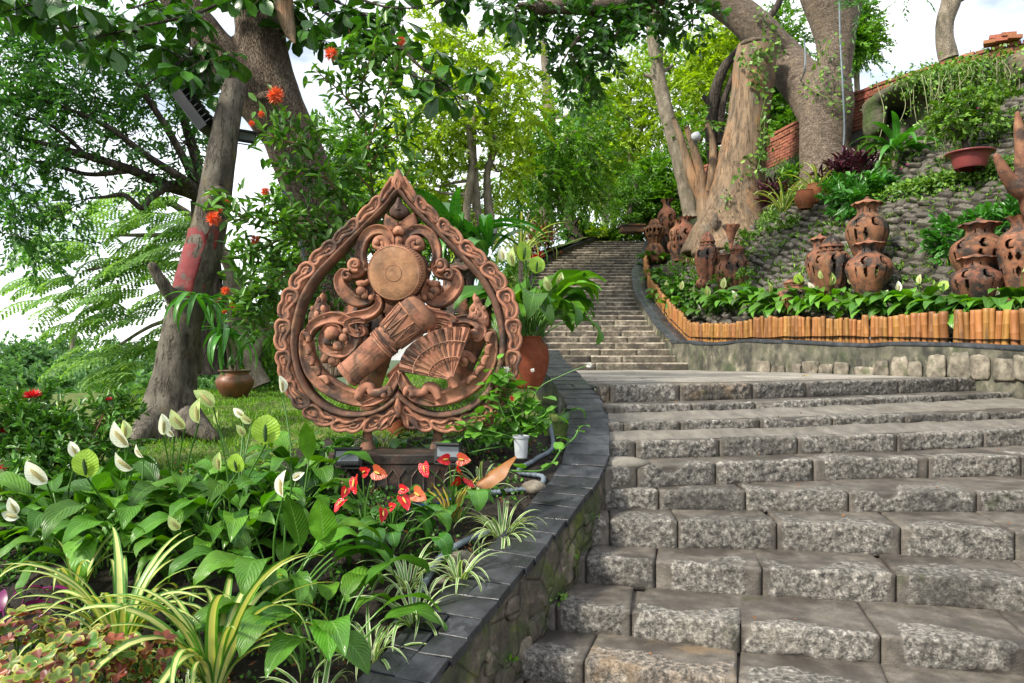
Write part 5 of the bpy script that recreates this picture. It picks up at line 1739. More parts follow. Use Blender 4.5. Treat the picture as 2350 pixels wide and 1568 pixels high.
L_GRASS = leafmat('grass_blade', (.08, .22, .015), (.22, .40, .04), .5, .35, None, var=.35)
L_BROWN = leafmat('dry_sheath', (.19, .07, .014), (.26, .105, .024), .5, .12, (.22, .09, .02), ribs=2, var=.12, tcol=(1, .6, .2))
M_PETAL_O = leafmat('orange_filament', (.68, .12, .05), (.82, .24, .10), .5, .3, None, tcol=(1, .6, .3), var=.15)
M_PETAL_R = leafmat('red_floret', (.58, .035, .05), (.72, .07, .07), .45, .25, None, tcol=(1, .4, .4), var=.15)
M_PETAL_P = plain('magenta_petal', (.52, .04, .30), .5, var=.1)
M_PETAL_W = plain('white_petal', (.80, .80, .76), .5, var=.05)

B_BROWN = barkmat('furrowed_brown_bark', (.055, .038, .027), (.15, .11, .08), (.29, .23, .178), .26, 11, 60, .55, 1., (((.045, .045, .03), 3, .55, .7, .6),))
B_GREY = barkmat('grey_dead_wood', (.040, .035, .028), (.11, .096, .076), (.21, .188, .155), .5, 9, 0, 0, 1., (((.20, .15, .04), 5, .58, .70, .6), ((.03, .028, .024), 3, .55, .68, .6)))
B_RED = barkmat('stripped_tan_wood', (.075, .054, .038), (.185, .13, .085), (.31, .215, .135), .16, 7, 0, 0, .9, (((.36, .18, .085), 1.7, .52, .66, .7), ((.13, .12, .10), 3.1, .53, .68, .7)))
B_PALE = barkmat('pale_wrinkled_bark', (.095, .070, .053), (.20, .155, .12), (.33, .265, .21), 2.4, 8, 16, .3, 1., (((.07, .085, .025), 2.2, .60, .72, .6), ((.36, .27, .18), 3, .56, .70, .5)))
B_DARK = barkmat('dark_bark', (.022, .018, .015), (.060, .048, .038), (.12, .10, .08), .3, 8, 12, .5, .8)
B_SLIM = barkmat('slim_grey_bark', (.10, .085, .062), (.22, .185, .14), (.36, .31, .245), .4, 10, 40, .3, .6, (((.05, .07, .025), 4, .56, .7, .6),))
M_REDPAINT = surf('faded_red_paint', [(.3, (.12, .018, .018)), (.6, (.22, .035, .032))], 8, rough=(.6, .8), bump=.5, patches=[((.10, .085, .07), 9, .55, .64, .9)])
# ================================================================ trees
# grey dead trunk with the red patch
GD = [(388, 1040, 6.4, 100), (390, 985, 6.4, 76), (394, 920, 6.4, 60), (403, 850, 6.4, 47), (412, 780, 6.4, 41), (434, 690, 6.4, 41), (462, 595, 6.4, 41), (484, 500, 6.4, 38), (501, 400, 6.4, 35), (518, 300, 6.4, 31), (530, 240, 6.4, 28), (542, 188, 6.4, 25)]
grey = thing('dead_tree', 'grey dead trunk with broken top and a faded red painted patch', 'tree', tuple(P(392, 1010, 6.4)))
mb = MB()
(V, F), q = limbVF(GD, 60, 22, .10, 3, 4); mb.add(V, F)
for l in ([(400, 690, 6.25, 16), (372, 650, 6.15, 14), (350, 612, 6.1, 12), (346, 604, 6.1, 10)], [(480, 470, 6.3, 26), (500, 445, 6.2, 20), (505, 430, 6.2, 12)],
          [(350, 960, 6.2, 34), (322, 1000, 6.0, 24), (300, 1030, 5.9, 12)], [(430, 960, 6.2, 36), (470, 990, 6.05, 22), (500, 1010, 6.0, 10)], [(536, 195, 6.4, 18), (548, 180, 6.4, 7)], [(445, 860, 6.7, 16), (452, 800, 6.7, 14), (455, 760, 6.7, 6)]):
    (V, F), _q = limbVF(l, 14, 12, .10, 5, 5); mb.add(V, F)
o = mb.build('trunk', B_GREY, grey)
remesh(o, .022, 2)
zt, zb = P(0, 535, 6.4)[2], P(0, 690, 6.4)[2]
qq = q[(q[:, 2] < zt) & (q[:, 2] > zb)]
qq = spline(qq, 26)
th = np.linspace(math.radians(-172), math.radians(-30), 20)
R_ = qq[:, 3][:, None] * 1.035 * (1 + .10 * fbm(np.repeat(qq[:, None, :3], 20, 1), 4, 3, 3))
edge = .02 * vnoise(np.c_[np.arange(26) * .35, np.zeros(26), np.zeros(26)], 1, 4)
V = np.stack([qq[:, 0][:, None] + R_ * np.cos(th), qq[:, 1][:, None] + R_ * np.sin(th), qq[:, 2][:, None] + edge[:, None] * np.ones(20) + .05 * vnoise(np.stack([th * 3.1, 0 * th, 0 * th], -1), 1, 6)], -1)
mk('red_patch', V, gridF(26, 20), M_REDPAINT, grey)

# forked brown tree with big leaves
tree('forked_tree', 'leaning brown tree with furrowed bark that forks above the carving', 
     [[(815, 860, 7.6, 78), (790, 720, 7.6, 66), (752, 560, 7.6, 64), (712, 430, 7.6, 62), (672, 330, 7.6, 62), (634, 240, 7.6, 62), (612, 170, 7.6, 60), (598, 80, 7.6, 56), (592, -20, 7.6, 56), (588, -120, 7.6, 52)],
      [(640, 290, 7.55, 54), (580, 210, 7.5, 56), (530, 160, 7.45, 48), (478, 90, 7.4, 42), (425, 20, 7.35, 40), (372, -60, 7.3, 38)]],
     [], B_BROWN, L_ALMOND, vox=.024, sides=28, rough=.07, rsc=6, seed=2)
forked = bpy.data.objects['forked_tree']
V, F = ballVF(P(612, 222, 7.2), .075, 1.3, .6, .7, 16, 10)
mk('bark_knot', V * 1, F, B_BROWN, forked)
mb = MB(); mb.add(*tubeVF(np.array([P(648, -20, 7.2), P(655, 40, 7.18), P(668, 82, 7.16), P(676, 100, 7.15)]), [.10, .085, .05, .01], 10)); mb.build('peeled_bark', B_RED, forked)
V, F = tubeVF(spline(np.array([P(648, 430, 6.9), P(680, 520, 6.95), P(700, 600, 7.0), P(722, 680, 7.0)]), 20), .012, 6)
mk('grey_cable_conduit', V, F, M_GREYP, forked)

alm = [leaf_mesh('leaf', L_ALMOND, .23, .125, 'obov', 5, 2, .02, .003, 20 - 12 * k, 40, .22, .02, seed=k) for k in range(4)]
def almond_branches(parent, lines, nper, seed, cap=290):
    """drooping leafy branches: lines of (px, py, depth)"""
    rg = np.random.default_rng(seed)
    br = MB(); items = []
    for l in lines:
        q = spline(np.array([P(*p) for p in l]), 16)
        V, F = tubeVF(q, np.linspace(.022, .007, 16), 6); br.add(V, F)
        for k in range(nper):
            t = rg.uniform(.15, 1)
            c = q[int(t * 15)] + rg.normal(0, .17, 3) * [1, 1, .8]
            V, F = tubeVF(np.array([q[int(t * 15)], c]), [.006, .004], 4); br.add(V, F)
            m = int(rg.integers(5, 9)); y0 = rg.uniform(0, 6)
            for i in range(m):
                items.append((c, y0 + i * 6.283 / m + rg.uniform(-.2, .2), rg.uniform(-.75, .35), rg.uniform(-.5, .5), rg.uniform(.6, 1.15)))
    br.build('branches', B_DARK, parent, kind='stuff')
    items.sort(key=lambda i: -i[4] / i[0][1])
    rest_ = MB()
    for n_, (c, y, t, r, s) in enumerate(items):
        if n_ < cap:
            inst('leaf', alm[n_ % 4], parent, tuple(c - WL[parent.name]), (t, r, y), s)
        else:
            M = np.array((Euler((t, r, y)).to_matrix())) * s
            me = alm[n_ % 4]
            co = np.empty(len(me.vertices) * 3, np.float32); me.vertices.foreach_get('co', co)
            fs = np.empty(len(me.loops), np.int32); me.loops.foreach_get('vertex_index', fs)
            uvv = np.zeros((len(me.vertices), 2)); uvl = np.empty(len(me.loops) * 2, np.float32); me.uv_layers[0].data.foreach_get('uv', uvl); uvv[fs] = uvl.reshape(-1, 2)
            rest_.add(co.reshape(-1, 3) @ M.T + c, fs.reshape(-1, 4), uvv)
    if rest_.n:
        rest_.build('crown', L_ALMOND, parent, kind='stuff')
almond_branches(forked, [
    [(590, -60, 7.4), (480, 20, 6.6), (330, 60, 6.2), (180, 95, 6.1)], [(430, 20, 7.0), (330, 70, 6.5), (230, 60, 6.3), (60, 70, 6.2)], [(300, -40, 6.2), (150, -10, 6.0), (20, 20, 6.0)],
    [(470, 70, 7.2), (440, 120, 6.6), (370, 170, 6.4), (330, 200, 6.4)], [(420, 60, 7), (470, 150, 6.5), (480, 190, 6.4)], [(560, -60, 7), (450, -30, 6.4), (300, 20, 6.2)],
    [(600, -80, 7.6), (720, -20, 7.4), (830, 30, 7.3), (900, 60, 7.2)], [(620, -60, 7.5), (760, 40, 7.4), (830, 110, 7.3), (870, 160, 7.3)], [(700, -60, 7.4), (860, 10, 7.2), (960, 20, 7.2)],
    [(780, 60, 7.3), (900, 150, 7.2), (990, 190, 7.1), (1075, 235, 7.1)], [(880, 60, 7.2), (960, 150, 7.1), (1020, 190, 7.1), (1060, 250, 7.1)],
    [(800, -80, 7.3), (950, -30, 7.2), (1090, -10, 7.1), (1200, 0, 7.1)], [(640, -30, 7.6), (690, 60, 7.5), (710, 110, 7.4)]], 10, 5)

# fine-leaved tree on the left
tree('shade_tree', 'fine-leaved tree on the left with long dark branches sweeping out',
     [[(480, 860, 11.5, 40), (478, 700, 11.5, 36), (472, 560, 11.4, 30), (462, 460, 11.3, 24)],
      [(472, 452, 11.3, 20), (430, 438, 11, 17), (370, 422, 10.7, 13), (300, 390, 10.4, 11), (200, 358, 10.1, 9), (100, 330, 9.9, 6), (-10, 305, 9.8, 4)],
      [(440, 440, 11, 14), (395, 425, 10.7, 11), (345, 455, 10.4, 8), (325, 478, 10.3, 7), (285, 448, 10.2, 6), (245, 452, 10.1, 4), (205, 455, 10.0, 3)],
      [(440, 430, 11, 14), (410, 405, 10.6, 10), (340, 360, 10.3, 8), (260, 300, 10.0, 6), (170, 255, 9.8, 4), (100, 230, 9.7, 3)],
      [(455, 440, 11.2, 13), (430, 380, 10.8, 10), (380, 290, 10.5, 8), (330, 215, 10.3, 6), (280, 150, 10.1, 4)],
      [(462, 460, 11.3, 18), (452, 380, 11.2, 13), (430, 300, 11.1, 10), (400, 220, 11, 8), (360, 140, 11, 5)],
      [(300, 392, 10.4, 7), (200, 400, 10.2, 5), (90, 372, 10.1, 4), (0, 400, 10.0, 3)], [(200, 358, 10.1, 5), (120, 290, 9.9, 4), (30, 262, 9.8, 3)]],
     [(40, 130, 10, 95, 85, .9, 88), (180, 150, 10, 95, 75, .9, 88), (320, 130, 10.5, 85, 75, .8, 75), (60, 260, 9.8, 95, 50, .8, 75), (220, 235, 10, 80, 50, .8, 54), (340, 230, 10.6, 70, 50, .7, 48), (60, 60, 10, 110, 70, .9, 75), (230, 50, 10.4, 100, 60, .8, 68),
      (430, 330, 11, 50, 70, .6, 34), (30, 430, 9.8, 70, 60, .7, 54), (110, 480, 9.8, 55, 45, .6, 31), (40, 540, 9.8, 50, 45, .6, 31), (160, 330, 10, 70, 45, .6, 37), (290, 320, 10.3, 60, 40, .6, 31), (350, 400, 10.6, 50, 30, .5, 15), (15, 350, 9.8, 50, 40, .6, 31), (20, 220, 9.6, 60, 60, .6, 41), (120, 390, 9.9, 60, 25, .5, 20), (440, 220, 11, 50, 60, .6, 34), (90, 575, 9.9, 45, 40, .5, 17)],
     B_DARK, L_FINE, (.105, .042), 14, .36, seed=5, base=GL(480, 11.5), up=.7, droop=.35)

# feathery-leaved tree
ft = thing('feathery_tree', 'pale feathery fern-leaved tree arching behind the grey dead trunk', 'tree', tuple(GL(560, 13.5)))
rg = np.random.default_rng(8)
mb, fm = MB(), MB()
for l in ([(575, 830, 13.5, 20), (540, 640, 13.3, 16), (480, 540, 13, 12), (400, 470, 12.6, 8), (300, 440, 12.3, 4)], [(540, 640, 13.3, 12), (450, 620, 12.8, 8), (330, 600, 12.3, 5), (200, 620, 12, 3)],
          [(560, 760, 13.4, 12), (480, 740, 12.8, 8), (370, 740, 12.3, 5), (260, 800, 12.1, 3)], [(480, 540, 13, 9), (380, 540, 12.5, 6), (250, 540, 12.2, 3)]):
    (V, F), q = limbVF(l, 18, 7, .05, 3); mb.add(V, F)
mb.build('trunk', B_SLIM, ft)
fr = []
for k in range(150):
    zone = [(300, 470, 150, 45), (230, 560, 150, 55), (190, 690, 110, 55), (330, 640, 130, 60), (340, 760, 110, 60), (310, 880, 110, 60), (400, 560, 70, 70), (290, 930, 80, 30)][k % 8]
    fr.append((zone[0] + rg.uniform(-1, 1) * zone[2], zone[1] + rg.uniform(-1, 1) * zone[3], rg.uniform(11.6, 13)))
for (px, py, d) in fr:
    c = P(px, py, d)
    yaw = rg.normal(math.pi, .7)
    L = rg.uniform(.55, .85)
    t = np.linspace(0, 1, 12)
    ax = np.array([math.cos(yaw), math.sin(yaw) * .7, .0])
    ax /= np.linalg.norm(ax)
    q = c + ax * (t[:, None] * L) + np.array([0, 0, 1.]) * ((.25 * t - .62 * t ** 2) * L)[:, None]
    V, F = tubeVF(q, np.linspace(.007, .003, 12), 4, cap=False); fm.add(V, F)
    sd = np.array([-ax[1], ax[0], 0])
    pos, dr = [], []
    for i in range(1, 12):
        for s_ in (-1, 1):
            b = q[i]; pl_ = .19 * math.sin(math.pi * min(1, .15 + t[i] * .85)) + .04
            dd = sd * s_ * .85 + ax * .55 + np.array([0, 0, -.25])
            dd /= np.linalg.norm(dd)
            for w in range(5):
                pos.append(b + dd * pl_ * (w + .3) / 5 + [0, 0, -.05 * ((w + 1) / 5) ** 2]); dr.append(dd + [0, 0, -.12 * w])
    pos, dr = np.array(pos), np.array(dr)
    V, F, U = leavesVF(pos, dr, np.tile([0, 0, 1.], (len(pos), 1)) + rg.normal(0, .2, (len(pos), 3)), .070, .058)
    fm.add(V, F, U)
fm.build('crown', L_FEATHER, ft)

# small leaning tree behind the glazed pot
tree('small_tree', 'slim leaning tree standing on the lawn right of the glazed pot', [[(600, 885, 11.5, 24), (580, 840, 11.5, 19), (556, 780, 11.5, 17), (530, 700, 11.5, 14), (520, 620, 11.5, 10)], [(575, 830, 11.5, 14), (600, 780, 11.5, 11), (615, 700, 11.5, 8)]],
     [(590, 660, 11.6, 60, 50, .6, 40), (640, 720, 11.8, 60, 60, .6, 50), (560, 800, 12.5, 80, 50, .6, 60), (650, 820, 12.2, 70, 60, .6, 60)], B_SLIM, L_MIDG, (.13, .06), 12, .4, seed=12, base=GL(600, 11.5))

# distant trees at the left
FT = [(40, 850, 34, 110, 62, 'far rounded tree at the left edge, below the sky', 0), (150, 840, 38, 90, 55, 'far pale green tree with a bare snag rising from it', 1), (270, 860, 36, 110, 60, 'far bluish tree partly hidden by feathery fronds', 2),
      (30, 930, 24, 110, 60, 'nearer dark tree at the left edge behind the red-flowered bush', 3), (170, 930, 25, 100, 60, 'dark tree behind the middle of the red-flowered bush', 4), (300, 940, 26, 90, 50, 'dark tree behind the foot of the grey dead trunk', 5),
      (380, 935, 21, 90, 50, 'bushy tree low behind the right root of the grey dead trunk', 8), (230, 960, 20, 90, 40, 'bushy tree low between the red-flowered bush and the grey trunk', 9), (420, 870, 30, 110, 60, 'far tree seen between the grey trunk and the glazed pot', 6), (590, 800, 32, 120, 80, 'far light green tree seen behind the orange-flowered shrub', 7)]
for (px, py, d, rx, ry, lab, k) in FT:
    bz = float(z_left((px - CX) / FP * d, d))
    b = np.array([(px - CX) / FP * d, d, bz])
    by = HY - (bz - EYE) * FP / d
    bl = [(px + dx * rx, py + dy * ry, d + dd, rx * .55, ry * .55, rx / FP * d * .5, 85) for dx, dy, dd in ((0, 0, 0), (-.55, .2, .4), (.55, .25, -.3), (-.25, -.45, .2), (.3, -.4, .1), (0, .6, -.8), (-.6, .7, -.5), (.6, .75, -.4))]
    lm = [[(px, by, d, 10), (px + 6, (py + by) / 2, d, 8), (px, py, d, 5)]]
    if k == 1: lm.append([(155, 850, d - 1, 5), (166, 800, d - 1, 5), (168, 760, d - 1, 4)]); lm.append([(166, 790, d - 1, 3), (176, 765, d - 1, 2)])
    tree('distant_tree', lab, lm, bl, B_SLIM, L_FAR, (.24, .12), 18, .9, 'far trees beyond the lawn', base=b, seed=30 + k)

# trees in the middle
tree('thicket_tree', 'yellow-green tree with three slim pale stems behind the carving',
     [[(1068, 560, 14, 11), (1072, 470, 14, 9), (1082, 380, 14, 8), (1076, 300, 14, 7), (1070, 220, 14, 5)], [(1100, 560, 14.2, 12), (1092, 450, 14.2, 10), (1085, 330, 14.2, 8), (1090, 250, 14.2, 5)],
      [(1130, 560, 14.4, 14), (1122, 480, 14.4, 11), (1118, 400, 14.4, 8), (1135, 330, 14.4, 8), (1110, 270, 14.4, 6), (1090, 200, 14.4, 4)]],
     [(985, 270, 14, 75, 60, .9, 100), (960, 340, 14, 60, 50, .8, 76), (1060, 210, 14.5, 90, 60, .9, 109), (1060, 310, 14.2, 80, 50, .8, 76), (1160, 250, 14.5, 90, 70, .9, 109), (1040, 130, 15, 90, 60, .9, 92), (1170, 140, 15, 90, 60, .9, 92), (930, 420, 14, 60, 50, .7, 58), (1010, 430, 14.5, 70, 50, .7, 58), (1000, 60, 15, 90, 60, .9, 68),
      (1150, 390, 15, 90, 60, .9, 76), (1060, 480, 15.5, 110, 40, .8, 58)],
     B_SLIM, L_BRIGHT, (.105, .045), 24, .46, seed=51, base=GL(1100, 14))
tree('weeping_tree', 'weeping mid-green tree with a thick grey trunk left of the upper steps',
     [[(1242, 545, 22.5, 28), (1248, 480, 22.5, 20), (1256, 400, 22.5, 15), (1262, 280, 22.5, 13), (1256, 210, 22.5, 11), (1250, 140, 22.5, 9), (1240, 60, 22.5, 6)], [(1226, 545, 22.3, 16), (1220, 505, 22.3, 13), (1214, 490, 22.3, 8)]],
     [(1210, 330, 19, 75, 60, 1.2, 89), (1290, 330, 19, 70, 60, 1.2, 89), (1250, 420, 18.5, 80, 50, 1.1, 97), (1320, 410, 19, 60, 50, 1, 74), (1200, 430, 18.5, 60, 50, 1, 68), (1340, 300, 20, 70, 60, 1.2, 82), (1330, 210, 20.5, 70, 50, 1.2, 68), (1190, 250, 20, 60, 50, 1, 51), (1370, 380, 20, 50, 50, 1, 51)],
     B_SLIM, L_MIDG, (.13, .055), 26, .6, seed=52, base=GL(1242, 22.5), droop=.6)
tree('dark_trunk_tree', 'tree with a crooked almost black trunk beside the head of the low stair wall',
     [[(1322, 555, 24, 22), (1306, 500, 24, 16), (1294, 450, 24, 14), (1284, 400, 24, 12), (1270, 330, 24, 9), (1250, 260, 24, 6)], [(1296, 460, 24, 9), (1318, 420, 24, 7), (1340, 370, 24, 5)]],
     [(1340, 440, 21.6, 50, 40, .9, 36), (1300, 380, 22.4, 60, 40, .9, 36), (1360, 460, 23, 35, 30, .8, 18)], B_DARK, L_MIDG, (.14, .06), 20, .6, seed=53, base=GL(1318, 24))
tree('round_leaf_tree', 'round-leaved tree whose dark boughs hang in from the top middle',
     [[(1620, -60, 12.5, 30), (1500, -5, 12.4, 24), (1400, 12, 12.2, 22), (1300, 14, 12, 18), (1225, 18, 11.8, 14)], [(1400, 10, 12.2, 8), (1350, 60, 12, 6), (1310, 110, 11.8, 4)], [(1480, 0, 12.4, 8), (1430, 60, 12.2, 5), (1400, 100, 12, 3)]],
     [(1250, 40, 12, 80, 35, .8, 40), (1340, 70, 12, 80, 45, .8, 50), (1320, 140, 12, 50, 35, .7, 27), (1430, 30, 12.3, 80, 40, .8, 45), (1180, 20, 11.8, 60, 30, .7, 27), (1395, 120, 12.2, 35, 30, .6, 14), (1510, 15, 12.5, 80, 35, .8, 40), (1590, 45, 12.6, 50, 35, .7, 25), (1300, 215, 12, 14, 18, .4, 5), (1345, 185, 12, 24, 20, .4, 8)],
     B_PALE, L_ALMOND, (.145, .095), 9, .34, seed=54, tpl='hex', base=P(1620, -60, 12.5))
for (px, py, d, rx, ry, lab, k, m) in ((1440, 250, 28, 95, 120, 'sunlit tall tree filling the gap above the upper steps', 0, 0), (1590, 200, 27, 110, 100, 'bright green tree behind the slim dark leaning trunk', 1, 0), (1400, 410, 33, 60, 50, 'low pale green tree at the head of the upper steps', 2, 0), (1670, 130, 25, 90, 70, 'bright tree showing between the two big trunks', 3, 0),
                                    (1610, 400, 24, 70, 70, 'dark green bush-like tree behind the pale forked stem', 4, 1), (800, 370, 24, 110, 80, 'hazy green tree seen behind the orange-flowered shrub', 5, 1), (1790, 150, 26, 60, 110, 'dark fine tree behind the fork of the huge tree', 6, 1), (1960, 70, 24, 30, 45, 'dark sprig of foliage right of the fork of the huge tree', 7, 1),
                                    (1810, 250, 25, 50, 60, 'dark green tree above the brick parapet between the trunks', 8, 1), (1500, 440, 25, 60, 60, 'mid green tree behind the slim vases', 9, 1), (720, 530, 20, 90, 110, 'dark leafy tree behind the leaning brown trunk', 10, 1), (1380, 300, 30, 90, 90, 'pale sunlit tree in the far middle', 11, 0), (960, 520, 19, 130, 50, 'dense green tree low behind the carving', 12, 1)):
    X = (px - CX) / FP * d
    bz = float(z_left(X, d)) if X < XL(d) + .5 else float(z_right(X, d)) if X > XW(d) else stair_z(d) + EYE
    b = np.array([X, d, bz]); by = HY - (bz - EYE) * FP / d
    bl = [(px + dx * rx, py + dy * ry, d + dd, rx * .55, ry * .5, rx / FP * d * .5, 58) for dx, dy, dd in ((0, 0, 0), (-.5, .3, .4), (.5, .3, -.3), (-.4, -.45, .2), (.4, -.4, .1), (0, .75, -.3), (0, -.8, 0), (-.6, .75, 0), (.6, .7, .2))]
    tree('background_tree', lab, [[(px, by, d, 9), (px + 8, (py + by) / 2, d, 7), (px, py, d, 4)], [(px + 5, (py * .4 + by * .6), d, 5), (px + rx * .4, py + ry * .2, d, 3)]], bl, B_SLIM, L_BRIGHT if m == 0 else L_MIDG, (.15, .062), 24, .75, 'trees behind the stairs', base=b, seed=60 + k)

tree('leaning_tree', 'slim mottled tree leaning left behind the tall pierced vases', [[(1588, 500, 18, 20), (1574, 430, 18, 19), (1555, 350, 18, 18), (1530, 260, 18, 17), (1512, 180, 18, 16), (1500, 100, 18, 14), (1492, 20, 18, 12), (1490, -60, 18, 11)], [(1520, 200, 18, 8), (1500, 180, 18, 6), (1478, 172, 18, 4)], [(1505, 170, 18, 6), (1530, 160, 18, 5), (1545, 150, 18, 3)]],
     [(1520, 130, 18, 40, 40, .5, 14), (1500, 60, 18, 50, 40, .5, 16)], B_DARK if False else B_SLIM, L_MIDG, (.17, .09), 10, .4, seed=81, base=GRY(1588, 505), rough=.12)
tree('pale_forked_tree', 'pale smooth forked stem carrying the small white lamp', [[(1622, 500, 17.4, 22), (1612, 450, 17.4, 17), (1590, 410, 17.4, 15), (1575, 360, 17.4, 10), (1560, 310, 17.4, 8), (1545, 270, 17.4, 5)], [(1612, 450, 17.4, 14), (1606, 390, 17.3, 11), (1588, 330, 17.2, 9), (1575, 290, 17.1, 6)], [(1618, 440, 17.4, 14), (1634, 390, 17.4, 12), (1636, 330, 17.5, 8), (1622, 280, 17.5, 5)]],
     [(1590, 300, 18, 50, 40, .5, 26)], B_RED, L_MIDG, (.17, .08), 10, .4, seed=82, base=GRY(1622, 505))
tree('twisted_dark_tree', 'twisted almost black stems between the pale fork and the stripped trunk', [[(1640, 400, 19, 14), (1632, 300, 19, 14), (1640, 220, 19, 13), (1660, 160, 19, 11), (1700, 110, 19, 9), (1780, 20, 19, 8), (1800, -40, 19, 7)], [(1652, 330, 19, 11), (1655, 250, 19, 10), (1672, 200, 19, 7), (1690, 150, 19, 5)], [(1632, 250, 19, 9), (1622, 230, 19, 7), (1612, 220, 19, 4)]], [], B_DARK, L_MIDG, seed=83, base=GRY(1640, 470))

# stripped trunk with ivy
SB = GRY(1690, 524)
sd_ = SB[1]
stp = tree('stripped_trunk', 'thick tan trunk stripped of bark and wound with small-leaved ivy', [[(1676, 590, sd_, 118), (1680, 535, sd_, 92), (1684, 500, sd_, 76), (1692, 440, sd_, 62), (1702, 370, sd_, 54), (1714, 290, sd_, 48), (1726, 210, sd_, 46), (1732, 150, sd_, 47), (1738, 105, sd_, 44)], [(1640, 500, sd_ - .35, 26), (1618, 540, sd_ - .6, 24), (1600, 590, sd_ - .8, 16)], [(1740, 500, sd_ - .3, 20), (1760, 535, sd_ - .5, 12)], [(1660, 500, sd_ - .45, 30), (1652, 545, sd_ - .7, 20)]],
           [], B_RED, L_IVY, vox=.05, sides=24, rough=.06, rsc=2.2, seed=84, base=SB)
V, F = ballVF(P(1640, 508, sd_ - .85), .12, .7, .4, 1.5, 14, 9); mk('cut_scar', V, F, B_PALE, stp)
V, F = ballVF(P(1738, 100, sd_ - .2), .36, 1.1, .8, .25, 14, 9); mk('sawn_top', V, F, B_PALE, stp)
# huge forked tree
HB = GRY(1900, 392)
hd_ = HB[1]
lm_ = max(hd_, sd_ + .75)
hug = tree('huge_forked_tree', 'huge pale wrinkled tree forking in two above the slope', [[(1902, 450, hd_, 84), (1900, 395, hd_, 66), (1894, 350, hd_, 55), (1894, 290, hd_, 55), (1900, 235, hd_, 56), (1912, 170, hd_, 40), (1918, 110, hd_, 40), (1914, 50, hd_, 50), (1905, -10, hd_, 64), (1900, -70, hd_, 78)],
      [(1892, 285, hd_, 46), (1858, 215, hd_ * .5 + lm_ * .5, 50), (1808, 150, lm_, 46), (1760, 95, lm_, 43), (1716, 48, lm_, 40), (1668, 10, lm_, 36), (1600, -30, lm_, 32)], [(1925, 120, hd_, 24), (1945, 40, hd_, 26), (1962, -40, hd_, 26)]],
      [], B_PALE, L_MIDG, vox=.045, sides=30, rough=.09, rsc=1.8, seed=85, base=HB)
V, F = tubeVF(spline(np.array([P(1926, -20, hd_ - .75), P(1928, 80, hd_ - .8), P(1934, 200, hd_ - .95), P(1938, 300, hd_ - .9), P(1932, 372, hd_ - .9)]), 30), .022, 6)
o = mk('hanging_cable', V, F, M_GREYP); tag(o, 'thin grey cable hanging down the front of the huge forked tree', 'cable')
V, F = tubeVF(spline(np.array([P(1795, 60, lm_ - .2), P(1805, 120, lm_ - .3), P(1830, 180, lm_ - .5), P(1845, 170, hd_ - .8), P(1848, 130, hd_ - .8), P(1846, 90, hd_ - .7)]), 26), .016, 6)
o = mk('looped_cable', V, F, M_GREYP); tag(o, 'grey cable looped in the fork of the huge forked tree', 'cable')

def ivy_on(parent, lines, r, n, L, seed, mat=None, name='ivy'):
    """ivy strands with leaves; lines of world points"""
    rg = np.random.default_rng(seed)
    mb = MB()
    for l in lines:
        q = spline(np.array(l), 24)
        V, F = tubeVF(q, .007, 4, cap=False); mb.add(V, F)
        k = n
        pos = q[rg.integers(0, 24, k)] + rg.normal(0, r, (k, 3))
        V, F, U = leavesVF(pos, rg.normal(0, .6, (k, 3)) + [0, -.4, -.5], rg.normal(0, .4, (k, 3)) + [0, -1, .4], L * rg.uniform(.6, 1.3, k), L * .8 * rg.uniform(.6, 1.3, k), 'hex')
        mb.add(V, F, U)
    return mb.build(name, mat or L_IVY, parent)
F1 = sd_ - .72
ivy_on(stp, [[P(1735, 110, sd_ - .5), P(1750, 150, sd_ - .62), P(1758, 210, sd_ - .6), P(1745, 280, sd_ - .62), P(1748, 340, sd_ - .62)], [P(1700, 120, sd_ - .5), P(1735, 180, sd_ - .62), P(1762, 230, sd_ - .45)],
             [P(1760, 330, sd_ - .5), P(1720, 385, sd_ - .66), P(1680, 420, sd_ - .72), P(1665, 470, sd_ - .8)], [P(1755, 260, sd_ - .4), P(1752, 330, sd_ - .58), P(1735, 400, sd_ - .64)], [P(1770, 90, sd_ - .6), P(1752, 130, sd_ - .6), P(1730, 120, sd_ - .6)]], .10, 60, .11, 3)
ivy_on(hug, [[P(1775, 95, lm_ - .5), P(1820, 180, lm_ - .5), P(1880, 215, hd_ - .75), P(1945, 250, hd_ - .55)], [P(1910, 90, hd_ - .55), P(1880, 150, hd_ - .6), P(1900, 220, hd_ - .7), P(1940, 240, hd_ - .5)], [P(1740, 30, lm_ - .5), P(1780, 80, lm_ - .5), P(1790, 120, lm_ - .5)], [P(1930, 130, hd_ - .5), P(1925, 200, hd_ - .6), P(1955, 240, hd_ - .4)]], .11, 60, .10, 4)
for px, py, k in ((1985, 10, 0), (2085, -8, 1), (1600, 20, 2)):
    pass
tree('far_trunk_tree', 'bare curved trunk standing alone on the ridge against the sky', [[(2178, 135, 15.2, 21), (2168, 90, 15.2, 19), (2170, 45, 15.2, 19), (2184, 0, 15.2, 21), (2192, -50, 15.2, 22)], [(2190, 5, 15.2, 9), (2215, -8, 15.2, 7), (2240, -20, 15.2, 5)]], [(2080, -14, 15, 26, 16, .4, 8), (1975, 18, 15, 30, 22, .4, 12)], B_SLIM, L_FINE, (.11, .035), 12, .4, seed=87, base=P(2178, 135, 15.2), sides=14, twigs=False)
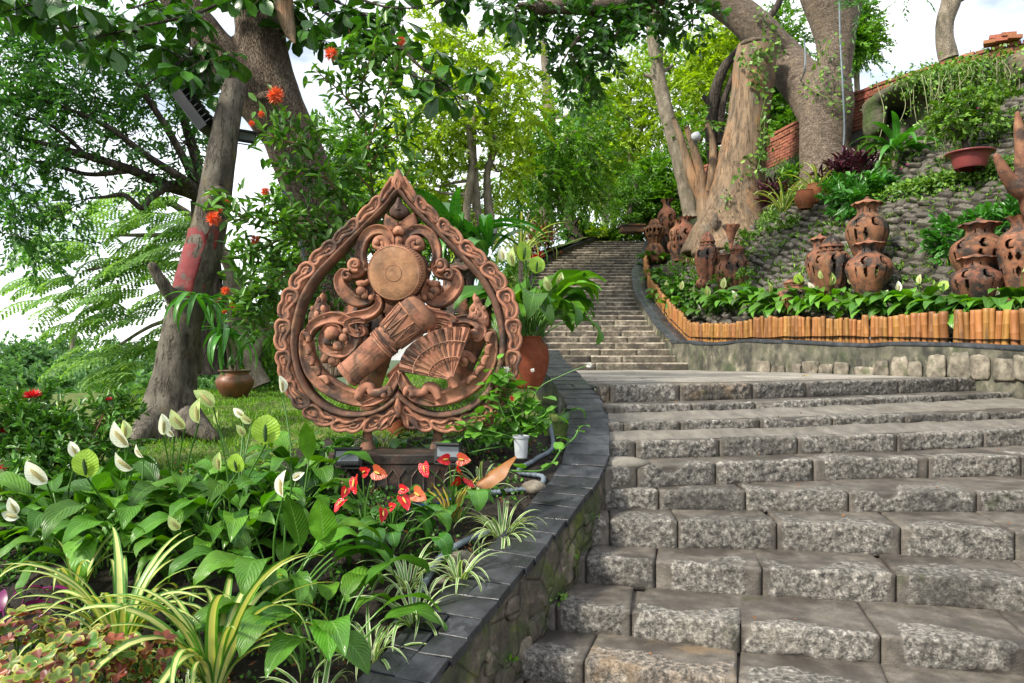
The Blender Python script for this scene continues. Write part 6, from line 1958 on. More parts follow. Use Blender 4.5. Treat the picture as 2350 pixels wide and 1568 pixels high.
# cloud-pruned tree in a pot
bn = thing('cloud_pruned_tree', 'small cloud-pruned bonsai tree in a clay trough at the head of the steps', 'tree', tuple(P(1450, 515, 24)))
mb = MB()
for l in ([(1452, 520, 24, 8), (1445, 480, 24, 6), (1460, 440, 24, 4), (1452, 400, 24, 2)], [(1448, 480, 24, 4), (1425, 465, 24, 2)], [(1455, 470, 24, 4), (1480, 455, 24, 2)]):
    (V, F), _q = limbVF(l, 12, 6, .1, 2); mb.add(V, F)
mb.build('trunk', B_SLIM, bn)
rg = np.random.default_rng(77)
for (px, py, rx, ry) in ((1450, 410, 28, 13), (1425, 440, 24, 11), (1478, 442, 24, 12), (1452, 460, 30, 11), (1420, 478, 22, 11), (1484, 480, 22, 12), (1450, 500, 24, 8)):
    pts, v = blob_points(P(px, py, 24), np.array([rx, rx, ry]) / FP * 24, 330, rg, 3)
    V, F, U = leavesVF(pts, v + rg.normal(0, .5, v.shape), v + [0, 0, .4], .10, .07)
    MB().add(V, F, U).build('foliage_pad', L_MIDG, bn)
mb = MB().box(P(1450, 527, 24), (.72, .5, .20)).box(P(1450, 519, 24), (.80, .6, .05)); mb.build('clay_trough', M_GLAZE, bn, smooth=False)
# ================================================================ plants of the flower bed
def stem_to(parent, a, b, r, mat, bend=.08, name='stem', n=10, world=True):
    a, b = np.array(a, float), np.array(b, float)
    m = (a + b) / 2 + np.array([(a[0] - b[0]) * .25, 0, bend])
    V, F = tubeVF(spline(np.array([a, m, b]), n), np.linspace(r * 1.25, r, n), 6)
    return mk(name, V, F, mat, parent, world=world)

_sp = {}
def spathe(kind, seed):
    k = (kind, seed % 4)
    if k not in _sp:
        mat = {'w': L_WHITE, 'g': L_GSPA, 'G': L_GREENSP, 'r': L_RED, 'o': L_ORSP}[kind]
        if kind in 'ro':
            _sp[k] = leaf_mesh('spathe', mat, 1., .86, 'heart', 9, 6, 0, .003, 10, 25, .10, .04, seed=seed, cup=.12)
        elif kind == 'G':
            _sp[k] = leaf_mesh('spathe', mat, 1., .95, 'round', 9, 6, 0, .003, 6, 20, .08, .02, seed=seed, cup=.10)
        else:
            _sp[k] = leaf_mesh('spathe', mat, 1., .56, 'ovate', 10, 6, 0, .003, 12, 30, .30, .015, seed=seed, cup=.35)
    return _sp[k]
_spx = {}
def spadix_mesh(mat):
    if mat.name not in _spx:
        z = np.linspace(0, 1, 12)
        r = .075 * np.sqrt(np.clip(np.sin(np.pi * (.08 + .92 * z)), 0, 1)) + .002
        V, F = latheVF(np.stack([r, z], 1), 10, lambda t, r, z: (r * (1 + .12 * np.cos(5 * t + z * 60)), z))
        _spx[mat.name] = mk('spadix', V, F, mat, mesh_only=True)
    return _spx[mat.name]

def flower(root, px, py, d, size, kind, ang, face=0, base=None, tiltf=-18, mat=None, r=.0045):
    """a spathe of size px whose base stands at px, py and whose tip points at ang (degrees from up, clockwise), opened towards the viewer"""
    c = P(px, py, d)
    s = size * (.9 if kind in 'wg' else 1.) / FP * d
    a = math.radians(ang)
    # local +Y -> along tip direction, local +Z -> towards the viewer
    Y = np.array([math.sin(a), math.sin(math.radians(tiltf)), math.cos(a)]); Y /= np.linalg.norm(Y)
    Zv = np.array([math.sin(math.radians(face)), -math.cos(math.radians(face)), .12]); Zv -= Y * Zv.dot(Y); Zv /= np.linalg.norm(Zv)
    X = np.cross(Y, Zv)
    M = Matrix(np.stack([X, Y, Zv], 1).tolist())
    o_ = inst('flower', spathe(kind, int(px)), root, tuple(c - WL[root.name]), M.to_euler(), s)
    sm = spadix_mesh(mat or (M_SPADIX if kind in 'wgro' else M_GSPADIX))
    o2 = inst('spadix', sm, o_, (0, .10, .07), (math.radians(-78), 0, 0), (.85, .85, .62 if kind in 'wgG' else .5))
    if base is not None:
        stem_to(root, base, c, r, M_STEM, .03, 'flower_stem')
    return o_

lilyM = [leaf_mesh('leaf', L_LILY if k % 4 else L_LILY2, .27 + .02 * (k % 3), .098 + .008 * (k % 4), 'ovate', 12, 4, .16 + .04 * (k % 3), .0035, 76 - 4 * (k % 5), 95 + 12 * (k % 4), .20, .06, twist=(-18, 10, 22)[k % 3], seed=k) for k in range(12)]
def peace_lily(loc, n, lab, sc=(.75, 1.15), rad=.09, group=None, seed=1, tilt=16):
    r_ = thing('peace_lily', lab, 'peace lily', tuple(loc), group)
    rosette(r_, lilyM, n, rad, tilt, sc, np.random.default_rng(seed))
    return r_
FG = 'peace lilies in the front bed'
pls = {}
for key, px, d, n, sc, lab in (
        ('a', 150, 4.05, 26, (.85, 1.25), 'peace lily clump at the left, under the red-flowered bush'),
        ('b', 300, 3.95, 26, (.8, 1.2), 'peace lily clump with a big round green flower, left of centre of the bed'),
        ('c', 420, 4.25, 24, (.8, 1.15), 'peace lily clump below the lawn with several tall white flowers'),
        ('d', 540, 4.05, 26, (.8, 1.2), 'peace lily clump carrying the flower with a dark spadix'),
        ('e', 650, 4.35, 24, (.8, 1.2), 'peace lily clump directly left of the clay plinth'),
        ('f', 700, 4.75, 20, (.75, 1.1), 'peace lily clump behind the left floodlight'),
        ('g', 640, 3.62, 18, (.85, 1.2), 'peace lily with two upright pale leaves in front of the anthuriums'),
        ('h', 735, 3.22, 15, (.85, 1.25), 'bright drooping peace lily near the bottom beside the yellow-striped lily'),
        ('i', 480, 3.80, 15, (.8, 1.0), 'dark peace lily clump behind the yellow-striped lilies'),
        ('j', 230, 3.75, 14, (.8, 1.0), 'low peace lily clump touching the left yellow-striped lily')):
    pls[key] = peace_lily(GL(px, d), int(n * 1.35), lab, (sc[0], sc[1] * 1.12), .14, FG, seed=ord(key))
for (k, px, py, d, s, kind, ang, tf) in (
        ('a', 108, 1110, 3.75, 76, 'w', -38, -10), ('a', 40, 1180, 3.7, 48, 'w', -20, -10), ('a', 44, 1188, 3.68, 44, 'w', -70, -10), ('a', 178, 1050, 3.85, 46, 'w', -25, 0), ('b', 200, 1096, 3.6, 68, 'G', 3, -6),
        ('b', 286, 1010, 3.85, 52, 'g', -6, 5), ('b', 296, 1026, 3.8, 76, 'w', -28, -5), ('b', 306, 1078, 3.7, 62, 'w', -42, -10), ('b', 330, 1050, 4.0, 40, 'w', -30, 0), ('c', 375, 998, 3.95, 56, 'w', 0, -8), ('c', 400, 1002, 4.0, 36, 'w', -30, -8),
        ('c', 424, 984, 3.95, 60, 'g', -30, -14), ('c', 456, 972, 4.0, 66, 'g', 2, 2), ('d', 490, 935, 4.05, 66, 'g', -48, -5), ('d', 502, 976, 4.1, 36, 'g', -5, 0), ('d', 560, 958, 4.3, 36, 'w', -48, -5), ('d', 578, 970, 4.3, 38, 'g', -50, -5), ('d', 560, 1002, 4.2, 36, 'g', -30, -10),
        ('d', 610, 1020, 3.9, 70, 'G', 4, -4), ('i', 503, 1080, 3.7, 48, 'g', 0, 2), ('i', 545, 1085, 3.65, 46, 'G', 0, -10), ('e', 648, 902, 4.6, 46, 'w', -8, -6), ('g', 650, 1142, 3.5, 72, 'w', 6, -4), ('g', 672, 1100, 3.55, 36, 'w', 60, -5), ('i', 412, 1215, 3.45, 46, 'g', -30, -20)):
    r_ = pls[k]
    b = WL[r_.name] + np.array([random.uniform(-.06, .06), random.uniform(-.05, .05), .02])
    o_ = flower(r_, px, py, d, s, kind, ang, random.uniform(-55, 55) if kind != 'G' else random.uniform(-15, 15), b, tf)
# two large upright pale leaves seen flat-on
big = leaf_mesh('leaf', L_LILY2, .30, .15, 'ovate', 12, 6, .02, .004, 84, 14, .10, .03, seed=5)
big2 = leaf_mesh('leaf', L_LILY, .34, .13, 'ovate', 12, 6, .02, .004, 80, 18, .12, .03, seed=6)
rg_ = WL[pls['g'].name]
for px, py, d, me, ry, s in ((745, 1262, 3.6, big, math.pi, .92), (690, 1262, 3.62, big2, math.pi * .96, .95), (708, 1060, 4.5, big2, math.pi * 1.04, .8), (300, 1180, 3.9, big2, math.pi * .9, .8)):
    c = P(px, py, d)
    inst('leaf', me, pls['g'], tuple(c - rg_), (math.radians(-6), 0, ry), s)
    stem_to(pls['g'], rg_ + np.array([0, 0, .02]), c, .004, M_STEM, .02, 'leaf_stalk')

# yellow-striped lilies
strM = [leaf_mesh('leaf', L_STRIPE, .62 + .05 * (k % 3), .040 + .005 * (k % 3), 'strap', 14, 4, 0, .003, 78 - 7 * (k % 4), 80 + 28 * (k % 4), .35, .0, pow_=1.7, twist=(-14, 8, 14)[k % 3], seed=k) for k in range(10)]
def striped(loc, n, lab, sc, group=None, seed=1, tilt=12):
    r_ = thing('striped_lily', lab, 'striped plant', tuple(loc), group)
    rosette(r_, strM, n, .035, tilt, sc, np.random.default_rng(seed), zj=.06)
    return r_
striped(GL(275, 3.2), 38, 'left yellow-striped lily with arching leaves at the front of the bed', (.68, 1.05), seed=3)
striped(GL(490, 2.95, dz=.06), 38, 'large yellow-striped lily in the middle of the front of the bed', (.75, 1.08), seed=4)
M_ = striped(GL(170, 3.5), 14, 'small yellow-striped lily at the far left behind the geraniums', (.55, .8), seed=6)

# spider plants
spdM = [leaf_mesh('leaf', L_SPIDER, .27 + .03 * (k % 3), .019 + .002 * (k % 3), 'strap', 10, 2, 0, .002, 72 - 8 * (k % 4), 85 + 30 * (k % 4), .3, 0, pow_=1.5, twist=(-10, 6, 12)[k % 3], seed=k) for k in range(9)]
for i, (px, d, n, sc, lab) in enumerate(((1152, 4.22, 44, (.75, 1.2), 'spider plant leaning over the slate coping below the dry sheath'), (1055, 3.78, 24, (.75, 1.1), 'spider plant beside the round garden stone and the grey conduit'), (935, 3.72, 24, (.7, 1.1), 'spider plant on bare soil below the anthuriums'),
                                       (950, 3.46, 28, (.75, 1.1), 'spider plant bending over the middle of the coping'), (850, 3.22, 28, (.75, 1.05), 'spider plant under the drooping peace lily near the coping'), (730, 2.88, 28, (.8, 1.1), 'spider plant at the bottom edge beside the end of the coping'),
                                       (880, 5.35, 40, (.7, 1.0), 'spider plant growing behind the clay plinth under the carving'), (1105, 4.75, 18, (.7, 1.0), 'small spider plant behind the dry sheath'), (420, 3.0, 22, (.6, .9), 'pale spider plant beneath the large yellow-striped lily'), (175, 3.35, 14, (.5, .8), 'small spider plant between the geraniums and the left yellow-striped lily'))):
    r_ = thing('spider_plant', lab, 'spider plant', tuple(GL(px, d)), 'spider plants in the front bed')
    rosette(r_, spdM, n, .045, 14, sc, np.random.default_rng(40 + i))

# anthuriums
antM = [leaf_mesh('leaf', L_ANTH, .135, .115, 'heart', 9, 6, .15 + .04 * k, .003, 74 - 6 * k, 95 + 10 * k, .12, .02, pow_=.7, seed=k) for k in range(5)]
def anthurium(px, d, n, lab, fl, seed):
    r_ = thing('anthurium', lab, 'anthurium', tuple(GL(px, d)))
    rosette(r_, antM, n + 6, .06, 14, (.75, 1.15), np.random.default_rng(seed))
    b = WL[r_.name]
    for (x, y, dd, s, kind, ang, tf) in fl:
        flower(r_, x, y, dd, s * .95, kind, ang, random.uniform(-60, 60), b + np.array([0, 0, .03]), tf, M_YSTEM if kind in 'ro' else None, .0035)
anthurium(838, 4.12, 13, 'red anthurium clump with the largest crinkled red flower, below the left floodlight', [(815, 1096, 4.0, 44, 'r', 170, -35), (858, 1082, 4.05, 46, 'o', 100, -40), (795, 1120, 4.0, 28, 'r', 200, -35), (790, 1148, 3.95, 38, 'r', 215, -45), (832, 1085, 4.1, 34, 'r', 60, -60)], 5)
anthurium(900, 4.05, 12, 'anthurium with small deep red flowers in the middle of the group', [(918, 1122, 3.95, 30, 'r', 90, -40), (922, 1140, 3.95, 40, 'r', 150, -35), (878, 1168, 3.9, 36, 'r', 180, -45), (950, 1130, 3.95, 46, 'o', 110, -50), (895, 1165, 3.95, 26, 'r', 60, -50)], 6)
anthurium(1038, 4.35, 13, 'anthurium on yellow stems in front of the right floodlight', [(972, 1065, 4.2, 36, 'r', 160, -20), (1030, 1054, 4.25, 34, 'r', -90, -50), (1052, 1054, 4.25, 40, 'o', 90, -50), (1042, 1112, 4.2, 34, 'r', 30, -50), (1062, 1090, 4.2, 36, 'r', -20, -50), (1085, 1108, 4.2, 36, 'r', -60, -60)], 7)
for k in range(11):
    stem_to(bpy.data.objects['anthurium.002'], WL['anthurium.002'] + np.array([(k - 5) * .008, 0, 0]), WL['anthurium.002'] + np.array([(k - 5) * .03, random.uniform(-.05, .05), random.uniform(.16, .26)]), .0045, M_YSTEM, .02, 'leaf_stalk')

# dry brown sheath
ds = leaf_mesh('dry_sheath', L_BROWN, .30, .15, 'ovate', 16, 8, .0, .004, 8, 30, -.35, .03, seed=3, cup=-.2, twist=35)
c = P(1092, 1118, 4.25)
Y_ = np.array([.74, .18, .62]); Y_ /= np.linalg.norm(Y_)
Z_ = np.array([-.35, -.62, .62]); Z_ -= Y_ * Z_.dot(Y_); Z_ /= np.linalg.norm(Z_)
o = inst('dry_sheath', ds, None, tuple(c), Matrix(np.stack([np.cross(Y_, Z_), Y_, Z_], 1).tolist()).to_euler())
tag(o, 'big curled dry brown leaf sheath lying behind the spider plant', 'dry leaf')
# fallen leaves
fl_me = leaf_mesh('fallen_leaf', leafmat('fallen_yellow_leaf', (.45, .34, .05), (.50, .38, .07), .5, .2, (.3, .2, .03), var=.1), .11, .05, 'ovate', 6, 2, .01, .002, 4, 12, .3, .05)
for (loc, rz, lab) in ((np.array([*P(1858, 858, 8.6)[:2], EYE - .243]), .5, 'small yellow leaf fallen on the landing'), (np.array([*P(1540, 752, 11.6)[:2], wall_top(11.9) + .02]), 1.6, 'dry white leaf fallen on the corner of the planter wall'),):
    o = inst('fallen_leaf', fl_me, None, tuple(loc), (0, 0, rz), 1.0); tag(o, lab, 'leaf')
wl = at_wall(.75, .5)
o = inst('fallen_leaf', fl_me, None, tuple(wl + [0, 0, .012]), (0, 0, 2.2), .5); tag(o, 'curled yellow leaf scrap on the slate coping near the bottom', 'leaf')

# geraniums at the bottom left
def palmate(name, mat, R, seed):
    rg = np.random.default_rng(seed)
    n = 36
    a = np.linspace(math.radians(-160), math.radians(160), n)
    lob = R * (.62 + .30 * np.abs(np.cos(a * 2.8)) + .10 * np.abs(np.cos(a * 8.4)))
    V = [[0, 0, 0]]; U = [[.5, 0]]
    for f in (.5, 1.0):
        for i in range(n):
            r = lob[i] * f
            V.append([r * math.sin(a[i]), r * math.cos(a[i]), .22 * r * f + .10 * R * math.sin(a[i] * 5) * f]); U.append([.5 + .5 * f, f])
    F = [np.array([[0, 1 + i + 1, 1 + i] for i in range(n - 1)]), np.array([[1 + i, 1 + i + 1, 1 + n + i + 1, 1 + n + i] for i in range(n - 1)])]
    return mk(name, V, F, mat, mesh_only=True, uv=U)
gerM = [palmate('leaf', L_COLEUS if k % 3 else L_COLEUSR, .034 + .004 * k, k) for k in range(6)]
for i, (px, py, d, rx, n, lab) in enumerate(((40, 1500, 2.75, 120, 120, 'yellow-green variegated geranium bush in the bottom left corner'), (215, 1545, 2.6, 100, 95, 'variegated geranium bush with pink tinges at the bottom edge'), (330, 1540, 2.72, 80, 70, 'geranium bush with dark maroon leaves right of the yellow-green ones'), (110, 1590, 2.45, 110, 60, 'low geranium bush cut by the bottom edge'))):
    c = P(px, py, d)
    r_ = thing('geranium_bush', lab, 'geranium', (c[0], c[1], c[2] - .25))
    rg = np.random.default_rng(90 + i)
    pts, v = blob_points(c + [0, 0, -.04], np.array([rx / FP * d * 1.1, .20, .19]), n, rg, 5)
    for k in range(n):
        if v[k, 2] < -.35: continue
        yaw = rg.uniform(0, 6.28)
        nv = v[k] + np.array([0, -.35, .75]); nv /= np.linalg.norm(nv)
        q = Vector((0, 0, 1)).rotation_difference(Vector(nv.tolist())) @ Euler((0, 0, yaw)).to_quaternion()
        me = gerM[int(rg.integers(6))] if i != 2 else gerM[(0, 3, 0, 3, 1)[k % 5]]
        inst('leaf', me, r_, tuple(pts[k] - WL[r_.name]), q.to_euler(), rg.uniform(.6, 1.15))
    mb = MB()
    for k in range(14):
        mb.add(*tubeVF(spline(np.array([c + [rg.uniform(-.04, .04), .0, -.28], (c + pts[k]) / 2 + [0, 0, -.08], pts[k]]), 8), .004, 5))
    mb.build('stems', M_STEM, r_)
# purple plant at the left edge
r_ = thing('purple_plant', 'purple-leaved plant at the left edge above the geraniums', 'plant', tuple(GL(5, 3.3)))
pm = [leaf_mesh('leaf', leafmat('magenta_purple_leaf', (.10, .012, .06), (.34, .02, .20), .35, .2, None, var=.3, tcol=(1, .4, .8)), .12, .045, 'lance', 6, 2, .05, .003, 70 - 20 * k, 60, .2, .02, seed=k) for k in range(3)]
rosette(r_, pm, 26, .16, 30, (.6, 1.1), np.random.default_rng(4), zj=.22)

# red-flowered shrub on the left
def cluster_bush(name, label, cat, blobs, leafm, leaf, per, twl, stemm, seed, base, objs=0, tpl='hex', group=None, up=.6, droop=.1, stems=12):
    rg = np.random.default_rng(seed)
    r_ = thing(name, label, cat, tuple(base), group)
    mb, fo = MB(), MB()
    for (px, py, d, rx, ry, rd, ntw) in blobs:
        c = P(px, py, d)
        pts, v = blob_points(c, np.array([rx / FP * d, rd, ry / FP * d]), ntw, rg, 3)
        td = v * .6 + rg.normal(0, .45, (ntw, 3)) + [0, 0, .55]
        fo.add(*spray(pts, td, twl * rg.uniform(.6, 1.3, ntw), per, leaf[0], leaf[1], rg, up, droop, tpl))
        for k in range(min(stems, ntw)):
            mb.add(*tubeVF(spline(np.array([np.array(base) + rg.normal(0, .04, 3), np.array(base) * .4 + pts[k] * .6 + [0, 0, -.05], pts[k]]), 8), np.linspace(.008, .003, 8), 5))
    if mb.n: mb.build('stems', stemm, r_)
    fo.build('foliage', leafm, r_)
    return r_
ix = cluster_bush('ixora_bush', 'dense glossy bush with red flower heads at the left edge', 'bush',
                  [(60, 985, 4.9, 60, 45, .25, 60), (130, 1000, 4.9, 60, 40, .25, 55), (40, 1080, 4.7, 80, 60, .3, 80), (150, 1085, 4.7, 80, 60, .3, 80), (220, 1030, 4.9, 50, 50, .22, 50), (255, 960, 5.1, 30, 40, .15, 30), (75, 1180, 4.4, 110, 60, .3, 90), (210, 1140, 4.6, 60, 50, .25, 50), (30, 1240, 4.2, 70, 50, .25, 50), (10, 1000, 4.8, 50, 60, .25, 45), (75, 935, 5.0, 36, 24, .15, 25)],
                  L_IXORA, (.062, .026), 12, .14, M_TWIG, 5, GL(120, 4.75))
fil = {}
def pom(root, px, py, d, rpx, mat, n=110, flat=.7, name='flower', seed=0):
    """a brush-like flower head of many thin filaments"""
    key = (mat.name, n, flat)
    if key not in fil:
        rg = np.random.default_rng(5)
        v = rg.normal(0, 1, (n, 3)); v[:, 2] = np.abs(v[:, 2]) * flat + .05 if flat < 1 else v[:, 2]
        v /= np.linalg.norm(v, axis=1)[:, None]
        L = rg.uniform(.75, 1.05, n)
        V, F, U = leavesVF(v * .12, v, rg.normal(0, 1, (n, 3)), L * .9, np.full(n, .13), 'quad')
        fil[key] = mk(name, V, F, mat, mesh_only=True, uv=U)
    o_ = inst(name, fil[key], root, tuple(P(px, py, d) - WL[root.name]), (random.uniform(-.4, .4), random.uniform(-.4, .4), random.uniform(0, 6)), rpx / FP * d)
    return o_
for (px, py, d, r_px) in ((75, 912, 4.95, 24), (3, 990, 4.7, 18), (74, 1014, 4.75, 13), (42, 1040, 4.6, 11), (56, 1052, 4.6, 12), (98, 1002, 4.8, 9), (60, 1110, 4.5, 8), (250, 918, 5.1, 9), (118, 1115, 4.5, 8), (10, 1075, 4.5, 12)):
    pom(ix, px, py, d, r_px, M_PETAL_R, 90, .8)

# orange-flowered shrub behind the carving
oc = thing('orange_flower_shrub', 'tall open shrub with orange brush flowers behind the carving', 'shrub', tuple(GL(830, 6.7)))
BR = [[(850, 900, 6.7), (862, 700, 6.7), (868, 560, 6.7), (856, 440, 6.6), (840, 300, 6.5), (828, 200, 6.5), (812, 110, 6.4), (800, 66, 6.4)], [(866, 600, 6.7), (810, 500, 6.5), (752, 410, 6.3), (705, 335, 6.2), (650, 262, 6.1)], [(845, 340, 6.5), (875, 250, 6.4), (905, 170, 6.3), (925, 112, 6.3)],
      [(830, 740, 6.7), (760, 610, 6.4), (690, 540, 6.2), (600, 502, 6.0), (505, 508, 5.9)], [(790, 650, 6.5), (720, 520, 6.3), (660, 480, 6.2), (612, 452, 6.1)], [(830, 780, 6.7), (740, 680, 6.4), (660, 610, 6.2), (590, 562, 6.1)], [(830, 820, 6.7), (730, 740, 6.4), (630, 690, 6.2), (525, 672, 6.1)],
      [(868, 560, 6.7), (900, 470, 6.5), (935, 400, 6.5), (955, 360, 6.5)], [(845, 380, 6.6), (890, 330, 6.5), (930, 300, 6.5), (960, 290, 6.5)], [(838, 290, 6.5), (790, 220, 6.4), (745, 180, 6.3), (725, 160, 6.3)], [(752, 410, 6.3), (700, 400, 6.2), (640, 380, 6.1)], [(705, 335, 6.2), (640, 320, 6.1), (590, 295, 6.1)],
      [(828, 200, 6.5), (850, 140, 6.4), (872, 95, 6.4)], [(760, 610, 6.4), (700, 600, 6.3), (640, 640, 6.1), (600, 680, 6.1)], [(690, 540, 6.2), (620, 560, 6.1), (560, 600, 6.0)], [(740, 680, 6.4), (680, 720, 6.3), (600, 760, 6.2), (560, 740, 6.1)], [(830, 700, 6.7), (780, 560, 6.4), (740, 480, 6.4)], [(856, 440, 6.6), (820, 400, 6.4), (790, 370, 6.3)]]
mb = MB(); items = []
rg = np.random.default_rng(21)
for l in BR:
    q = spline(np.array([P(*p) for p in l]), 30)
    mb.add(*tubeVF(q, np.linspace(.017 if len(l) > 5 else .011, .004, 30), 6))
    T, N, B = frames(q)
    ln = np.linalg.norm(np.diff(q, axis=0), axis=1).sum()
    m = int(ln * 30)
    for k in range(m):
        t = .22 + .78 * (k + rg.uniform(0, 1)) / m
        i = min(29, int(t * 29))
        a = k * 2.4
        dv = T[i] * rg.uniform(.25, .8) + (N[i] * math.cos(a) + B[i] * math.sin(a)) * .8
        items.append((q[i], dv, t))
    for k in range(int(ln * 3.2)):           # side twigs
        i = int(rg.integers(9, 29))
        a = rg.uniform(0, 6.28)
        dv = T[i] * .6 + (N[i] * math.cos(a) + B[i] * math.sin(a)) * .7 + [0, 0, .2]
        dv /= np.linalg.norm(dv)
        e = q[i] + dv * rg.uniform(.14, .30)
        mb.add(*tubeVF(np.array([q[i], e]), [.004, .0025], 4))
        for w in range(7):
            aa = w * 2.4
            items.append((q[i] + (e - q[i]) * (.35 + .65 * w / 6), dv * .6 + rg.normal(0, .55, 3), 1))
mb.build('stems', M_TWIG, oc)
com = [leaf_mesh('leaf', L_COMBO, .135, .046, 'lance', 6, 2, .012, .002, 8 - 12 * k, 22, .25, .01, seed=k) for k in range(4)]
items = items + [(p_ + rg.normal(0, .05, 3), d_ + rg.normal(0, .5, 3), t_) for p_, d_, t_ in items ]
items = items + [(p_ + rg.normal(0, .07, 3), d_ + rg.normal(0, .5, 3), t_) for p_, d_, t_ in items if rg.uniform() < .5]
rg.shuffle(items)
rest_ = MB(); cnt = 0
pos = np.array([i[0] for i in items]); dr = np.array([i[1] for i in items])
for k, (p_, dv, t) in enumerate(items[:285]):
    dv = dv / np.linalg.norm(dv)
    zz = np.array([0, -.3, 1.]) + rg.normal(0, .3, 3); zz -= dv * zz.dot(dv); zz /= np.linalg.norm(zz)
    M = Matrix(np.stack([np.cross(dv, zz), dv, zz], 1).tolist())
    inst('leaf', com[k % 4], oc, tuple(p_ - WL[oc.name]), M.to_euler(), rg.uniform(.7, 1.15))
n_ = len(items) - 285
MB().add(*leavesVF(pos[285:], dr[285:], np.tile([0, -.3, 1.], (n_, 1)) + rg.normal(0, .3, (n_, 3)), .125 * rg.uniform(.7, 1.2, n_), .046 * rg.uniform(.7, 1.2, n_), 'hex')).build('foliage', L_COMBO, oc, kind='stuff')
for (px, py, d, r) in ((760, 124, 6.3, 19), (632, 218, 6.0, 24), (600, 262, 6.05, 10), (578, 284, 6.05, 9), (920, 95, 6.25, 13), (490, 502, 5.85, 21), (609, 440, 6.05, 14), (523, 462, 6.0, 9), (586, 551, 6.05, 15), (517, 668, 6.05, 13), (500, 690, 6.1, 8), (535, 700, 6.1, 9), (515, 715, 6.1, 8), (505, 484, 5.9, 7), (545, 690, 6.1, 8)):
    pom(oc, px, py, d, r, M_PETAL_O, 120, 1.0)

# tall peace lily in the terracotta jar
tl = thing('potted_peace_lily', 'tall peace lily growing in the orange terracotta jar by the steps', 'peace lily', tuple(P(1212, 782, 6.25)))
rosette(tl, lilyM, 72, .14, 20, (1.05, 1.7), np.random.default_rng(12), zj=.10)
for (x, y, d, s, k, a) in ((1156, 600, 6.1, 40, 'w', -8), (1208, 598, 6.2, 40, 'w', 5), (1230, 628, 6.1, 40, 'G', 5), (1262, 668, 6.2, 40, 'g', -20), (1278, 655, 6.2, 36, 'g', 20), (1180, 612, 6.15, 50, 'g', -5), (1200, 600, 6.0, 46, 'G', 0)):
    flower(tl, x, y, d, s, k, a, random.uniform(-40, 40), WL[tl.name] + np.array([random.uniform(-.06, .06), 0, .05]), -4)
# broad-leaved dracaena behind the carving
drM = [leaf_mesh('leaf', L_DRAC, .80 + .07 * k, .135, 'lance', 12, 4, 0, .003, 72 - 12 * k, 85 + 14 * k, .22, .02, pow_=1.5, twist=8 * (-1) ** k, seed=k) for k in range(5)]
dr1 = thing('dracaena', 'broad-leaved dracaena rising behind the right shoulder of the carving', 'plant', tuple(P(1075, 720, 7.3)))
stem_to(dr1, P(1075, 820, 7.3), P(1050, 580, 7.0), .035, B_SLIM, .05)
rosette(dr1, drM, 18, .04, 12, (.8, 1.15), np.random.default_rng(3), at=tuple(P(1050, 575, 7.0) - WL[dr1.name]), zj=.12)
stem_to(dr1, P(1090, 820, 7.2), P(1120, 590, 7.0), .03, B_SLIM, .05)
rosette(dr1, drM, 12, .04, 14, (.7, 1.0), np.random.default_rng(5), at=tuple(P(1120, 590, 7.0) - WL[dr1.name]), zj=.1)
ys = striped(P(1195, 600, 9.5), 20, 'yellow-striped plant behind the tall potted peace lily', (.9, 1.3), seed=9)
stem_to(ys, P(1195, 720, 9.5), P(1195, 600, 9.5), .03, B_SLIM, .0)
# strap-leaved plant in the glazed pot and one hanging on the trunk
dM2 = [leaf_mesh('leaf', L_DRAC, .55, .07, 'strap', 12, 4, 0, .003, 40 - 18 * k, 120, .25, .02, pow_=.8, twist=6, seed=k) for k in range(4)]
dr2 = thing('potted_dracaena', 'slender dracaena with drooping leaves growing in the brown glazed pot', 'plant', tuple(P(538, 855, 9.6)))
for (a, b) in (((532, 858), (478, 700)), ((545, 858), (520, 770))):
    stem_to(dr2, P(*a, 9.6), P(*b, 9.4), .025, B_SLIM, .1)
    rosette(dr2, dM2, 17, .05, 15, (.9, 1.35), np.random.default_rng(int(a[0])), at=tuple(P(*b, 9.4) - WL[dr2.name]), zj=.1)
ep = thing('hanging_strap_plant', 'bright strap-leaved plant growing on the side of the grey dead trunk', 'plant', tuple(P(452, 690, 6.0)))
rosette(ep, dM2, 12, .04, 20, (.55, .8), np.random.default_rng(31), zj=.06)

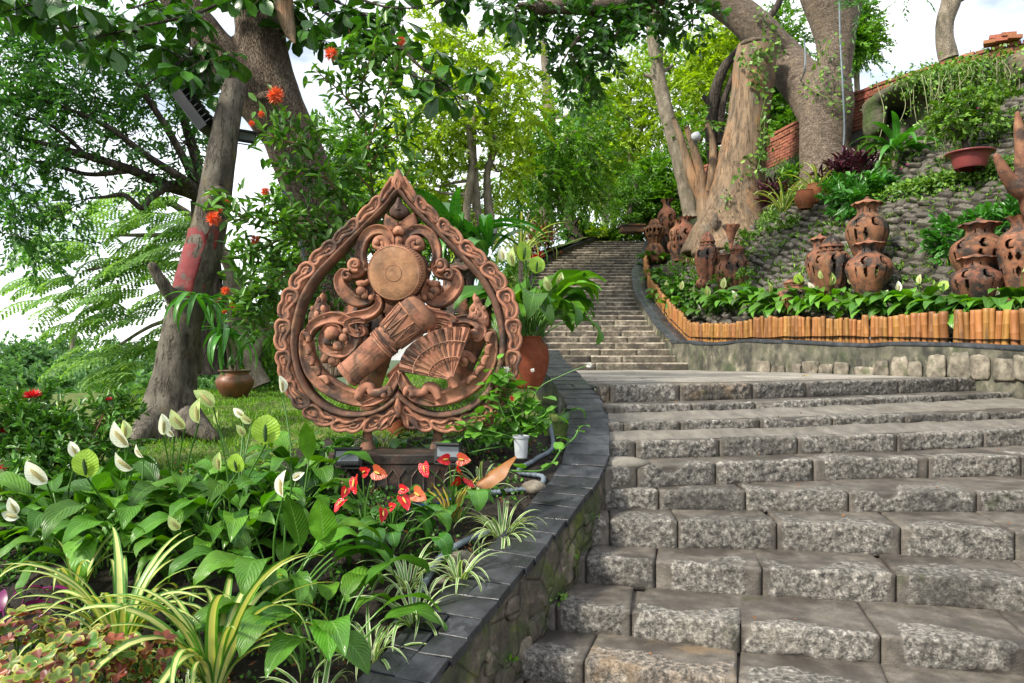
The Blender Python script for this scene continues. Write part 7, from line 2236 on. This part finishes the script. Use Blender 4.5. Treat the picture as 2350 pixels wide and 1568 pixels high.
# jasmine by the coping, and a trailing vine
jasM = [leaf_mesh('leaf', L_JAS, .085, .06, 'ovate', 6, 4, .012, .002, 20 - 15 * k, 35, .12, .03, seed=k) for k in range(4)]
ja = thing('jasmine_bush', 'light green jasmine with small white flowers beside the slate coping', 'bush', tuple(GL(1195, 5.0)))
rg = np.random.default_rng(17)
lines = [[(1195, 1010, 5.0), (1195 + dx_, 1010 - h_ * .6, 4.95), (1195 + dx_ * 1.6, 1010 - h_, 4.85)] for dx_, h_ in ((-20, 150), (10, 120), (30, 90), (-50, 110), (-70, 60), (-60, 20), (40, 60), (-40, 160), (20, 40), (-85, 35), (-10, 70))] + [[(1190, 1010, 5.05), (1170, 920, 4.95), (1150, 860, 4.9), (1140, 835, 4.9)], [(1200, 1010, 5.05), (1205, 900, 5.0), (1190, 850, 4.95)], [(1205, 1000, 5.05), (1230, 900, 5.0), (1290, 862, 4.95), (1350, 838, 4.9)], [(1195, 1010, 5.05), (1140, 960, 4.9), (1100, 930, 4.85)], [(1195, 1010, 5.05), (1130, 1000, 4.85), (1080, 1000, 4.8)], [(1200, 1010, 5.05), (1240, 960, 4.95), (1250, 930, 4.95)],
         [(1190, 1020, 5.05), (1120, 1030, 4.8), (1075, 1040, 4.75)], [(1200, 1010, 5.05), (1215, 960, 4.9), (1205, 930, 4.85)], [(1190, 1000, 5), (1160, 960, 4.85), (1135, 900, 4.85)], [(1195, 1015, 5.0), (1165, 1000, 4.75), (1110, 985, 4.7)], [(1200, 1010, 5.0), (1190, 980, 4.8), (1170, 930, 4.8)]]
mb = MB(); k = 0
for l in lines:
    q = spline(np.array([P(*p) for p in l]), 20)
    mb.add(*tubeVF(q, np.linspace(.006, .003, 20), 5))
    for i in range(3, 20):
        for s_ in (-1, 1):
            if rg.uniform() < .30 or k > 285: continue
            inst('leaf', jasM[k % 4], ja, tuple(q[i] + rg.normal(0, .02, 3) - WL[ja.name]), (rg.uniform(-.3, .7), rg.uniform(-.5, .5), rg.uniform(0, 6.28)), rg.uniform(.7, 1.25)); k += 1
mb.build('stems', M_STEM, ja)
for (px, py, d, r) in ((1162, 848, 4.8, 10), (1352, 838, 4.88, 9), (1222, 850, 4.9, 6)):
    pom(ja, px, py, d, r, M_PETAL_W, 70, 1.0)
o_ = pom(ja, 1175, 915, 4.7, 9, L_RED, 60, 1.0, 'red_flower')
pv = thing('trailing_vine', 'pale trailing vine whose tip reaches over the slate coping', 'vine', tuple(GL(1200, 4.7)))
q = spline(np.array([P(1130, 1075, 4.6), P(1200, 1082, 4.55), P(1255, 1075, 4.6), P(1290, 1030, 4.7), P(1318, 1005, 4.75), P(1328, 985, 4.78)]), 24)
mk('stem', *tubeVF(q, .007, 6), M_STEM, pv)
potM = [leaf_mesh('leaf', L_JAS, .11, .09, 'heart', 7, 4, .03, .003, 40, 60, .1, .02, seed=9)]
for i in (2, 6, 10, 13, 16, 19, 22, 23):
    inst('leaf', potM[0], pv, tuple(q[i] - WL[pv.name]), (rg.uniform(-.2, .4), 0, rg.uniform(0, 6.28)), rg.uniform(.6, 1.0))
for i, (px, d, n, lab) in enumerate(((985, 5.3, 14, 'dark heart-leaved plant behind the right half of the plinth'), (1090, 5.2, 14, 'shaded leafy plant between the plinth and the jasmine'), (1270, 5.6, 10, 'small leafy plant against the wall behind the jasmine'), (760, 5.2, 16, 'leafy plant behind the left leg of the carving'))):
    r_ = thing('leafy_plant', lab, 'plant', tuple(GL(px, d)))
    rosette(r_, antM, n, .08, 18, (.7, 1.0), np.random.default_rng(70 + i))

# ================================================================ planter on the right
GB = 'peace lilies along the bamboo edging'
ROW = [(1500, 610, 'beside the gourd lantern'), (1512, 650, 'at the narrow start of the bamboo edging'), (1535, 690, 'on the bend of the bamboo edging'), (1590, 712, 'at the corner of the planter, inner side'), (1615, 735, 'right above the corner canes'), (1660, 722, 'below the long-necked bottle vase'),
       (1705, 718, 'under the creeper-covered pots'), (1750, 712, 'with two white flowers left of the low squat pot'), (1800, 716, 'in front of the low squat pot'), (1850, 722, 'below the ribbed ginger jar'), (1900, 720, 'left of the big-bellied vase foot'), (1945, 728, 'touching the big-bellied vase'), (2060, 728, 'right of the big-bellied vase'),
       (2110, 735, 'below the bare slope, with broad dark leaves'), (2165, 732, 'left of the short fat vase'), (2290, 738, 'right of the short fat vase'), (2340, 735, 'at the right edge above the tall canes'), (2200, 742, 'directly under the short fat vase'), (1775, 735, 'hanging over the middle canes'), (2010, 735, 'spilling over the dip in the bamboo edging')]
lilyS = [leaf_mesh('leaf', L_LILY if k % 3 else L_LILY2, .27, .115, 'ovate', 6, 2, .14, .004, 72 - 7 * (k % 4), 105, .2, .03, twist=(-18, 10, 22)[k % 3], seed=k) for k in range(6)]
for i, (px, py, where) in enumerate(ROW):
    loc = GRY(px, py - 4)
    r_ = thing('peace_lily', 'peace lily behind the bamboo canes, ' + where, 'peace lily', tuple(loc), GB)
    rosette(r_, lilyS, 28, .18, 20, (.95, 1.7) if px > 1640 else (.8, 1.4), np.random.default_rng(200 + i))
    pls[i] = r_
for (i, px, py, s, k, a) in ((7, 1688, 660, 36, 'w', -20), (7, 1702, 690, 34, 'w', 10), (6, 1790, 668, 30, 'w', -25), (9, 1866, 640, 34, 'w', -30), (9, 1872, 684, 26, 'w', 0), (10, 1905, 620, 40, 'g', 5), (10, 1888, 615, 28, 'g', -20), (11, 1968, 612, 30, 'w', 10), (11, 1955, 625, 32, 'g', -5), (12, 2060, 640, 34, 'w', 0), (13, 2110, 625, 30, 'g', 3), (13, 2160, 640, 30, 'G', 25), (15, 2285, 655, 26, 'w', 10),
                             (4, 1600, 695, 26, 'w', 5), (3, 1562, 640, 28, 'g', 12), (3, 1585, 655, 34, 'g', 10), (5, 1625, 650, 34, 'g', -10), (5, 1660, 632, 34, 'g', 5), (7, 1728, 690, 30, 'g', 10), (8, 1765, 640, 38, 'g', -8), (8, 1830, 620, 30, 'g', 15), (16, 2345, 600, 28, 'g', 12), (12, 2030, 660, 28, 'g', 20), (2, 1530, 640, 26, 'g', 0), (9, 1838, 625, 28, 'G', -30)):
    r_ = pls[i]; d = WL[r_.name][1]
    flower(r_, px, py + s * .9, d - .1, s * .85, k, a, random.uniform(-65, 65), WL[r_.name] + np.array([0, 0, .05]), -5)
for i, (px, py, where) in enumerate(((1545, 655, 'below the magenta blossoms, nearest the stairs'), (1580, 680, 'below the magenta blossoms, nearer the corner'), (1640, 700, 'between the bottle vase and the corner canes'), (1700, 700, 'under the hanging strand of creeper'), (1560, 715, 'pressed against the canes of the bend'), (1625, 690, 'in front of the long-necked bottle vase'), (1740, 700, 'on the bare soil right of the creeper pots'))):
    r_ = thing('peace_lily', 'bright peace lily ' + where, 'peace lily', tuple(GRY(px, py)), GB)
    rosette(r_, lilyS, 26, .2, 20, (.8, 1.3), np.random.default_rng(260 + i))
# flowering ground plants between the vases
def ground_bush(px, py, rx, ry, leafm, leaf, lab, n, seed, fl=None, rd=.25, name='low_bush', cat='bush', dz=0., dd=0., per=10, twl=.16, group=None, tpl='hex'):
    d = solve_r(px, py) + dd
    X = (px - CX) / FP * d
    base = np.array([X, d, float(z_right(X, d))])
    r_ = cluster_bush(name, lab, cat, [(px, py - ry * .6, d, rx, ry, rd, n)], leafm, leaf, per, twl, M_STEM, seed, base, group=group, tpl=tpl)
    for (x, y, rr, m) in (fl or []):
        pom(r_, x, y, d - rd - .05, rr, m, 50, 1.0)
    return r_
ground_bush(1545, 640, 50, 22, L_JAS, (.06, .035), 'grey-green flowering ground plant with magenta blossoms by the vases', 40, 1, [(1546, 606, 4, M_PETAL_P), (1578, 598, 4, M_PETAL_P), (1565, 628, 4, M_PETAL_P), (1535, 625, 3, M_PETAL_P), (1605, 622, 4, M_PETAL_P)], .4)
ground_bush(1600, 660, 40, 22, L_MIDG, (.07, .04), 'leafy ground plant in front of the domed ginger jar', 30, 2)
ground_bush(1565, 690, 50, 24, L_LILY, (.10, .05), 'dark leafy ground plant filling the bend of the planter', 30, 3, None, .4)
for i, (px, py, rx, ry, n, lab) in enumerate(((1690, 590, 28, 40, 70, 'small-leaved creeper swarming over the slim cup vase'), (1668, 640, 26, 26, 45, 'small-leaved creeper hanging between the vine-wrapped pots'), (1712, 640, 16, 30, 30, 'strand of creeper hanging right of the reddish pot'))):
    d = solve_r(px, py + 30) - .25
    cluster_bush('creeper', lab, 'creeper', [(px, py, d, rx, ry, .16, n)], L_IVY, (.06, .04), 9, .16, M_STEM, 20 + i, P(px, py + 25, d), droop=.5)
for i, (px, py, sc, n, lab, dd) in enumerate(((1590, 615, (.5, .8), 26, 'yellow-striped lily left of the domed ginger jar', 0), (1650, 555, (.5, .8), 22, 'yellow-striped lily behind the domed ginger jar', 0), (1795, 498, (1.15, 1.6), 30, 'left of the two yellow-striped lilies under the huge forked tree', 0), (1878, 462, (1.2, 1.7), 32, 'right of the two yellow-striped lilies under the huge forked tree', 0), (1600, 575, (.4, .7), 18, 'small yellow-striped lily behind the shouldered vase', 0))):
    striped(GRY(px, py), n, lab, sc, 'yellow-striped lilies on the slope', 300 + i)

# ================================================================ plants of the slope
BIGD = GRY(2052, 395)
bd_ = thing('dracaena', 'big bright dracaena in front of the rock hollow', 'plant', tuple(BIGD))
stem_to(bd_, BIGD, BIGD + np.array([0, -.1, .35]), .06, B_SLIM, .02)
rosette(bd_, [leaf_mesh('leaf', L_DRAC, .95, .15, 'lance', 12, 4, 0, .003, 70 - 16 * k, 100, .2, .02, pow_=1.3, seed=k) for k in range(4)], 24, .06, 14, (.7, 1.1), np.random.default_rng(8), at=(0, -.1, .35), zj=.12)
for i, (px, py, n, lab) in enumerate(((1935, 420, 60, 'dark purple plant at the foot of the huge forked tree'), (1785, 470, 40, 'dark purple plant behind the left yellow-striped lily'), (1985, 410, 34, 'reddish purple plant beside the big bright dracaena'))):
    ground_bush(px, py, 46 if i == 0 else 34, 36 if i == 0 else 28, L_PURPLE, (.20, .05), lab, n, 30 + i, None, .35, 'purple_plant', 'plant', per=8, twl=.2)
ground_bush(1980, 478, 78, 42, L_DRAC, (.17, .07), 'rounded bright green bush above the tallest sooty vase', 150, 33, None, .5, 'round_bush', 'bush', per=9, twl=.2)
ground_bush(1905, 450, 30, 24, L_MIDG, (.13, .05), 'leafy plant between the striped lilies and the round bush', 26, 34)
ground_bush(1830, 440, 40, 30, L_MIDG, (.16, .06), 'green leafy plant between the two big trunks', 40, 35, [(1822, 428, 4, M_PETAL_P)], .35)
ground_bush(2190, 590, 46, 50, L_DRAC, (.13, .055), 'light green seedling bush left of the pointed-lid vase', 60, 36, None, .25, per=9, twl=.18)
ground_bush(2310, 530, 70, 34, L_DRAC, (.13, .055), 'light green bush behind the vases at the right edge', 90, 37, None, .3, per=9, twl=.18)
ground_bush(1815, 525, 66, 11, L_IVY, (.07, .05), 'low green creeper cushion right of the stripped trunk', 60, 38, None, .35, twl=.12)
ground_bush(1720, 560, 30, 16, L_IVY, (.07, .05), 'tuft of creeper at the foot of the stripped trunk', 26, 39, None, .25)
ground_bush(2060, 395, 40, 30, L_IVY, (.07, .035), 'fine pale plant with magenta flowers under the big bright dracaena', 40, 40, [(2082, 378, 4, M_PETAL_P), (2068, 386, 4, M_PETAL_P), (2092, 392, 3, M_PETAL_P), (2050, 398, 3, M_PETAL_P)], .3)
ground_bush(1640, 470, 40, 44, L_MIDG, (.12, .05), 'reddish-green bush at the foot of the leaning slim trunk', 46, 41, None, .35, 'low_bush')
ground_bush(1655, 500, 26, 26, L_COLEUSR, (.10, .05), 'copper-leaved bush left of the stripped trunk', 26, 42, None, .25)
# bougainvillea bonsai in the bowl
bw = P(2226, 352, solve_r(2226, 388))
bo = tree('bowl_bonsai', 'airy bonsai tree growing in the wide dark red bowl', [[(2224, 356, bw[1], 7), (2214, 325, bw[1], 6), (2222, 295, bw[1], 5), (2205, 260, bw[1], 3)], [(2216, 325, bw[1], 4), (2240, 290, bw[1], 3), (2262, 260, bw[1], 2)], [(2214, 330, bw[1], 3), (2190, 300, bw[1], 3), (2170, 270, bw[1], 2)]],
     [(2220, 240, bw[1], 50, 34, .45, 60), (2180, 270, bw[1], 40, 30, .4, 40), (2265, 260, bw[1], 42, 34, .4, 45), (2225, 290, bw[1], 60, 24, .4, 36), (2290, 225, bw[1], 28, 24, .3, 20)], B_DARK, L_IVY, (.085, .05), 10, .22, seed=92, base=bw, tpl='hex')
pom(bo, 2300, 232, bw[1] - .3, 5, L_ORSP, 40, 1.0); pom(bo, 2244, 248, bw[1] - .4, 3, M_PETAL_P, 40, 1.0)

# creeper band across the slope
rg = np.random.default_rng(55)
hb = thing('creeper_band', 'band of clipped small-leaved creeper running across the stone slope', 'hedge', tuple(GRY(2200, 420)))
mb = MB()
for t in np.linspace(0, 1, 90):
    px, py = 2030 + 340 * t, 462 - 72 * t
    c = GRY(px, py)
    pts, v = blob_points(c + [0, 0, .05], (.28, .26, .20), 60, rg, 3)
    mb.add(*leavesVF(pts, v + rg.normal(0, .6, v.shape), v + [0, -.3, .8], .075 * rg.uniform(.6, 1.2, 60), .055 * rg.uniform(.6, 1.2, 60), 'hex'))
mb.build('foliage', L_IVY, hb, kind='stuff')

# rock outcrop with a hollow, hung with creepers
rk = thing('rock_outcrop', 'mossy rock outcrop with a dark hollow under its lip, hung with creepers', 'rock', tuple(P(2150, 330, 14.3)))
M_ROCK = surf('mossy_rock', [(.3, (.028, .026, .02)), (.5, (.085, .075, .055)), (.72, (.20, .165, .12))], 2.2, detail=8, rough=(.75, .95), bump=1., bscale=9, bdist=.05, objoff=False,
              patches=[((.05, .085, .016), 1.4, .42, .58, .85), ((.30, .20, .10), 1.8, .6, .74, .6)])
def rock(px, py, d, rx, ry, rd, seed, p=.7):
    V, F = ballVF((0, 0, 0), 1, seg=40, rings=24)
    V = np.sign(V) * np.abs(V) ** p
    V = V * (1 + .16 * fbm(V, 1.3, 4, seed)[:, None])
    return V * [rx / FP * d, rd, ry / FP * d] + P(px, py, d), F
mb = MB()
for a in ((2245, 212, 14.7, 110, 48, 1.0, 3), (2360, 190, 14.0, 100, 52, 1.0, 4), (2120, 226, 15.0, 50, 24, .7, 5), (2006, 272, 15.2, 16, 44, .4, 6), (2122, 272, 14.7, 26, 54, .5, 7), (2340, 290, 13.4, 80, 50, .6, 8), (2062, 226, 14.9, 62, 17, .9, 13), (2066, 300, 15.9, 70, 70, .35, 14)):
    mb.add(*rock(*a))
o = mb.build('rock_body', M_ROCK, rk)
remesh(o, .07, 3)
V, F = rock(2072, 318, 15.2, 36, 44, .30, 9); mk('rock_face', V, F, M_WSTONE, rk)
ivm = MB()
def drape(px0, px1, py0, py1, d, n, L):
    for k in range(n):
        px = rg.uniform(px0, px1)
        c = P(px, py0 + (py1 - py0) * (px - px0) / (px1 - px0), d + rg.uniform(-.2, .5))
        m = 14
        pos = c + rg.normal(0, 1, (m, 3)) * [.25, .25, .10]
        ivm.add(*leavesVF(pos, rg.normal(0, .6, (m, 3)) + [0, -.4, -.2], rg.normal(0, .4, (m, 3)) + [0, -.5, .8], L * rg.uniform(.6, 1.3, m), L * .7 * rg.uniform(.6, 1.3, m), 'hex'))
drape(2085, 2370, 186, 130, 14.0, 150, .085); drape(2110, 2370, 190, 150, 13.8, 110, .085); drape(2190, 2370, 200, 180, 13.6, 60, .085); pass
ivm.build('creeper_foliage', L_IVY, rk, kind='stuff')
st_ = MB()
lf_ = MB()
for k in range(62):
    px = rg.uniform(2000, 2345) if k % 5 == 0 else rg.uniform(2110, 2345)
    py = 205 - (px - 1990) * .22 + rg.uniform(-10, 30)
    d = (13.6 if px > 2110 else 14.2) + rg.uniform(-.25, .15)
    ln = rg.uniform(.4, 1.5)
    a = P(px, py, d)
    q = spline(np.array([a, a + [rg.normal(0, .10), -.12, -ln * .5], a + [rg.normal(0, .2), -.10, -ln]]), 12)
    st_.add(*tubeVF(q, .007, 4, cap=False))
    m = int(ln * 22)
    pos = q[rg.integers(0, 12, m)] + rg.normal(0, .05, (m, 3))
    lf_.add(*leavesVF(pos, rg.normal(0, .5, (m, 3)) + [0, 0, -.7], rg.normal(0, .4, (m, 3)) + [0, -1, .2], .085 * rg.uniform(.5, 1.2, m), .04 * rg.uniform(.6, 1.2, m)))
st_.build('hanging_stems', surf('pale_creeper_stem', [(.3, (.14, .15, .07)), (.7, (.26, .26, .14))], 8, rough=(.6, .8)), rk, kind='stuff')
lf_.build('hanging_foliage', L_IVY, rk, kind='stuff')
# weeping creeper below the parapet, left of the huge tree
cb = thing('hanging_creeper', 'pale weeping creeper hanging below the brick parapet between the big trunks', 'creeper', tuple(GRY(1800, 380)))
m1 = MB()
for k in range(260):
    px, py = rg.uniform(1745, 1868), rg.uniform(318, 420)
    a = GRY(px, py, .25)
    q = spline(np.array([a, a + [rg.normal(0, .06), -.15, -.15], a + [rg.normal(0, .12), -.25, -.55]]), 8)
    m1.add(*tubeVF(q, .006, 4, cap=False))
    m = 12
    pos = q[rg.integers(0, 8, m)] + rg.normal(0, .06, (m, 3))
    m1.add(*leavesVF(pos, rg.normal(0, .5, (m, 3)) + [0, 0, -.7], rg.normal(0, .4, (m, 3)) + [0, -1, .4], .10 * rg.uniform(.5, 1.2, m), .035 * rg.uniform(.6, 1.2, m)))
m1.build('foliage', L_IVY, cb, kind='stuff')

# tufts on the slope, fallen leaves
def scatter(name, lab, cat, n, fn, L, W, mat, seed, m=6, up=1.0, tpl='quad', spread=.05):
    rg = np.random.default_rng(seed)
    c = fn(rg, n)
    pos = (c[:, None] + rg.normal(0, 1, (n, m, 3)) * [spread, spread, .01]).reshape(-1, 3)
    dr = rg.normal(0, .6, (n * m, 3)) + [0, 0, up]
    V, F, U = leavesVF(pos, dr, rg.normal(0, 1, (n * m, 3)) + [0, -.6, .3], L * rg.uniform(.5, 1.3, n * m), W * rg.uniform(.7, 1.3, n * m), tpl)
    o_ = MB().add(V, F, U).build(name, mat)
    return tag(o_, lab, cat, None, 'stuff')
def on_slope(rg, n):
    out = []
    while len(out) < n:
        px, py = rg.uniform(1640, 2360), rg.uniform(250, 700)
        d = solve_r(px, py)
        X = (px - CX) / FP * d
        if s_right(X, d) < .5 or vnoise(np.array([[X, d, 0]]), .8, 3)[0] < rg.uniform(-.6, .5): continue
        out.append([X, d, float(z_right(X, d)) + .03])
    return np.array(out)
scatter('slope_weeds', 'small weeds sprouting between the stones of the slope', 'weeds', 420, on_slope, .10, .04, L_IVY, 71, 9, .6, 'hex', .07)
scatter('slope_grass', 'dry grass tufts between the upper stones of the slope', 'grass', 420, on_slope, .12, .012, L_GRASS, 72, 8, 1.0, 'quad', .05)
def on_lawn(rg, n):
    d = rg.uniform(5.0, 16, n) ** 1.0
    X = -rg.uniform(.1, 1, n) * (1.0 + d * .45) + .2
    X = np.minimum(X, x_inner(d) - .1)
    keep = (d > 5.5 + .35 * vnoise(np.stack([X, d, 0 * X], -1), 1.5)) | (X < -1.7 - .1 * d)
    X, d = X[keep], d[keep]
    p = np.stack([X, d, z_left(X, d)], -1)
    k = np.resize(np.arange(len(p)), n)
    return p[k]
scatter('lawn_grass', 'short green grass of the lawn behind the flower bed', 'grass', 9000, on_lawn, .055, .007, L_GRASS, 73, 6, .9, 'quad', .05)
def on_bed(rg, n):
    d = rg.uniform(2.3, 5.4, n)
    X = x_inner(d) - .05 - rg.uniform(0, 1, n) ** .8 * (1.2 + .35 * d)
    p = np.stack([X, d, z_left(X, d) + .012], -1)
    k = vnoise(p, 2.2, 8) > -.25
    return p[np.resize(np.where(k)[0], n)]
scatter('ground_cover', 'tiny round-leaved weeds covering the dark soil of the bed', 'weeds', 1500, on_bed, .026, .022, L_IXORA, 74, 8, .25, 'hex', .035)
scatter('leaf_litter', 'brown leaf and bark litter on the dark soil of the bed', 'litter', 700, on_bed, .035, .014, L_BROWN, 75, 2, .0, 'quad', .05)
def clods(rg, n):
    d = rg.uniform(2.3, 5.4, n)
    X = x_inner(d) - .03 - rg.uniform(0, 1, n) * (1.2 + .3 * d)
    return np.stack([X, d, z_left(X, d)], -1)
c = clods(np.random.default_rng(5), 2600)
mb = MB(); V0_, F0_ = ballVF((0, 0, 0), 1, seg=6, rings=4)
rg = np.random.default_rng(6)
for q in c:
    s_ = rg.uniform(.004, .016)
    mb.add(V0_ * s_ * rg.uniform(.6, 1.3, 3) + q, F0_)
tag(mb.build('soil_clods', M_SOIL), 'dark crumbs of soil scattered over the bed', 'soil', None, 'stuff')
# stair litter and moss at the foot of the wall
def on_steps(rg, n):
    out = []
    while len(out) < n:
        k = rg.integers(1, 10); E = spline(EDGES[k][1], 60); i = rg.integers(0, 50)
        out.append([E[i, 0], E[i, 1] + rg.uniform(.05, .25), EYE - EDGES[k][0] + .012])
    return np.array(out)
scatter('stair_litter', 'scraps of dead leaf on the treads of the lower steps', 'litter', 40, on_steps, .022, .012, L_BROWN, 76, 1, .0, 'quad', .02)
def on_foot(rg, n):
    t = rg.uniform(.3, 3.6, n)
    p = np.array([at_wall(a, -.05) for a in t])
    k = [np.argmin([np.min(np.linalg.norm(spline(E[1], 40)[:, :2] - q[:2], axis=1)) + (0 if True else 0) for E in EDGES[4:]]) for q in p]
    p[:, 2] = [EYE - EDGES[4 + j][0] + .01 for j in k]
    p[:, 0] += rg.uniform(.0, .05, n)
    return p
scatter('wall_foot_weeds', 'little weeds growing where the curved wall meets the steps', 'weeds', 16, on_foot, .03, .022, L_IVY, 77, 7, .5, 'hex', .02)

# bushes beside the head of the steps, seen far off
for i, (px, d, rx, ry, lm, lab) in enumerate(((1236, 21.5, 30, 26, L_COLEUSR, 'copper and orange bush on the left bank of the upper steps'), (1318, 24.2, 22, 28, L_DRAC, 'spiky green plant beside the black trunk at the stair wall'), (1385, 25.5, 44, 18, L_IVY, 'low green bush at the top of the upper steps'), (1430, 25.5, 34, 20, L_IVY, 'green bush under the cloud-pruned tree'), (1160, 17, 44, 36, L_MIDG, 'leafy bush behind the tall potted peace lily'), (1150, 13, 50, 50, L_LILY, 'shaded bush between the dracaena and the stair wall'), (1100, 10.5, 90, 50, L_MIDG, 'bush low behind the carving'), (1345, 24.5, 26, 14, L_BRIGHT, 'pale grass-green bush at the end of the stair wall'))):
    b = GL(px, d) if px < 1340 else np.array([(px - CX) / FP * d, d, stair_z(min(d, 24.5)) + EYE])
    by = HY - (b[2] - EYE) * FP / d
    cluster_bush('bank_bush', lab, 'bush', [(px, by - ry * .7, d, rx, ry, rx / FP * d * .6, 70)], lm, (.008 * d, .0038 * d), 10, .022 * d, M_TWIG, 400 + i, b, tpl='quad')
r_ = thing('red_leaf_plant', 'small red-leaved plant in a clay pot on the left stair bank', 'plant', tuple(GL(1225, 19.5)))
rosette(r_, [leaf_mesh('leaf', L_RED, .3, .12, 'lance', 6, 2, .05, .004, 60, 60, .2, .02)], 14, .15, 20, (.7, 1.1), np.random.default_rng(2), zj=.2)
striped(GL(1190, 12.0, dz=.3), 18, 'yellow-striped plant on the bank behind the dracaena', (1.0, 1.4), None, 311)
